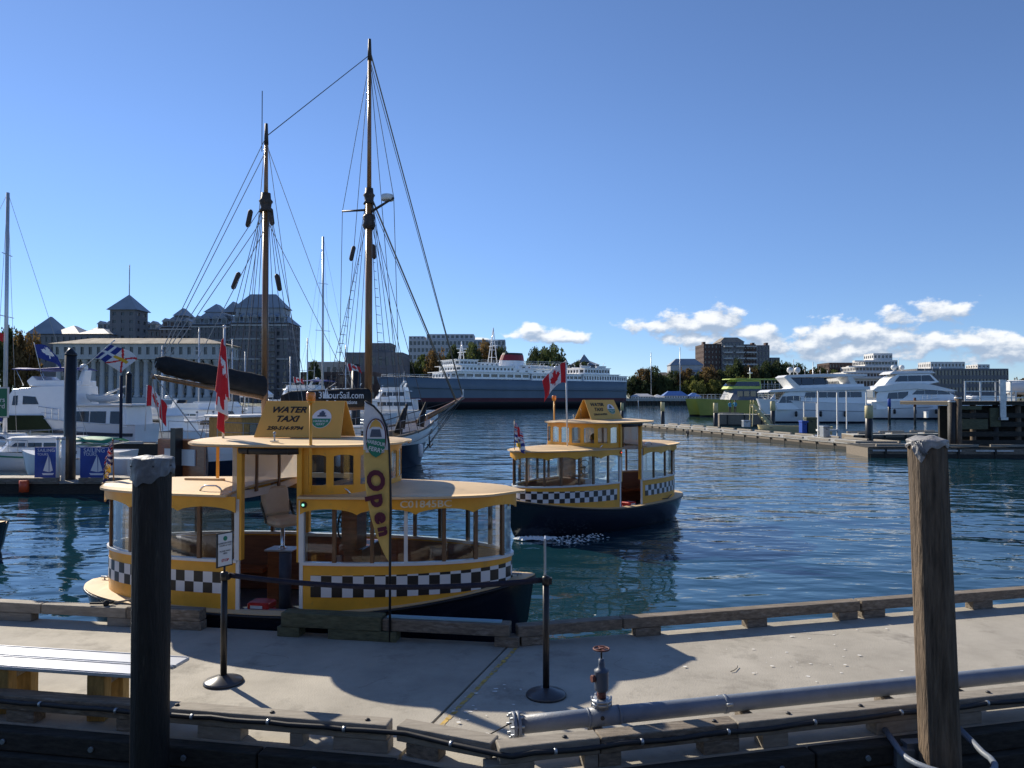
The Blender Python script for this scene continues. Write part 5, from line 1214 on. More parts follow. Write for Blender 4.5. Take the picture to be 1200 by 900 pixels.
rod('steel_piling', 'short black piling in front of the mainmast with a small flag beside it', 'piling', 417, 60, 427, -2, .35, 'black', 'black', .1, G1)
fl = thing('marina_float', 'dark timber float with the two blue sailing posters', 'dock', (-18, 29, 0))
mb = MB(); mb.box((-34,28.2,-.1),(-12.2,30.6,.38)); mb.build('float', M['timber_dark'], fl, True)
k = -34
while k < -12.4:
    mb = MB(); mb.box((k,28.1,.385),(k+.93,30.7,.43)); mb.build('plank', M['timber_pale'], fl, True); k += .97
for x in (-33,-28,-23,-19.2,-15.8,-13): mb = MB(); mb.box((x,28.05,.44),(x+2.6,28.25,.6)); mb.build('kerb_beam', M['timber'], fl, True)
flag('flag', 'small red ensign seen upside between white boats beyond the float', ony(168, 503, 52), ony(158, 476, 52), .03, .5, .9, canada, 'limp', 1, 0, droop=.6, seed=7, group='flags on the boats and floats')
for (x0, x1, nm) in ((42, 67, 'left'), (94, 128, 'right')):
    a = ony(x0, 524, 29); b = ony(x1, 560, 29)
    p = thing('sailing_poster', 'blue sailing poster board left of the black piling' if nm == 'left' else 'wider blue sailing poster board right of the black piling', 'poster', ((a.x+b.x)/2, 29, .43), radians(6 if nm == 'left' else -4)); w = (b.x-a.x)/2
    mb = MB(); mb.box((-w,-.03,.08),(w,.03,a.z-.43)); mb.build('board', M['posterblue'], p)
    mb = MB()
    for s in (-1, 1): mb.box((s*w*.9-.03,-.02,0),(s*w*.9+.03,.25,.09))
    tag(mb.build('feet', M['galv'], p), kind='stuff')
    h_ = a.z-.43; mb = MB(); cx = w*.25
    mb.add([(cx,-.035,.3),(cx-w*.5,-.035,.35),(cx-.02,-.035,h_*.78)], [(0,1,2)]); mb.add([(cx+.02,-.035,.3),(cx+w*.35,-.035,.36),(cx+.02,-.035,h_*.72)], [(0,1,2)]); mb.add([(cx-w*.6,-.035,.26),(cx+w*.45,-.035,.26),(cx+w*.35,-.035,.19),(cx-w*.5,-.035,.19)], [(0,1,2,3)]); mb.build('sail_picture', M['inkwhite'], p)
    lettering('SAILING', w*.42, M['inkwhite'], p, frame((0,-.036,h_*.9), (1,0,0), (0,0,1)), ext=.001); lettering('TOURS', w*.3, M['inkwhite'], p, frame((-w*.3,-.036,h_*.78), (1,0,0), (0,0,1)), ext=.001)
for (px, w) in ((70.5,.14),(74,.12)):
    t = rod('power_post', 'slim white service post on the float left of the black piling' if w == .14 else 'slim white service post touching the black piling', 'post', px-1.5 if w == .14 else px+1, 28.7, 512, .43, .07, 'white', 'galv', .1)
rod('orange_buoy', 'orange round fender hanging on the float edge below the blue poster', 'buoy', 29.5, 28, 563, .1, .16, 'orangebuoy')
gs = thing('green_sign', 'dark green notice board cut off by the left edge of the photo', 'sign', (X(0,14), 14, Z(560,14)-1.2))
zc = Z(472, 14); zg = Z(560,14)-1.2
mb = MB(); mb.box((-.6,-.02,Z(488.5,14)-zg),(.152,.02,Z(454.5,14)-zg), bev=.015); mb.build('board', M['green'], gs)
mb = MB(); mb.box((-.6,-.015,Z(489.5,14)-zg),(.168,.015,Z(453.5,14)-zg), bev=.013); mb.build('rim', M['white'], gs)
mb = MB(); mb.box((-.5,.02,-1.0),(-.42,.1,Z(454,14)-zg)); mb.build('post', M['galv'], gs)
for s_, py in (('Customers', 468.5), ('Welcome aboard', 476)): lettering(s_, .13, M['inkwhite'], gs, frame((.11,-.024,Z(py,14)-zg), (1,0,0), (0,0,1)), align='RIGHT', ext=.001)
# boats
t_ = sailboat('sailing yacht with a tall pale mast at the far left edge', (X(-13,45), 45, 0), radians(10), 11, Z(225,45)-1, r=.12)
flag('flag', 'small red flag on the stay of the tall mast at the far left', ony(-6, 420, 45), ony(-4, 388, 45), .02, .5, .42, lambda u, v: 0, 'fly', 1, 0, droop=.5, seed=7, group='flags on the boats and floats')
PW = (('win',)*0)
def pboat(label, d, px0, px1, bow, B, ys, pieces, name='motor_yacht', group='large motor yachts', hullm=('whitegel','whitegel'), split=.3, rz=0, fore=.55, stripe=None):
    """boat whose side view is given by outlines; px/py are turned into metres at its own distance d"""
    k = d/900; pc = (px0+px1)/2; T = thing(name, label, 'boat', (X(pc,d), d, 0), (0 if bow > 0 else pi)+rz, group); L_ = abs(px1-px0)*k
    cx = lambda px: bow*(px-pc)*k
    cz = lambda py: EYE+(467-py)*k
    z0, z1 = cz(ys[0]), cz(ys[1])
    shf = lambda t: z0+(z1-z0)*max(0, (t+1)/2)**1.6
    ob, dk, W_ = hull(T, 'hull', [M[hullm[0]], M[hullm[1]]], L_, B, shf, fore=fore, split=split, transom=.88, topf=.06, rake=.13); dk.build('deck', M['white'], T)
    if stripe:
        for sd in (1, -1): mb = MB(); mb.sheet([[(L_/2*t*.985, sd*(W_(t)*.97+.03), shf(t)*q) for t in [-.98+1.9*i/16 for i in range(17)]] for q in (.62, .70)]); mb.build('stripe', M[stripe], T)
    mb = MB()
    for sd in (1, -1): mb.tube([(L_/2*t, sd*W_(t)*1.0, shf(t)) for t in [-1+.1*i for i in range(20)]], .045, 5)
    tag(mb.build('toe_rail', M['white'], T), kind='stuff')
    for sd in (1, -1): mb = MB(); mb.tube([(L_/2*t*.975, sd*(W_(t)*.955+.02), max(.5, shf(t)*.6)) for t in [-.98+.1*i for i in range(19)]], .035, 5); mb.build('rub_strake', M['bluegrey'], T)
    last = T; hw = B/2; zr = (0, 1)
    for pc_ in pieces:
        kind, nm, m_, poly = pc_[:4]; P = [(cx(x), cz(y)) for x, y in poly]
        if kind == 'solid':
            hw, tp = pc_[4], pc_[5]; zr = (min(z for x, z in P), max(z for x, z in P)); f = lambda z: hw*(1-(1-tp)*(z-zr[0])/(zr[1]-zr[0])); n = len(P)
            mb = MB(); vs = [(x, -f(z), z) for x, z in P]+[(x, f(z), z) for x, z in P]; mb.add(vs, [tuple(range(n))[::-1], tuple(range(n, 2*n))]+[(i, (i+1) % n, n+(i+1) % n, n+i) for i in range(n)])
            last = mb.build(nm, M[m_], T, bevel=.05 if B > 3 else .03)
        elif kind == 'win':
            n = pc_[4] if len(pc_) > 4 else 1; xs_ = sorted(p[0] for p in P); xa, xb = xs_[0], xs_[-1]; f = lambda z: hw*(1-(1-tp)*(z-zr[0])/(zr[1]-zr[0]))+.02
            def cutx(P, lo, hi):
                for lim, sg_ in ((lo, 1), (hi, -1)):
                    O_ = []
                    for i in range(len(P)):
                        a_, b_ = P[i], P[(i+1) % len(P)]; ia, ib = sg_*(a_[0]-lim) >= 0, sg_*(b_[0]-lim) >= 0
                        if ia: O_.append(a_)
                        if ia != ib: t = (lim-a_[0])/(b_[0]-a_[0]); O_.append((lim, a_[1]+(b_[1]-a_[1])*t))
                    P = O_
                    if len(P) < 3: return P
                return P
            for i in range(n):
                Q = cutx(P, xa+(xb-xa)*i/n+(.04 if i else 0), xa+(xb-xa)*(i+1)/n-(.04 if i < n-1 else 0))
                if len(Q) < 3: continue
                for sd in (1, -1):
                    mb = MB(); m2 = len(Q); vs = [(x, sd*(f(z)-.01), z) for x, z in Q]+[(x, sd*(f(z)+.012), z) for x, z in Q]; mb.add(vs, [tuple(range(m2))[::-1], tuple(range(m2, 2*m2))]+[(j, (j+1) % m2, m2+(j+1) % m2, m2+j) for j in range(m2)]); mb.build(nm, M[m_], last)
        elif kind == 'front':
            (xa, za), (xb, zb_) = P; w0, w1 = pc_[4], pc_[5]; o_ = .03; 
            for s0, s1 in ((-1,-.36),(-.32,.32),(.36,1)):
                mb = MB(); mb.plate([(xa+o_,s0*w0,za),(xa+o_,s1*w0,za),(xb+o_,s1*w1,zb_),(xb+o_,s0*w1,zb_)], .03); mb.build(nm, M[m_], last)
    railing(T, [(L_/2*t*.98, W_(t)*.95, shf(t)) for t in [.1+.105*i for i in range(9)]]+[(L_/2*t*.98, -W_(t)*.95, shf(t)) for t in [.94-.105*i for i in range(9)]], .7, .022, m='chrome')
    return T, cx, cz
c1_, cx_, cz_ = pboat('large white trawler cruiser with a blue canvas top behind the black piling', 51, 18, 174, -1, 4.0, (497, 482), [
 ('solid','forward_cabin','whitegel',[(24,486),(27,466),(34,456),(66,453),(100,452.5),(100,500),(30,500)],1.85,.86), ('win','window','gldark',[(34,474.5),(35,464),(40,463.5),(40,474.5)]), ('win','window','gldark',[(46,473.5),(46,464),(60,465),(64,473.5)]), ('front','windscreen','gldark',[(25.5,472),(31,460)],1.4,1.3),
 ('solid','saloon','whitegel',[(99,500),(99,476),(163,475),(165,500)],1.85,.92), ('win','window','gldark',[(104,496.5),(104,481.5),(141,481.5),(141,496.5)],2), ('win','window','gldark',[(146,496.5),(146,481.5),(158,481.5),(158,496.5)]),
 ('solid','side_cover','leafdark',[(21,486),(70,486),(84,505),(28,505)],2.06,1.0),
 ('solid','boat_deck','white',[(98,476),(98,473.5),(172,473),(172,475.5)],1.95,1.0), ('solid','flybridge','whitegel',[(50,453),(46,447),(52,441),(58,446),(100,446),(100,453)],1.4,.95), ('front','windscreen','gldark',[(48,449),(52,443)],1.0,.95),
 ('solid','radar_mast','whitegel',[(94,452),(99,434),(104,434),(101,452)],.5,.8)], name='motor_cruiser', group='white motor boats at the floats', stripe='navy')
mb = MB(); x0, x1 = cx_(30), cx_(100); zc = cz_(433.5); mb.sheet([[(x0+(x1-x0)*i/6, (j/4-.5)*2.9, zc+.12*(1-(j/2-1)**2)-.05*sin(pi*i/3)) for j in range(5)] for i in range(7)]); mb.build('canvas_top', M['fblue'], c1_, solid=.05)
for px in (34, 60, 88):
    for sd in (1, -1): mb = MB(); mb.tube([(cx_(px), sd*1.35, zc), (cx_(px+8), sd*1.3, cz_(452))], .02, 5); mb.build('canvas_pole', M['chrome'], c1_)
mb = MB(); mb.lathe([(.2,0),(.26,.1),(.22,.34),(.05,.42)], (cx_(98),0,cz_(434)), 12); mb.build('radar_dome', M['white'], c1_)
td = MB(); rows = [[(cx_(104)+(cx_(142)-cx_(104))*i/10, (j/4-.5)*1.3*(1-.5*(abs(i/5-1))**3), cz_(473)+.1+.5*abs(j/2-1)**2*(.8)+.15*abs(i/5-1)**2) for j in range(5)] for i in range(11)]; td.sheet(rows); tb = td.build('tender', M['white'], c1_, solid=.08)
mb = MB(); mb.tube([(cx_(106),0,cz_(470)),(cx_(140),.2,cz_(456))], .07, 6); mb.tube([(cx_(138),.2,cz_(457)),(cx_(150),.2,cz_(452))], .05, 6); mb.build('crane_boom', M['white'], c1_)
cruiser('small white open boat with green trim moored before the trawler', (X(55,39), 38.6, 0), radians(185), 8.5, 2.8, 1.05, tiers=((-.18,.22,.72,.62,.9),), arch=False, flybridge=False, stripe='lgreen', winh=.36)
cruiser('white speedboat with green canvas beside the right blue poster', (X(116,37), 35.5, 0), radians(176), 5.6, 2.3, .95, tiers=((-.1,.2,.7,.5,.9),), arch=False, flybridge=False, canvas=(-.32,.1,.1), canvasm='lgreen', winh=.3, rails=False)
cruiser('white cabin cruiser half hidden behind the rear dark piling', (X(168,58), 58, 0), radians(165), 9, 3.2, 1.3, tiers=((-.3,.24,.8,1.1,.4),), arch=True, flybridge=True)
cruiser('white pilothouse boat beneath the tip of the schooner boom', (X(222,70), 70, 0), radians(150), 10, 3.3, 1.4, tiers=((-.28,.22,.78,1.3,.3),), arch=False, flybridge=True)
cruiser('white sedan boat seen under the middle of the mizzen boom', (X(262,82), 82, 0), radians(20), 10.5, 3.4, 1.4, tiers=((-.3,.22,.8,1.4,.3),), arch=False, flybridge=True)
cruiser('white motor yacht between the two schooner masts', (X(345,96), 96, 0), radians(170), 16, 4.6, 2.0, tiers=((-.32,.26,.85,1.6,.5),(-.22,.10,.7,1.2,.4)), canvas=(-.3,-.1,.9), winh=.6)
cruiser('white motor yacht with an arch just left of the mainmast', (X(398,104), 104, 0), radians(172), 15, 4.5, 1.9, tiers=((-.32,.26,.85,1.5,.6),(-.2,.12,.7,1.1,.4)), winh=.6)
cruiser('long white yacht between the mainmast and the ferry bow', (X(452,112), 112, 0), radians(176), 15, 4.4, 2.2, tiers=((-.3,.30,.85,1.5,.9),(-.22,.10,.7,1.1,.6)), winh=.55)
sailboat('sailing yacht with a slim grey mast left of the mainmast', (X(384,72), 72, 0), radians(140), 10, Z(276,72)-1, r=.12, cover='navyfab')
sailboat('sailing yacht behind the mizzen boom with its mast half hidden', (X(238,92), 92, 0), radians(150), 10, 11, r=.09)
for (px, d_, L_, rz_, tt, lb) in ((205,60,7.5,168,((-.2,.22,.74,.8,.8),),'small white runabout left of the pale float'),(243,64.5,7,12,((-.25,.2,.76,1.0,.4),),'small white cuddy boat under the boom end'),(285,67,8,170,((-.3,.2,.8,1.1,.4),),'white sedan boat left of the mizzenmast foot'),(325,74,9,8,((-.3,.22,.8,1.2,.5),),'white cabin boat right of the mizzenmast'),(192,84,9,15,((-.3,.22,.8,1.3,.5),),'white trawler behind the first marina boats'),(370,84,9.5,172,((-.3,.22,.8,1.3,.5),),'white cabin boat behind the black main sail cover')):
    cruiser(lb, (X(px,d_), d_, 0), radians(rz_), L_, L_*.33, 1.1, tiers=tt, arch=False, flybridge=L_ > 8, winh=.42)
for (px, d_, py, lb) in ((190,68,405,'bare slim mast left of the boom tip'),(272,90,398,'bare mast just right of the boom'),(287,86,412,'short bare mast left of the mizzenmast'),(340,88,418,'short bare mast right of the mizzenmast'),(360,92,396,'bare slim mast between the schooner masts'),(405,96,404,'bare slim mast left of the mainmast')):
    t = rod('yacht_mast', lb+', seen over the marina boats', 'mast', px, d_, py, .5, .07, 'alu', n=6)
    z1_ = Z(py,d_)-.5; mb = MB(); mb.tube([(-.9,0,z1_*.62),(.9,0,z1_*.62)], .025, 4); mb.build('spreader', M['alu'], t)
    mb = MB(); mb.tube([(0,0,z1_),(-.9,0,z1_*.62),(-1.1,0,.4)], .012, 3); mb.tube([(0,0,z1_),(.9,0,z1_*.62),(1.1,0,.4)], .012, 3); tag(mb.build('stay', M['wire'], t), kind='stuff')
rd_ = random.Random(4)
for k, px in enumerate((178,196,214,231,250,268)):
    y_ = 63.6; t = rod('power_post', ['first','second','third','fourth','fifth','sixth'][k]+' white power post from the left on the long pale float', 'post', px, y_, 483+rd_.uniform(-2,3), .5, .09, 'white', 'bluegrey', .15, 'power posts on the pale float', n=8)
tent = thing('canopy_tent', 'white peaked canopy tent behind the mizzenmast foot', 'tent', (X(301,88), 88, .5))
mb = MB(); h0, h1 = Z(462,88)-.5, Z(452,88)-.5; r_ = 1.45
mb.add([(-r_,-r_,h0),(r_,-r_,h0),(r_,r_,h0),(-r_,r_,h0),(0,0,h1+.5)], [(0,1,4),(1,2,4),(2,3,4),(3,0,4)]); mb.box((-r_,-r_,h0-.35),(r_,r_,h0+.0)); mb.build('canopy', M['white'], tent)
for sx_ in (-1, 1):
    for sy_ in (-1, 1): mb = MB(); mb.tube([(sx_*1.4,sy_*1.4,0),(sx_*1.4,sy_*1.4,h0)], .04, 6); mb.build('leg', M['galv'], tent)
fl2 = thing('marina_float', 'dark float with pale kerb running behind the nearer taxi stern', 'dock', (-20, 46, 0))
mb = MB(); mb.box((-34,45.4,-.1),(-14,47.5,.82)); mb.build('float', M['timber_dark'], fl2, True)
for x in range(-33, -15, 4): mb = MB(); mb.box((x,45.3,.83),(x+3.2,45.5,.97)); mb.build('kerb_beam', M['concold'], fl2, True)
fl3 = thing('marina_float', 'long pale float in front of the distant white boats', 'dock', (-22, 64, 0))
mb = MB(); mb.box((-44,63,-.1),(-17,65.5,.5)); mb.build('float', M['concold'], fl3, True)
for x in range(-43, -18, 3): mb = MB(); mb.box((x,62.9,.51),(x+2.2,63.1,.66)); mb.build('kerb_beam', M['timber_pale'], fl3, True)
fl4 = thing('marina_float', 'far float behind the schooner masts', 'dock', (-25, 90, 0))
mb = MB(); mb.box((-70,89,-.1),(-15,91,.5)); mb.build('float', M['concold'], fl4, True)
# flags of the left marina
flag('flag', 'large Canadian flag with a maple leaf on a leaning staff beside the dark piling', ony(170, 505, 47), ony(172.5, 452, 47), .03, 1.15, 1.7, canada, 'fly', .8, -.3, droop=1.35, seed=2, group='flags on the boats and floats')
flag('flag', 'white and blue flag with red stripes on a slanted staff above the black piling', ony(96, 432, 30), ony(134, 399, 30), .02, .85, 1.15, nfld, 'fly', .8, .1, droop=.9, seed=4, group='flags on the boats and floats', topgap=.25)
flag('flag', 'blue flag with a white leaf beyond the trawler canvas', ony(48, 436, 47), ony(40, 402, 47), .02, .9, 1.6, blueflag, 'fly', 1, .1, droop=.9, seed=6, group='flags on the boats and floats')
flag('flag', 'tiny Canadian flag just left of the mainmast', ony(411, 444, 58), ony(407, 426, 58), .03, .5, 1.0, canada, 'fly', 1, .1, droop=.4, seed=1, group='flags on the boats and floats')
flag('flag', 'tiny Canadian flag above the black sail cover with white lettering', ony(345, 452, 80), ony(344, 442, 80), .03, .5, 1.0, canada, 'fly', 1, .1, droop=.3, seed=1, group='flags on the boats and floats')
# ================================================================ shores
def shore(name, pts, back, z, m='rock', top='land'):
    """land behind a shoreline polyline: rocky face, then ground sheet"""
    n = len(pts); mb = MB(); A_ = [(x, y, -3) for x, y in pts]; B_ = [(x, y+1.5, z) for x, y in pts]; C_ = [(x*back/y if y else x, back, z+2) for x, y in pts]
    mb.add(A_+B_+C_, [(i, i+1, n+i+1, n+i) for i in range(n-1)], 0); mb.add(B_+C_, [(i, i+1, n+i+1, n+i) for i in range(n-1)], 1)
    return tag(mb.build(name, [M[m], M[top]]), kind='structure')
shore('harbour_shore', [(-900,125),(-120,125),(-55,128),(-40,170),(-35,330)], 900, 1.6)
shore('far_shore', [(-40,430),(30,425),(60,404),(135,404),(150,330),(190,300),(400,260),(1500,200)], 1500, 2.2)
# distant wooded hills
mb = MB(); rows = []
for k in range(3):
    rows.append([(-2600+i*70, 3200+500*k, (0, 24, 0)[k]+(0, 18, 0)[k]*noise.noise(Vector((i*.12, 3, 0)))+(0,14,0)[k]*noise.noise(Vector((i*.35,7,0)))) for i in range(100)])
mb.sheet(rows); tag(mb.build('hills', M['hillblue']), kind='structure')

# ================================================================ trees
def crown(name, seed, rx, ry, rz, clumps, leaves, size):
    rd = random.Random(seed); mb = MB(); C = []
    for k in range(clumps):
        while True:
            p = Vector((rd.uniform(-1,1), rd.uniform(-1,1), rd.uniform(-1,1)))
            if .25 < p.length < 1: break
        C.append((Vector((p.x*rx, p.y*ry, p.z*rz*(.9 if p.z < 0 else 1))), rd.uniform(.16,.36)))
    for c, r in C:
        for j in range(leaves):
            d = Vector((rd.gauss(0,1), rd.gauss(0,1), rd.gauss(0,1))).normalized()*r*rd.uniform(.55,1.1); p = c+Vector((d.x*rx, d.y*ry, d.z*rz))
            a = Vector((rd.gauss(0,1), rd.gauss(0,1), rd.gauss(0,1))).normalized(); b = a.cross(Vector((rd.gauss(0,1), rd.gauss(0,1), rd.gauss(0,1)))).normalized(); s = size*rd.uniform(.5,1.2)
            mb.add([p+a*s, p-a*s*.4+b*s*.7, p-a*s*.4-b*s*.7], [(0,1,2)])
    return mb
TREE = {}
for kind, m_, nv in (('round','leaf',2),('dark','leafdark',2),('autumn','leafautumn',2),('yellow','leafyellow',1),('tall','leafdark',1)):
    for v in range(nv):
        mb = crown('c', 11*v+len(kind), .5, .5, .42 if kind != 'tall' else .55, 70, 60, .046); me = MB(); me = mb
        o = me.build('crown', M[m_]); TREE.setdefault(kind, []).append(o.data); bpy.data.objects.remove(o)
mb = MB(); mb.tube([(0,0,0),(.01,0,.25),(0,.01,.55)], [.05,.04,.02], 6)
for a in range(4): mb.tube([(0,0,.22+.06*a),(.22*cos(a*1.7),.22*sin(a*1.7),.45+.1*a)], [.022,.008], 5)
o = mb.build('trunk', M['bark']); TR = o.data; bpy.data.objects.remove(o)
def tree(px, y, pytop, wpx, kind, label, zb=2.0, group='trees on the far shore', name='tree'):
    x = X(px, y); h_ = Z(pytop, y)-zb; w = wpx/900*y; t = thing(name, label, 'tree', (x, y, zb), random.uniform(0, 6), group)
    o = bpy.data.objects.new('trunk', TR); COL.objects.link(o); o.parent = t; o.scale = (h_*.8, h_*.8, h_)
    o = bpy.data.objects.new('crown', random.choice(TREE[kind])); COL.objects.link(o); o.parent = t; o.location = (0,0,h_*.56); o.scale = (w, w, h_*1.05)
    return t
# ================================================================ buildings
def facade(W_, G_, p0, p1, z0, z1, nx, nz, wf=.55, hf=.55, dep=.25, mi=0, pier=.06):
    """wall between p0 and p1 with nx by nz real openings; wall pieces into W_, glass into G_"""
    p0 = Vector((*p0, 0)); p1 = Vector((*p1, 0)); d = p1-p0; Lw = d.length; d.normalize(); nrm = Vector((d.y, -d.x, 0))
    cw = Lw/nx; chh = (z1-z0)/nz; gw = cw*wf; gh = chh*hf
    G_.add([p0-nrm*dep+Vector((0,0,z0)), p1-nrm*dep+Vector((0,0,z0)), p1-nrm*dep+Vector((0,0,z1)), p0-nrm*dep+Vector((0,0,z1))], [(0,1,2,3)])
    def slab(a, b, za, zb_, out):
        q = [p0+d*a+nrm*out, p0+d*b+nrm*out, p0+d*b-nrm*dep, p0+d*a-nrm*dep]
        vs = [(v.x, v.y, za) for v in q]+[(v.x, v.y, zb_) for v in q]; W_.add(vs, [(3,2,1,0),(4,5,6,7),(0,1,5,4),(1,2,6,5),(2,3,7,6),(3,0,4,7)], mi)
    for k in range(nz+1):
        za = z0+k*chh-(chh-gh)/2 if k else z0; zb_ = z0+k*chh+(chh-gh)/2 if k < nz else z1
        slab(0, Lw, za, zb_, 0)
    for k in range(nx+1):
        a = k*cw-(cw-gw)/2 if k else 0; b = k*cw+(cw-gw)/2 if k < nx else Lw
        slab(a, b, z0+.01, z1-.01, pier)
def building(name, label, loc, blocks, roofs=(), wallm='hotelwall', glassm='glfar', roofm='slate', cat='building', group=None, extra=None):
    """blocks: (x0,x1,y0,y1,z0,z1,nx,nz,wf,hf) in world metres"""
    T = thing(name, label, cat, loc, 0, group)
    for b in blocks:
        x0, x1, y0, y1, z0, z1, nx, nz, wf, hf = b[:10]; Wb = MB(); Gb = MB()
        facade(Wb, Gb, (x0, y0), (x1, y0), z0, z1, nx, nz, wf, hf)
        ny = max(2, int((y1-y0)/((x1-x0)/nx)))
        facade(Wb, Gb, (x1, y0), (x1, y1), z0, z1, ny, nz, wf, hf); facade(Wb, Gb, (x0, y1), (x0, y0), z0, z1, ny, nz, wf, hf)
        Wb.box((x0+.3, y0+.3, z1-.2), (x1-.3, y1, z1+.05)); Wb.box((x0+.01,y1-.3,z0),(x1-.01,y1,z1))
        m_ = b[10] if len(b) > 10 else wallm
        w = tag(Wb.build('wall', M[m_], T, True), kind='stuff'); tag(Gb.build('window_glass', M[glassm], T, True), kind='stuff')
    for r in roofs:
        x0, x1, y0, y1, z0, z1, ins = r[:7]; ov = .6; mb = MB(); ix = ins if ins < (x1-x0)/2 else (x1-x0)/2-.05; iy = min(ins, (y1-y0)/2-.05)
        mb.add([(x0-ov,y0-ov,z0),(x1+ov,y0-ov,z0),(x1+ov,y1+ov,z0),(x0-ov,y1+ov,z0),(x0+ix,y0+iy,z1),(x1-ix,y0+iy,z1),(x1-ix,y1-iy,z1),(x0+ix,y1-iy,z1)], [(3,2,1,0),(4,5,6,7),(0,1,5,4),(1,2,6,5),(2,3,7,6),(3,0,4,7)])
        mb.build('roof', M[r[7] if len(r) > 7 else roofm], T, True)
    return T
def PB(x0, x1, yt, yb, d, dep, nx, nz, wf=.5, hf=.55, m=None):    # a block from its picture extent at distance d
    t = (X(x0,d), X(x1,d), d, d+dep, Z(yb,d) if yb < 470 else 1.5, Z(yt,d), nx, nz, wf, hf); return t+((m,) if m else ())
def PR(x0, x1, yt, yb, d, dep, ins, m=None): t = (X(x0,d), X(x1,d), d, d+dep, Z(yb,d)+.06, Z(yt,d), ins); return t+((m,) if m else ())
# the grey hotel
d = 280
hotel = building('hotel', 'large taupe hotel with steep grey roofs behind the schooner masts', (X(300,d), d, 1.5),
 [PB(270,337,379,480,d,16,9,12,.5,.6), PB(224,269.5,381,480,d+6,16,9,12,.5,.6), PB(187,223.5,384,480,d+12,16,7,11,.45,.6), PB(108,186.5,387,480,d+16,18,14,10,.45,.5), PB(276,331,361,378.5,d+4,9,6,1,.4,.35,'slate')],
 [PR(270,337,366,378.5,d,16,3.4), PR(275,332,343,361,d+4,9,4.2), PR(224,269,364,380.5,d+6,16,4), PR(187,223,368,383.5,d+12,16,4), PR(240,258,355,366,d+10,10,3), PR(204,216,360,370,d+14,8,2.6), PR(108,186,378,386.5,d+16,18,4), PR(262,276,352,366,d+6,10,3)])
# projecting bay with balconies on the near face
Wb, Gb = MB(), MB(); xb0, xb1 = X(304,d-3), X(321,d-3); facade(Wb, Gb, (xb0, d-2.5), (xb1, d-2.5), 1.5, Z(384,d), 3, 12, .62, .6); Wb.box((xb0,d-2.2,1.5),(xb0+.3,d,Z(384,d))); Wb.box((xb1-.3,d-2.2,1.5),(xb1,d,Z(384,d)))
for k in range(12): z = 1.5+(Z(384,d)-1.5)*(k+.25)/12; Wb.box((xb0-.4,d-3.4,z),(xb1+.4,d-2.2,z+.3))
tag(Wb.build('balcony_bay', M['hotelwall'], hotel, True), kind='stuff'); tag(Gb.build('window_glass', M['glfar'], hotel, True), kind='stuff')
for (a_, b_, yb_, dd, n_) in ((272,335,378.5,d-.4,6),(226,267,380.5,d+5.6,4),(189,222,383.5,d+11.6,4),(112,184,386.5,d+15.6,7)):   # dormers
    for k in range(n_):
        x = X(a_+(b_-a_)*(k+.5)/n_, dd); z = Z(yb_,dd)+.1; mb = MB(); mb.box((x-1.1,dd,z),(x+1.1,dd+3,z+2.1)); mb.add([(x-1.5,dd-.3,z+2.1),(x+1.5,dd-.3,z+2.1),(x,dd-.3,z+3.4),(x-1.5,dd+4,z+2.1),(x+1.5,dd+4,z+2.1),(x,dd+4,z+3.4)], [(0,1,2),(5,4,3),(0,2,5,3),(2,1,4,5)]); dm = mb.build('dormer', M['slate'], hotel, True)
        mb = MB(); mb.box((x-.7,dd-.08,z+.4),(x+.7,dd+.02,z+1.8)); mb.build('window', M['glfar'], dm, True)
for (px, yt_, dd) in ((292,350,d+9),(318,352,d+9),(246,366,d+14),(212,372,d+20),(150,380,d+24),(128,381,d+24)): mb = MB(); x = X(px,dd); mb.box((x-.8,dd,Z(yt_+14,dd)),(x+.8,dd+1.6,Z(yt_,dd))); mb.build('chimney', M['hotelwall'], hotel, True)
for (a_, b_, yb_, yt_, dd) in ((270,337,480,379,d),(224,269.5,480,381,d+6),(187,223.5,480,384,d+12)):   # stone bands between storeys
    for f in (.18, .55, .8, .97): z = 1.5+(Z(yt_,dd)-1.5)*f; mb = MB(); mb.box((X(a_,dd)-.2,dd-.35,z),(X(b_,dd)+.2,dd+.0,z+.45)); mb.build('string_course', M['stone'], hotel, True)
tw = building('clock_tower', 'square tower with pyramid roof and flagpole left of the hotel', (X(143,270), 270, 1.5), [PB(128,158,363,480,270,9,3,12,.4,.4)], [], roofm='slate')
x0, x1 = X(125,270), X(161,270); zt, zb_ = Z(343,270), Z(363,270); cx = (x0+x1)/2
mb = MB(); mb.add([(x0,269,zb_),(x1,269,zb_),(x1,280,zb_),(x0,280,zb_),(cx,274.5,zt)], [(3,2,1,0),(0,1,4),(1,2,4),(2,3,4),(3,0,4)]); mb.build('roof', M['slate'], tw, True)
mb = MB(); mb.tube([(cx,274.5,zt-1),(cx,274.5,Z(310,274))], .16, 6); mb.build('flagpole', M['galv'], tw, True)
building('tower_wing', 'low grey wing with pointed roofs at the far left behind the masts', (X(70,265), 265, 1.5), [PB(30,127,392,480,265,18,14,7,.45,.5)], [PR(32,62,369,391.5,265,12,5.5), PR(60,92,380,391.5,266,12,5), PR(92,127,384,391.5,265,14,4)])
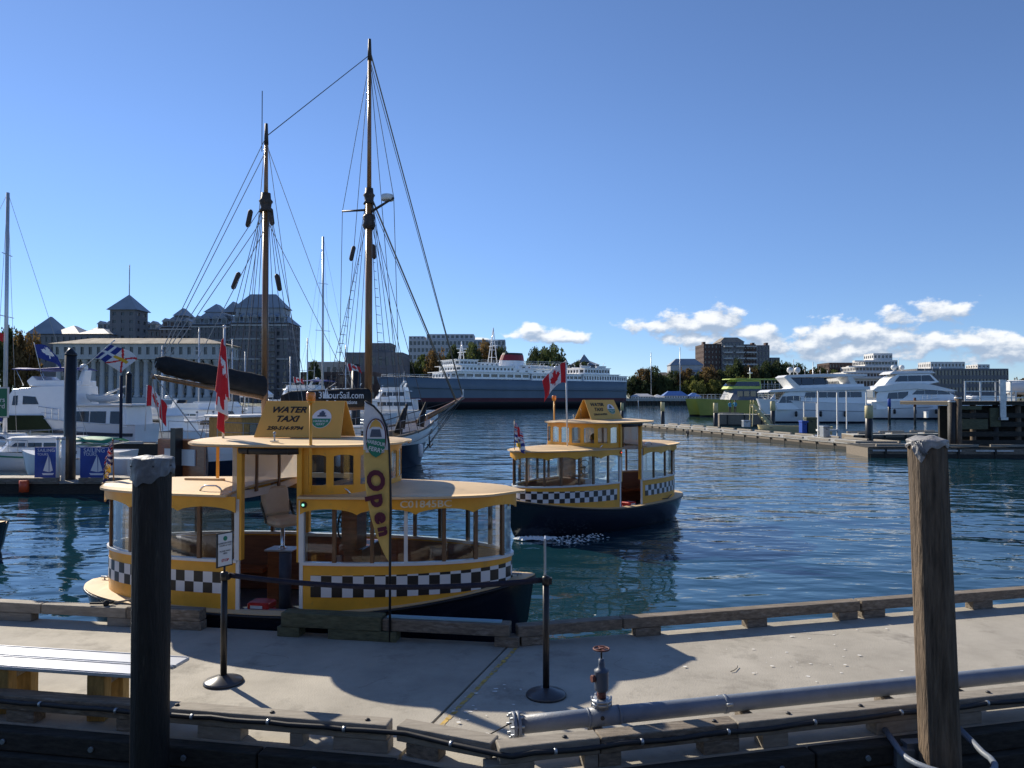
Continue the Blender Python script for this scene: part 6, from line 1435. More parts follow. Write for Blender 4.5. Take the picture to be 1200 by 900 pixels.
# the columned terminal
d = 178
term = building('columned_terminal', 'pale stone terminal with a row of tall columns and a hipped brown roof', (X(160,d), d, 1.5), [PB(62,255,403,419,d,13,20,1,.42,.55), PB(66,251,419,480,d+2.6,10,18,3,.62,.75)], [PR(60,257,394,403,d,13,6,'tanshingle')], wallm='stone')
nn_ = 19; z0, z1 = Z(466,d), Z(421,d)
for k in range(nn_):
    x = X(66,d)+(X(251,d)-X(66,d))*k/(nn_-1); mb = MB(); mb.lathe([(.85,z0),(.85,z0+.5),(.62,z0+.7),(.52,z1-.7),(.8,z1-.4),(.8,z1)], (x,d+.9,0), 12); mb.build('column', M['stone'], term, True)
mb = MB(); mb.box((X(62,d),d-.25,Z(421,d)),(X(255,d),d+1.8,Z(418,d))); mb.build('entablature', M['stone'], term, True)
mb = MB(); mb.box((X(60,d),d-.6,1.5),(X(257,d),d+2.5,Z(466,d)+.02)); mb.build('plinth', M['stone'], term, True)
# buildings behind the masts
d = 300
building('brown_block', 'low brown block with flat roof right behind the mainmast', (X(437,d), d, 1.5), [PB(404,472,413,480,d,20,9,3,.5,.5), PB(432,458,402,412.8,d+4,12,4,1,.5,.4), PB(360,403,424,480,d+5,14,6,2,.5,.5,'stone')], (), wallm='hotelwall')
building('low_brick_building', 'long low brick building at the foot of the hotel', (X(380,260), 260, 1.5), [PB(352,440,436,480,260,14,12,2,.5,.5)], (), wallm='brick')
d = 390
building('apartment_block', 'wide pale grey apartment block above the ferry superstructure', (X(536,d), d, 1.5), [PB(479,592,398,480,d,22,24,9,.68,.55), PB(500,555,391.5,397.8,d+3,14,10,1,.6,.5), PB(479,497,394,397.8,d+2,10,4,1,.5,.5)], (), wallm='condo')
TCT = {}
for i, (px, y, pt, w, k) in enumerate([(10,235,389,44,'dark'),(30,230,386,30,'autumn'),(368,250,425,18,'dark'),(462,320,425,26,'round'),(480,330,424,26,'dark'),(497,335,418,28,'round'),(512,330,412,26,'autumn'),(530,335,409,30,'dark'),(550,335,404,34,'round'),(571,340,403,28,'autumn'),(590,340,410,26,'dark'),(606,342,418,20,'round'),(545,318,421,30,'autumn'),(640,370,404,42,'round'),(652,372,415,26,'dark'),(627,372,410,22,'dark'),(680,400,425,22,'dark'),(448,310,430,22,'dark')]):
    key = (k, 0 if px < 100 else 1 if px < 475 else 2 if px < 612 else 3); i_ = TCT.get(key, 0); TCT[key] = i_+1
    tree(px, y, pt, w, k, ['first','second','third','fourth','fifth','sixth'][i_]+' '+{'dark':'dark green tree','autumn':'reddish autumn tree','round':'mid green tree'}[k]+' from the left, '+('at the far left edge' if px < 100 else 'behind the schooner masts' if px < 475 else 'in front of the pale apartment block' if px < 612 else 'behind the ferry funnel'), group='trees behind the ferry and masts')
# ================================================================ the car ferry
FB, FS = Vector((X(441,250), 250, 0)), Vector((X(720,303), 303, 0)); FL = (FB-FS).length
fer = thing('ferry', 'large white and grey car ferry with a red funnel top berthed across the harbour', 'ship', tuple((FB+FS)/2), atan2((FB-FS).y, (FB-FS).x))
Fi = LOCAL(fer).inverted()
def FX(px):   # ship's x for a picture column, on its centreline
    k = (px-600)/900; A_, D_ = FS, FB-FS; s = (k*A_.y-A_.x)/(D_.x-k*D_.y); return (s-.5)*FL
def FZ(px, py): k = FX(px)/FL+.5; return Z(py, (FS+(FB-FS)*k).y)
H0 = 9.9; Bm = 20; mb = MB(); rows = []; n = 40
def fw(t): return Bm/2*(max(0, 1-max(0, (t-.45)/.55)**2)**.75 if t > .45 else 1-(.25*max(0, (-t-.75)/.25)**2))
for i in range(n+1):
    t = -1+2*i/n; hs = H0+.7*max(0, t)**2; rk = 5.5*max(0, t)**6
    prof = [(-1,.6,0),(0,.86,.15),(2.4,.92,.3),(2.41,.92,.3),(3.7,.95,.42),(3.71,.95,.42),(7,.985,.75),(hs,1,1)]
    rows.append([(FL/2*t-rk*(1-l_), fw(t)*m_+.02, z) for z, m_, l_ in prof]+[(FL/2*t-rk*(1-l_), -fw(t)*m_-.02, z) for z, m_, l_ in prof[::-1]])
vs = [p for r in rows for p in r]; C = 16; mb.v += vs
for i in range(n):
    for j in range(C-1):
        mb.f.append((i*C+j, (i+1)*C+j, (i+1)*C+j+1, i*C+j+1)); jj = min(j, C-2-j); mb.m.append(3 if j == 7 else (2 if jj < 2 else 1 if jj in (3, 2) else 0)); mb.sm.append(True)
mb.f.append(tuple(range(C))); mb.m.append(0); mb.sm.append(False)
mb.build('hull', [M['ferryhull'], M['boot'], M['black'], M['condo']], fer)
mb = MB()
for sd in (1, -1): mb.tube([(FL/2*t, sd*(fw(t)+.15), 6.6+.8*max(0,t)**2) for t in [-1+.1*i for i in range(19)]], .22, 6)
mb.build('rubbing_strake', M['ferryhull'], fer)
def tier(px0, px1, z0, z1, w, nwin, wf=.55, wh=.5, m='white', rnd=False, label=None):
    x0, x1 = FX(px1), FX(px0); mb = MB(); G_ = MB(); dp = .2
    facade(mb, G_, (x1-1.2, w/2), (x0, w/2), z0, z1, nwin, 1, wf, wh, dp); facade(mb, G_, (x0, -w/2), (x1-1.2, -w/2), z0, z1, nwin, 1, wf, wh, dp)
    facade(mb, G_, (x0, w/2), (x0, -w/2), z0, z1, 6, 1, .4, wh, dp); facade(mb, G_, (x1, -w*.36), (x1, w*.36), z0, z1, 6, 1, .7, wh, dp)
    facade(mb, G_, (x1-1.2, -w/2), (x1, -w*.36), z0, z1, 1, 1, .6, wh, dp); facade(mb, G_, (x1, w*.36), (x1-1.2, w/2), z0, z1, 1, 1, .6, wh, dp)
    mb.box((x0-.4,-w/2-.5,z1-.02),(x1+.5,w/2+.5,z1+.18)); t = tag(mb.build('deck_house', M['whitegel'], fer), kind='stuff'); tag(G_.build('window_glass', M['glfar'], t), kind='stuff')
    return x0, x1
tier(517, 604, H0+.2, H0+2.6, 18.5, 9, .78, .42)
tier(604, 664, H0, H0+2.4, 18.5, 12, .8, .4)
tier(524, 588, H0+2.75, H0+4.7, 16.5, 14, .6, .4)
tier(588, 640, H0+2.6, H0+4.0, 12, 5, .3, .3)
tier(525, 549, H0+4.9, H0+6.7, 13, 5, .84, .45)
tier(552, 577, H0+4.85, H0+5.9, 9, 4, .4, .4)
tier(606, 632, H0+4.15, H0+5.4, 8, 3, .3, .3)
tier(664, 708, H0-.1, H0+2.5, 18, 14, .6, .5)
tier(668, 700, H0+2.7, H0+4.9, 15, 9, .8, .5)
tier(699, 718, H0-.05, H0+2.0, 17, 8, .6, .5)
x0, x1 = FX(612), FX(585)
fu = MB(); n = 18
def fring(z, k, sh): return [((x0+x1)/2+(x1-x0)/2*k*cos(a)-sh, 3.2*k*sin(a), z) for a in [2*pi*i/n for i in range(n)]]
def fpart(nm, m_, za, zb_, ka, kb, sa, sb_, par): 
    q = MB(); q.add(fring(za,ka,sa)+fring(zb_,kb,sb_), [tuple(range(n))[::-1], tuple(range(n,2*n))]+[(i,(i+1)%n,n+(i+1)%n,n+i) for i in range(n)]); return q.build(nm, M[m_], par)
zf = H0+3.1; f_ = fpart('funnel', 'whitegel', zf, zf+4.1, 1.15, 1.0, 0, .4, fer); fpart('funnel_top', 'ferryred', zf+4.1, zf+6.2, 1.0, .88, .4, .7, f_); fpart('funnel_cap', 'black', zf+6.2, zf+6.9, .86, .8, .7, .8, f_)
for px, top, w_ in ((541, 388, 1.6), (578, 372, 2.4)):
    x = FX(px); zt = FZ(px, {541:400, 578:384}[px]); zb_ = H0+5.6; mb = MB()
    for sx_, sy_ in ((1,1),(1,-1),(-1,0)): mb.tube([(x+sx_*w_*.7,sy_*w_*.55,zb_-.5),(x,0,zt)], .15, 5)
    for k in range(5):
        f = k/5; z = zb_+(zt-zb_)*f; q = w_*.7*(1-f); P3 = [(x+q,q*.8,z),(x+q,-q*.8,z),(x-q,0,z)]; mb.tube(P3, .08, 4, closed=True)
    mb.box((x-2.0,-.1,zt-(zt-zb_)*.35),(x+2.0,.1,zt-(zt-zb_)*.35+.25)); mb.box((x-.15,-2.8,zt-(zt-zb_)*.5),(x+.15,2.8,zt-(zt-zb_)*.5+.25)); tag(mb.build('lattice_mast', M['whitegel'], fer), kind='stuff')
for px in (556, 566, 596, 618, 627, 636, 645):
    x = FX(px); mb = MB(); mb.lathe([(.5,0),(.5,.8),(.75,1.0),(.7,1.35),(.1,1.5)], (x,3.5,H0+4.1), 10); mb.build('ventilator', M['whitegel'], fer)
for px in (616, 630, 644, 672, 690):
    for sd in (1, -1):
        x = FX(px); z = H0+4.2 if px < 655 else H0+4.9
        mb = MB(); mb.add([(x+2.8*cos(a)*(1), sd*7.4+.9*sin(a), z+.9+0*a) for a in [2*pi*i/12 for i in range(12)]]+[(x+2.2*cos(a), sd*7.4+.5*sin(a), z+.1) for a in [2*pi*i/12 for i in range(12)]], [tuple(range(12)), tuple(range(12,24))[::-1]]+[(i,(i+1)%12,12+(i+1)%12,12+i) for i in range(12)]); mb.build('lifeboat', M['whitegel'], fer)
        mb = MB()
        for q in (-1.8, 1.8): mb.tube([(x+q,sd*6.6,z-.3),(x+q,sd*6.6,z+1.7),(x+q,sd*7.4,z+2.0)], .1, 4)
        tag(mb.build('davit', M['whitegel'], fer), kind='stuff')
for sd in (1, -1):
    railing(fer, [(FL/2*t, sd*fw(t)*.97, H0+.7*max(0,t)**2) for t in [.40+.06*i for i in range(10)]], 1.0, .06, m='white')
    railing(fer, [(FX(648)+k*(FX(550)-FX(648))/14, sd*8.2, H0+5.8) for k in range(15)], 1.0, .05, m='white')
mb = MB(); mb.box((FX(690),-9.98,4.3),(FX(676),-10.25,8.2)); mb.build('side_door', M['ferryhull'], fer)
# wharf house with pointed dark roof behind the stern
wh_ = building('pointed_roof_house', 'house with dark pointed turret roof behind the ferry stern', (X(684,420), 420, 1.5), [PB(668,702,428,480,420,14,6,3,.4,.45)], [PR(668,702,421,427.8,420,14,6), PR(680,690,415,424,418,6,2.2)], wallm='hotelwall')
# ================================================================ right shore
d = 395
wf = thing('breakwater_wharf', 'long low timber wharf wall below the blue roofed shed', 'wharf', (X(775,d), d, 0))
mb = MB(); mb.box((X(728,d),d-4,2.2),(X(905,d),d+16,3.6)); mb.build('deck', M['concold'], wf, True)
for k in range(34): x = X(730,d)+k*2.35; mb = MB(); mb.tube([(x,d-3.6,-2),(x,d-3.6,2.6)], .38, 7); mb.build('pile', M['timber_dark'], wf, True)
mb = MB(); mb.box((X(728,d),d-1.5,-.5),(X(905,d),d+14,2.2)); mb.build('inner_wall', M['rock'], wf, True)
sheds = [(779,806,459,465,'blueroof','long blue roofed shed on the breakwater wharf'),(742,766,462,466,'condo','low grey shed at the left of the wharf'),(808,822,461,466,'blueroof','small blue roofed shed at the right end of the wharf'),(766,778,463,467,'white','small white awning hut beside the blue shed')]
for x0, x1, yt, yb, m_, lb in sheds:
    t = building('wharf_shed', lb, (X((x0+x1)/2,d), d, 3.6), [(X(x0,d), X(x1,d), d+1, d+8, 3.6, Z(yb,d)+.5, max(3,int((x1-x0)/3)), 1, .6, .5)], [(X(x0,d), X(x1,d), d+1, d+8, Z(yb,d)+.56, Z(yt,d)+.3, 2.5, m_)], wallm='whitefar', cat='shed')
d = 475
bt = building('brown_tower_block', 'dark brown brick high-rise with balconies above the trees right of centre', (X(863,d), d, 1.5),
 [PB(825,846,403,480,d,22,5,11,.35,.45,'brick'), PB(846.2,872,401,480,d-2,24,6,10,.6,.6,'hotelwall'), PB(872.2,886,403.5,480,d,22,4,10,.6,.6,'brick'), PB(886.2,902,404.5,480,d+2,22,4,10,.45,.55,'hotelwall'), PB(903,914,419,480,d+6,18,3,7,.5,.5,'hotelwall')],
 [PR(845,872,395,401,d+1,18,3,'tanshingle')])
mb = MB()
for k in range(10):
    z = 1.5+(Z(401,d)-1.5)*(k+.1)/10
    for a, b in ((847,857),(861,871),(873,885)): mb.box((X(a,d),d-4,z),(X(b,d),d-2,z+.9))
tag(mb.build('balconies', M['stone'], bt, True), kind='stuff')
for px in (826, 884, 900): mb = MB(); mb.box((X(px,d),d+4,Z(404,d)),(X(px+3,d),d+8,Z(401 if px != 826 else 400,d))); mb.build('stair_tower', M['brick'], bt, True)
d = 455
for x0, x1, yt, yb, m_, wm_, lb in ((786,824,420,428,'slate','condo','grey roofed house left of the brown high-rise'),(768,790,436,442,'tanshingle','whitefar','small white house with brown roof among the trees'),(790,803,424,434,'tanshingle','hotelwall','steep roofed small house beside the high-rise trees'),(738,756,443,449,'tanshingle','whitefar','low white house at the left end of the right shore trees'),(806,824,428,436,'slate','whitefar','white gabled house below the grey roofed house')):
    building('shore_house', lb, (X((x0+x1)/2,d), d, 2), [PB(x0,x1,yb,480,d+(x0 % 7),10,max(3,int((x1-x0)/4)),2,.4,.45,wm_)], [PR(x0,x1,yt,yb,d+(x0 % 7),10,4,m_)], cat='house')
d = 420
terr = building('terraced_hotel', 'white terraced hotel stepping up behind the white yachts', (X(1025,d), d, 1.5), [PB(985,1062,443,480,d,30,20,2,.8,.5), PB(993,1062,436,442.9,d+4,24,18,1,.8,.5), PB(1003,1058,429,435.9,d+8,20,14,1,.8,.5), PB(1014,1052,422,428.9,d+12,16,10,1,.8,.5), PB(1024,1046,414,421.9,d+15,12,5,1,.6,.4)], wallm='whitefar')
mb = MB()
for x0, x1, y, q in ((983,1064,443,-1.5),(991,1064,436,2.5),(1001,1060,429,6.5),(1012,1054,422,10.5)): mb.box((X(x0,d),d+q,Z(y,d)-.4),(X(x1,d),d+q+3,Z(y,d)+.35))
tag(mb.build('terrace_edge', M['whitefar'], terr, True), kind='stuff')
building('brown_wing', 'long dark brown building left of the terraced hotel', (X(995,450), 450, 1.5), [PB(972,1016,425,480,450,18,12,6,.5,.45)], wallm='brick')
d = 380
lb_ = building('long_office_block', 'long dark balconied block with white penthouse at the far right', (X(1130,d), d, 1.5), [PB(1075,1182,432,480,d,20,26,4,.72,.55,'hotelwall'), PB(1091,1131,424,431.8,d+3,12,10,1,.5,.4,'whitefar'), PB(1146,1160,427,431.8,d+3,10,3,1,.5,.4,'whitefar')], [])
TK = [(742,380,442,22,'dark'),(757,385,433,26,'autumn'),(766,382,431,22,'dark'),(778,380,440,20,'round'),(790,385,436,24,'dark'),(803,382,433,22,'autumn'),(812,378,440,22,'yellow'),(822,380,436,20,'round'),(832,378,431,24,'autumn'),(845,378,436,22,'dark'),(856,385,426,24,'round'),(866,385,423,20,'dark'),(878,382,429,24,'autumn'),(890,385,430,22,'dark'),(902,388,426,28,'dark'),(914,390,425,26,'dark'),(925,392,424,24,'round'),(936,392,428,24,'dark'),(870,372,441,20,'yellow'),(838,370,444,20,'yellow'),(818,368,445,18,'yellow'),(960,398,432,22,'dark'),(975,400,434,24,'round'),(988,400,436,20,'dark'),(948,398,434,18,'autumn'),(1068,370,447,20,'dark'),(1090,372,449,18,'round'),(1000,395,452,24,'dark'),(1030,395,454,26,'round'),(1180,360,448,22,'dark'),(1196,362,444,22,'autumn'),(720,410,444,16,'dark'),(730,410,446,14,'round'),(775,378,450,18,'dark'),(795,376,451,18,'round'),(850,374,450,18,'dark'),(905,380,444,22,'round'),(885,376,446,20,'dark'),(755,376,448,20,'dark')]
ORD = ['first','second','third','fourth','fifth','sixth','seventh','eighth','ninth','tenth','eleventh','twelfth','thirteenth','fourteenth']
KW = {'dark':'dark green tree','autumn':'russet tree','round':'mid green tree','yellow':'yellow green tree'}
ct = {}
for px, y, pt, w, k in sorted(TK):
    zone, ref = ((0, 'from the ferry stern, left of the brown high-rise') if px < 822 else (1, 'from the left below the brown high-rise') if px < 905 else (2, 'from the high-rise towards the terraced hotel') if px < 985 else (3, 'from the left between the terraced hotel and the right edge'))
    i = ct.get((zone, k), 0); ct[(zone, k)] = i+1
    tree(px, y+48, pt, w, k, ORD[i]+' '+KW[k]+' '+ref, group='trees on the right shore')
for px, pt, lb in ((763,413,'thin mast standing among trees'),(797,407,'thin aerial mast above the grey roofed house'),(953,424,'wooden utility pole right of the trees')):
    rod('aerial_mast', lb+' on the right shore', 'mast', px, 400, pt, 2, .18, 'galv')
# ---------------------------------------------------------------- green catamaran
cat = thing('catamaran_ferry', 'lime green and grey whale watching catamaran moored beyond the long float', 'boat', (X(872,150), 150, 0), radians(186))
for sy in (-3.0, 3.0):
    q = MB(); rows = []
    for i in range(21):
        t = -1+2*i/20; w = 1.25*(1 if t < .3 else max(.03, 1-((t-.3)/.7)**2.2)); zt = 3.1+.4*max(0,t)
        rows.append([(10.8*t-.9*max(0,t)**4*(1-k), sy+w*m_, z) for z, m_, k in ((-.5,.5,0),(.35,.85,.15),(.36,.86,.15),(zt,1,1))]+[(10.8*t-.9*max(0,t)**4*(1-k), sy-w*m_, z) for z, m_, k in ((zt,1,1),(.36,.86,.15),(.35,.85,.15),(-.5,.5,0))])
    vs = [p for r in rows for p in r]; q.v += vs
    for i in range(20):
        for j in range(7): q.f.append((i*8+j,(i+1)*8+j,(i+1)*8+j+1,i*8+j+1)); q.m.append(1 if j in (0,6) else 2 if j == 3 else 0); q.sm.append(False)
    q.f.append(tuple(range(8))); q.m.append(0); q.sm.append(False); q.build('hull', [M['limehull'], M['black'], M['white']], cat)
mb = MB(); mb.box((-10.2,-3,1.9),(8.2,3,3.2)); mb.build('bridge_deck', M['limehull'], cat)
mb = MB(); slabtier(mb, -9, 4.6, 7.2, 3.2, 5.3, fr=1.2, taper=.95); c = mb.build('cabin', M['bluegrey'], cat)
for k in range(9):
    for sd in (1, -1): mb = MB(); mb.box((-8.6+1.3*k,sd*3.52,3.9),(-7.55+1.3*k,sd*3.62,4.9)); mb.build('window', M['gldark'], c)
mb = MB(); slabtier(mb, -2.6, 4.4, 4.2, 5.35, 7.1, fr=1.5, taper=.9); c2 = mb.build('wheelhouse', M['limebright'], cat)
mb = MB(); slabtier(mb, -2.3, 4.0, 4.3, 5.9, 6.75, fr=.75, taper=.95); mb.build('wheelhouse_window', M['gldark'], c2)
mb = MB(); slabtier(mb, -9.4, 4.2, 5.4, 7.15, 7.32, fr=.2, taper=1); mb.build('sun_roof', M['limebright'], cat)
mb = MB()
for k in range(5):
    for sd in (1,-1): mb.tube([(-9+1.5*k,sd*2.5,5.3),(-9+1.5*k,sd*2.5,7.2)], .05, 5)
tag(mb.build('roof_post', M['alu'], cat), kind='stuff')
mb = MB(); mb.tube([(-1.2,0,7.3),(-1.2,0,9.6)], .09, 6); mb.box((-1.4,-.8,8.4),(-1.0,.8,8.55)); mb.build('mast', M['alu'], cat)
for sd in (1,-1):
    railing(cat, [(-9.2+1.2*k, sd*3.5, 5.3) for k in range(7)], 1.0, .035); railing(cat, [(4.6+.8*k, sd*3.4, 3.3) for k in range(6)], 1.0, .035)
# ---------------------------------------------------------------- yachts
y1_, ux1, uz1 = pboat('big white motor yacht with twin satellite domes behind the pale float', 112, 886, 1013, -1, 5.0, (473, 467), hullm=('whitegel','navy'), split=.22, pieces=[
 ('solid','main_cabin','whitegel',[(903,474),(914,460),(930,457.5),(1008,457),(1008,480),(905,480)],2.25,.9), ('win','window','gldark',[(906.5,472),(911,464.5),(930,464),(932,466.5),(931,472)],3), ('win','window','gldark',[(936,466),(938,459.8),(1002,459),(1002,465.5)],5), ('front','windscreen','gldark',[(906,470),(913,461)],1.7,1.5),
 ('solid','brow','white',[(893,460),(897,457.2),(935,454.6),(1011,453),(1011,457),(936,458.6)],2.45,.96),
 ('solid','flybridge','whitegel',[(921,455.5),(927,452),(940,450.5),(1006,450),(1006,456)],1.9,.95), ('win','window','gldark',[(923,452.5),(920,443.8),(960,443.2),(962,450.8),(928,452)],3),
 ('solid','hardtop','white',[(913,442.6),(917,440),(960,438.4),(1010,438.8),(1010,441.2),(918,443)],1.9,.94), ('solid','arch_leg','white',[(914,442.5),(920,442),(934,455),(925,456)],1.95,1.0), ('solid','aft_support','white',[(986,441),(992,441),(1000,453),(992,453)],1.8,1.0)])
y2_, ux2, uz2 = pboat('sleek white motor yacht with swept superstructure at the right', 132, 1014, 1120, 1, 5.2, (471, 464), hullm=('whitegel','navy'), split=.25, pieces=[
 ('solid','main_cabin','whitegel',[(1019,480),(1020,462),(1026,455),(1062,451.5),(1098,456),(1112,465),(1112,480)],2.4,.86), ('win','window','gldark',[(1032,467.5),(1034,460.5),(1057,459),(1056,463),(1050,467.2)],2), ('win','window','gldark',[(1061,462.3),(1066,457.6),(1090,457),(1104,460),(1105,462.3)],3), ('front','windscreen','gldark',[(1109,463),(1100,457.4)],1.6,1.3),
 ('solid','swept_roof','white',[(1015,457.5),(1021,453),(1050,449),(1076,449.3),(1113,458.2),(1106,459),(1064,456),(1020,459.5)],2.5,.94),
 ('solid','flybridge','whitegel',[(1030,452),(1037,444),(1046,439),(1084,438),(1094,448),(1078,451)],1.9,.9), ('win','window','gldark',[(1042,447.5),(1048,440.8),(1083,440),(1089,446.8)],3), ('front','windscreen','gldark',[(1093,447),(1086,440)],1.4,1.2),
 ('solid','hardtop','white',[(1036,439),(1041,435.4),(1086,434.8),(1090,437.6)],1.95,.9), ('solid','stern_rail','galv',[(1016,466),(1016,458),(1018,458),(1018,466)],2.2,1)])
for (yt, ux, uz, pxs, yd) in ((y1_, ux1, uz1, (925, 933.5), 439), (y2_, ux2, uz2, (1048.5, 1058), 435)):
    for px in pxs:
        mb = MB(); mb.lathe([(.12,0),(.12,.25),(.38,.35),(.46,.65),(.38,.95),(.05,1.1)], (ux(px),.3,uz(yd)), 12); mb.build('satellite_dome', M['white'], yt)
    mb = MB(); mb.tube([(ux(pxs[0]+5),0,uz(yd)),(ux(pxs[0]+5),0,uz(yd)+2.2)], .05, 5); mb.build('aerial', M['white'], yt)
    for q in range(4): mb = MB(); mb.tube([(ux(pxs[0]+22+9*q),-1.2,uz(yd)),(ux(pxs[0]+22+9*q),-1.2,uz(yd)+.7)], .04, 5); mb.build('roof_fitting', M['galv'], yt)
    for k in range(3):
        mb = MB(); mb.lathe([(.08,-.4),(.2,-.3),(.2,.3),(.08,.4)], (-4+3.5*k,-2.5 if yt is y2_ else 2.5,1.3), 8); mb.build('fender', M['black'], yt)
cruiser('white boat behind the metal railing at the far right', (X(1150,125), 125, 0), radians(180), 13, 4, 2.2, tiers=((-.3,.24,.85,1.5,.8),), arch=False, flybridge=True)
cruiser('small white boat between the two big yachts', (X(1008,170), 170, 0), radians(10), 9, 3.2, 1.7, tiers=((-.3,.22,.85,1.4,.6),), arch=True, flybridge=True)
# ---------------------------------------------------------------- right floats
def float_(label, pts, th, plankm, name='marina_float', step=1.6, z1=.46):
    """float whose near edge runs through pts[0]-pts[1] and whose width runs to pts[2]"""
    a, b, w = Vector(pts[0]), Vector(pts[1]), Vector(pts[2]); t = thing(name, label, 'dock', (a.x, a.y, 0)); d = (b-a); Lf_ = d.length; d.normalize()
    def q(u, v, z): p = a+d*u+w*v; return (p.x, p.y, z)
    mb = MB(); mb.add([q(0,0,-.3),q(Lf_,0,-.3),q(Lf_,1,-.3),q(0,1,-.3),q(0,0,z1-.06),q(Lf_,0,z1-.06),q(Lf_,1,z1-.06),q(0,1,z1-.06)], [(3,2,1,0),(4,5,6,7),(0,1,5,4),(1,2,6,5),(2,3,7,6),(3,0,4,7)]); mb.build('float', M['timber'], t, True)
    k = 0; rd = random.Random(int(a.x*7)); wl = w.length
    while k < Lf_-.05:
        e = min(Lf_, k+step); z = z1+rd.uniform(-.012,.012); o = -.05/wl
        mb = MB(); mb.add([q(k+.02,o,z-.055),q(e-.02,o,z-.055),q(e-.02,1+.03,z-.055),q(k+.02,1+.03,z-.055),q(k+.02,o,z),q(e-.02,o,z),q(e-.02,1+.03,z),q(k+.02,1+.03,z)], [(3,2,1,0),(4,5,6,7),(0,1,5,4),(1,2,6,5),(2,3,7,6),(3,0,4,7)]); mb.build('deck_panel', M[plankm], t, True); k = e
    k = 1.0
    while k < Lf_-.5:
        mb = MB(); p0 = Vector(q(k,-.07/wl,z1-.1)); p1 = Vector(q(k,-.07/wl,-.1)); mb.bar(p0, p1, .16, .10); mb.build('fender_strip', M['timber_dark'], t, True); k += 2.1
    p0, p1 = Vector(q(.1,-.06/wl,.10)), Vector(q(Lf_-.1,-.06/wl,.10)); mb = MB(); mb.bar(p0, p1, .10, .22); mb.build('wale', M['timber_dark'], t, True)
    k = .5
    while k < Lf_-3:
        for v in (.02, .96):
            p0, p1 = Vector(q(k,v,z1+.10)), Vector(q(k+2.6,v,z1+.10)); mb = MB(); mb.bar(p0, p1, .16, .13); mb.build('kerb_beam', M['timber_pale'], t, True)
        k += 3.3
    return t
zf = .46
pa, pb = onz(752, 502, 0), onz(1012, 529, 0)
f1 = float_('long pale worn float running from the centre towards the dark ramp', (pb, pa, Vector((3.2,.65,0))), 0, 'concold')
pa2, pb2 = onz(1017, 536, 0), onz(1260, 537, 0)
f2 = float_('dark low float with steel edging at the right edge', (pa2, pb2, Vector((.2,3.4,0))), 0, 'timber_dark', z1=.62)
for k in range(4):
    p = pa2.lerp(pb2, .02+.25*k); q_ = pa2.lerp(pb2, .20+.25*k); mb = MB(); mb.bar(p+Vector((0,-.1,.42)), q_+Vector((0,-.1,.42)), .05, .10); mb.build('edge_strip', M['galv'], f2, True)
f3 = float_('pale float crossing in front of the sleek yacht', (onz(1000, 516, 0), onz(1128, 514, 0), Vector((.3,3,0))), 0, 'concold')
f4 = float_('short raised pale float where the two people stand', (onz(843, 499, 0), onz(905, 500, 0), Vector((.3,3.4,0))), 0, 'concold', z1=1.5)
GP = 'marina pilings with pale caps'
for px, py, pt, r, lb, m2 in ((729,494,472,.2,'piling with pale cap left of the beacon pole, beyond the taxi','pileyellow'),(776.5,497,471,.24,'piling with cream cap standing alone left of the green catamaran','pileyellow'),(838.5,500,472,.25,'piling with cream cap just left of the two people','pileyellow'),(905.5,497,470,.28,'piling with cream cap beside the yellow boarding steps','pileyellow'),(1018,511,475,.30,'stout piling with cream cap at the right end of the long float','pileyellow'),(1042,490,467,.22,'piling with blue top in front of the sleek yacht','bluebin'),(1072,492,466,.16,'thin piling with dark red top in front of the sleek yacht','rustred'),(748,478,463,.1,'distant slim light post beyond the piling','white')):
    y = onz(px, py, zf).y+1.2; rod('piling', lb, 'piling', px, y, pt, -2, r, 'black' if m2 != 'white' else 'galv', m2, (pt-py)/-900*y*.42, GP)
o = onz(807, 507, .25); ty = thing('tyre_fender', 'black tyre fender hanging on the long pale float', 'tyre', (o.x-.12, o.y, .25)); mb = MB(); mb.tube([(.0,.26*cos(2*pi*k/16),.26*sin(2*pi*k/16)) for k in range(16)], .085, 8, closed=True); mb.build('tyre', M['rubber'], ty)
# boarding steps, bins, frames on the float
stp = thing('boarding_steps', 'pale yellow boarding steps with handrail on the long float', 'steps', tuple(onz(885, 500, zf)))
o = onz(885, 500, zf); y = o.y+1.2
mb = MB(); 
for k in range(6): c = ony(884+k*3.6, 476+k*4.2, y); c0 = Vector((c.x, y, c.z)); mb = MB(); mb.box((c.x-.2,y-.5,c.z-.1),(c.x+.25,y+.5,c.z)); mb.build('tread', M['pileyellow'], stp, True)
for dy in (-.5, .5):
    a = ony(881, 474, y); b = ony(903, 500, y); mb = MB(); mb.bar((a.x,y+dy,a.z),(b.x,y+dy,b.z), .06, .28); mb.build('stringer', M['pileyellow'], stp, True)
    mb = MB(); mb.tube([(a.x,y+dy,a.z),(a.x,y+dy,a.z+.5),(b.x,y+dy,b.z+.6),(b.x,y+dy,b.z)], .03, 5); mb.bar((a.x,y+dy,a.z),(a.x-.1,y+dy,zf), .08, .08); mb.build('handrail', M['pileyellow'], stp, True)
dg = thing('yellow_dinghy', 'pale yellow punt tied against the long float beneath the big yacht', 'boat', (ony(930,498,70).x, 70, 0), radians(172), None)
ob, dk, _ = hull(dg, 'hull', [M['pileyellow'], M['pileyellow']], 6.4, 1.9, lambda t: 1.0+.1*max(0,t), fore=.4, split=.3, transom=.9, topf=.35); dk.build('floorboards', M['pileyellow'], dg)
for k in range(4): mb = MB(); mb.box((-2.2+1.4*k,-.8,.85),(-1.95+1.4*k,.8,.93)); mb.build('thwart', M['timber_pale'], dg)
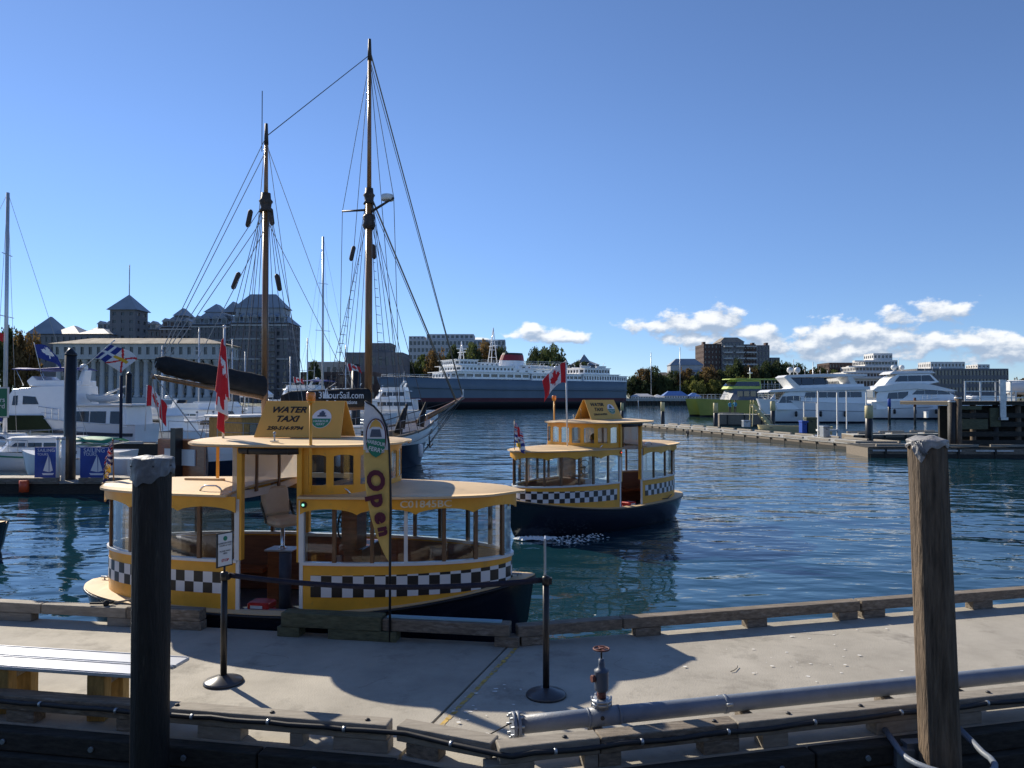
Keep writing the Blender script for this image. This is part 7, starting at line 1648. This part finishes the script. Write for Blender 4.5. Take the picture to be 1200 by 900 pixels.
for px, w_, h_, m_, lb, yb in ((941.5,.55,1.1,'bluebin','blue recycling bin beside the grey cabinet on the float',508),(949,.9,1.4,'timber_green','dull green service cabinet on the long float',508),(903,1.6,.35,'bluegrey','grey dock box below the boarding steps',502),(1096,.8,.9,'bluebin','blue bin on the float near the sleek yacht',486),(1107,1.1,.9,'timber_green','grey green cabinet beside the blue bin near the ramp',487),(1085,.35,1.0,'white','white power pedestal near the blue bin',490),(874,.7,.75,'galv','grey bollard box left of the boarding steps',501),(966,.5,.9,'galv','grey electrical box under the white frame',513)):
    p = onz(px, yb, zf); y = p.y+.6; t = thing('dock_box' if w_ > 1 else 'dock_cabinet' if 'bin' not in lb else 'recycling_bin', lb, 'box' if 'bin' not in lb else 'bin', (X(px,y), y, zf))
    mb = MB(); mb.box((-w_/2,-.4,.02),(w_/2,.4,h_*.85), bev=.03); mb.build('body', M[m_], t)
    mb = MB(); mb.box((-w_/2-.03,-.43,h_*.85),(w_/2+.03,.43,h_), bev=.03); mb.build('lid', M[m_], t)
    mb = MB(); mb.box((-w_*.12,-.44,h_*.7),(w_*.12,-.40,h_*.76)); mb.build('handle', M['rubber'], t)
def gate(lb, x0, x1, yt, yb, extra=True):
    p = onz(x0, yb, zf); q = onz(x1, yb, zf); y = p.y+.2; t = thing('gangway_frame', lb, 'frame', (X(x0,y), y, zf)); W__ = X(x1,y)-X(x0,y); H__ = Z(yt,y)-zf
    for x in (0, W__): mb = MB(); mb.bar((x,0,0),(x,0,H__), .1, .1); mb.build('upright', M['white'], t)
    mb = MB(); mb.bar((0,0,H__-.05),(W__,0,H__-.05), .1, .09); mb.build('crossbar', M['white'], t)
    if extra: mb = MB(); mb.box((-.1,-.2,.45),(W__+.1,.2,.6)); mb.build('step_plate', M['white'], t); mb = MB(); mb.box((-.2,.3,0),(W__+.2,2.2,.06)); mb.build('platform', M['alu'], t)
    return t
gate('white tubular frame with step standing on the long float', 958.5, 981, 458, 512)
gate('second white tubular frame further back beside the stout piling', 992, 1015, 458, 503, False)
gate('dark glass panel frame behind the service cabinet', 942, 957, 471, 506, False)
# people on the float
def person(label, px, ybase, y, hgt, jac, rz, pose=0, seat=None):
    x = X(px, y); t = thing('person', label, 'person', (x, y, ybase), rz, None); s = hgt/1.75
    J = {'pel':(0,0,.95),'chest':(0,.02,1.25),'neck':(0,.0,1.46),'head':(0,-.02,1.58),'top':(0,-.01,1.72),
         'hl':(.10,0,.9),'kl':(.12,-.03,.5),'al':(.12,0,.09),'tl':(.13,-.16,.04),'hr':(-.10,0,.9),'kr':(-.12,-.02,.5),'ar':(-.13,.03,.09),'tr':(-.15,-.13,.04),
         'sl':(.19,0,1.40),'el':(.25,.03,1.13),'wl':(.22,-.12,.93),'sr':(-.19,0,1.40),'er':(-.25,.02,1.13),'wr':(-.20,-.16,.95),'hdl':(.21,-.17,.86),'hdr':(-.18,-.22,.90)}
    if pose == 1: J.update(er=(-.27,-.1,1.18), wr=(-.12,-.3,1.22), hdr=(-.08,-.36,1.26))
    E = [('pel','chest'),('chest','neck'),('neck','head'),('head','top'),('pel','hl'),('hl','kl'),('kl','al'),('al','tl'),('pel','hr'),('hr','kr'),('kr','ar'),('ar','tr'),('chest','sl'),('sl','el'),('el','wl'),('wl','hdl'),('chest','sr'),('sr','er'),('er','wr'),('wr','hdr')]
    Rr = dict(pel=.15,chest=.16,neck=.06,head=.095,top=.075,hl=.09,kl=.065,al=.045,tl=.04,hr=.09,kr=.065,ar=.045,tr=.04,sl=.075,el=.05,wl=.035,sr=.075,er=.05,wr=.035,hdl=.035,hdr=.035)
    ks = list(J); me = bpy.data.meshes.new('body'); me.from_pydata([tuple(c*s for c in J[k]) for k in ks], [(ks.index(a), ks.index(b)) for a, b in E], [])
    o = bpy.data.objects.new('body', me); COL.objects.link(o); m_ = o.modifiers.new('skin','SKIN'); 
    for i, k in enumerate(ks): me.skin_vertices[0].data[i].radius = (Rr[k]*s,)*2
    me.skin_vertices[0].data[0].use_root = True; ss = o.modifiers.new('sub','SUBSURF'); ss.levels = 1; ss.render_levels = 1
    dg_ = bpy.context.evaluated_depsgraph_get(); m2 = bpy.data.meshes.new_from_object(o.evaluated_get(dg_)); bpy.data.objects.remove(o)
    m2.materials.clear()
    for q in (M['skin'], M[jac], M['trousers'], M['rubber']): m2.materials.append(q)
    for p in m2.polygons:
        z = p.center.z/s; p.material_index = 0 if z > 1.47 else (3 if z < .12 else 2 if z < .93 and abs(p.center.x) < .19*s and p.center.y > -.12*s else (0 if z < .93 else 1)); p.use_smooth = True
    o = bpy.data.objects.new('body', m2); COL.objects.link(o); o.parent = t
    mb = MB(); mb.lathe([(.10*s,-.04*s),(.115*s,.03*s),(.10*s,.10*s),(.05*s,.14*s),(.01,.15*s)], (0,.015*s,1.63*s), 12); mb.build('hair', M['hair'], t)
    for q in (-.035, .035): mb = MB(); mb.ball((q*s,-.115*s,1.61*s), .012*s, 6); mb.build('eye', M['black'], t)
    mb = MB(); mb.bar((0,-.11*s,1.60*s),(0,-.135*s,1.575*s), .02*s, .02*s); mb.build('nose', M['skin'], t)
    return t
yp = 100.2
person('person in a teal blue jacket standing on the float, the left one of the pair', 855.3, .1+1.5-.09, yp, 1.72, 'jacket', .5)
person('person in a teal blue jacket with a raised arm, the right one of the pair', 861.3, .1+1.5-.09, yp+.4, 1.78, 'jacket', -.9, 1)
# skipper of the moving taxi
p = L2 @ Vector((.12, -.1, .75))
sk = person('person in dark clothes steering the moving water taxi', 600, .75, 21, 1.75, 'trousers', radians(223)+pi/2, 1); sk.location = p
# ---------------------------------------------------------------- timber landing with railing at the right edge
y = 47.5; ld = thing('timber_landing', 'raised dark timber landing with metal railing at the right edge', 'landing', (X(1112,y), y, 0))
x0, x1 = X(1112,y), X(1330,y); zt = Z(470,y)
mb = MB(); mb.box((x0,y,zt-.25),(x1,y+6,zt-.05)); mb.build('deck', M['timber_dark'], ld, True)
mb = MB(); mb.box((x0+.3,y+1.6,-1),(x1,y+1.8,zt-.3)); mb.build('dark_backing', M['timber_dark'], ld, True)  # dark sheet added behind the posts to fill the gaps
k = x0
while k < x1-.3: mb = MB(); mb.box((k,y-.1,zt-.045),(k+.28,y+6,zt)); mb.build('plank', M['timber'], ld, True); k += .3
for k in range(9):
    x = x0+.25+k*1.4; mb = MB(); mb.tube([(x,y+.3,-2),(x,y+.3,zt-.25)], .17, 10); mb.build('post', M['pile_brown' if k % 2 else 'pile_black'], ld, True)
for z in (.62, 1.15, 1.75, 2.3):
    mb = MB(); mb.box((x0+.1,y+.1,z),(x1,y+.22,z+.3)); mb.build('beam', M['timber_dark'], ld, True)
for (a, b, z0, z1) in ((1127,1157,491,503),(1160,1172,478,500),(1125,1150,476,480)):
    mb = MB(); mb.box((X(a,y),y-.02,Z(z1,y)),(X(b,y),y+.08,Z(z0,y))); mb.build('board', M['timber_green'], ld, True)
zr = Z(447,y); 
for k in range(9):
    x = X(1131.5,y)+k*.95; mb = MB(); mb.bar((x,y+.05,zt-.0),(x,y+.05,zr), .08, .08); mb.build('railing_post', M['galv'], ld, True)
for z in (zr, (zr+zt)/2, zt+.2): mb = MB(); mb.bar((X(1131,y),y+.05,z),(x1,y+.05,z), .06, .06, up=(0,0,1)); mb.build('handrail', M['galv'], ld, True)
mb = MB(); mb.box((X(1169,y),y-.25,Z(489,y)),(X(1176,y),y-.15,Z(445,y))); mb.box((X(1168,y),y-.4,Z(492,y)),(X(1176.5,y),y-.1,Z(489,y))); mb.build('ladder_post', M['galv'], ld, True)
tk = thing('white_tank', 'white cylindrical tank top behind the landing railing at the far right', 'tank', (X(1190,51), 51, zt+.25)); mb = MB(); mb.tube([(-.55,0,.65),(-.45,0,.65),(1.6,0,.65),(1.8,0,.65)], [.38,.48,.48,.38], 18); mb.build('barrel', M['white'], tk)
for s in (-.3, 1.2): mb = MB(); mb.box((s,-.4,-.25),(s+.12,.4,.4)); mb.build('cradle', M['galv'], tk)
for px, lb in ((1115,'short dark mooring post left of the timber landing'),(1122.5,'brown mooring post at the corner of the timber landing')):
    rod('mooring_post', lb, 'post', px, 46.4, 465 if px == 1122.5 else 469, -1, .2, 'pile_brown' if px > 1120 else 'pile_black', 'white', .12)
# unseen stone causeway wall behind the viewer, added to cut the sky light
cw_ = thing('causeway_wall', 'tall stone causeway wall behind the viewer, outside the picture', 'wall', (0, -7, 0))
for k in range(16): mb = MB(); mb.box((-64+8*k,-8.2,-3),(-64+8*k+7.97,-7,6.5)); mb.build('wall_section', M['hotelwall'], cw_, True)
mb = MB(); mb.box((-64.2,-8.4,6.52),(64.2,-6.85,6.9)); mb.build('coping', M['stone'], cw_, True)
# wharf the viewer stands on, and a second small boat cut by the left edge
wv = thing('viewing_wharf', 'raised timber promenade on which the viewer stands, behind the picture edge', 'wharf', (0, -4, 0))
mb = MB(); mb.box((-18,-11,1.6),(18,.9,1.75)); mb.build('deck', M['timber_dark'], wv, True)
for x in range(-16, 17, 4): mb = MB(); mb.tube([(x,.5,-3),(x,.5,1.6)], .18, 8); mb.build('pile', M['pile_black'], wv, True)
bt_ = thing('dark_dinghy', 'dark boat bow just entering at the left edge of the water', 'boat', (X(-28,17.3)-1.02, 17.4, 0), radians(5)); ob, dk, _ = hull(bt_, 'hull', [M['hullblack'], M['hullblack']], 3.2, 1.4, lambda t: .62+.1*max(0,t), fore=.4, split=.2, transom=.8, topf=.05); dk.build('deck', M['yellowpaint'], bt_)
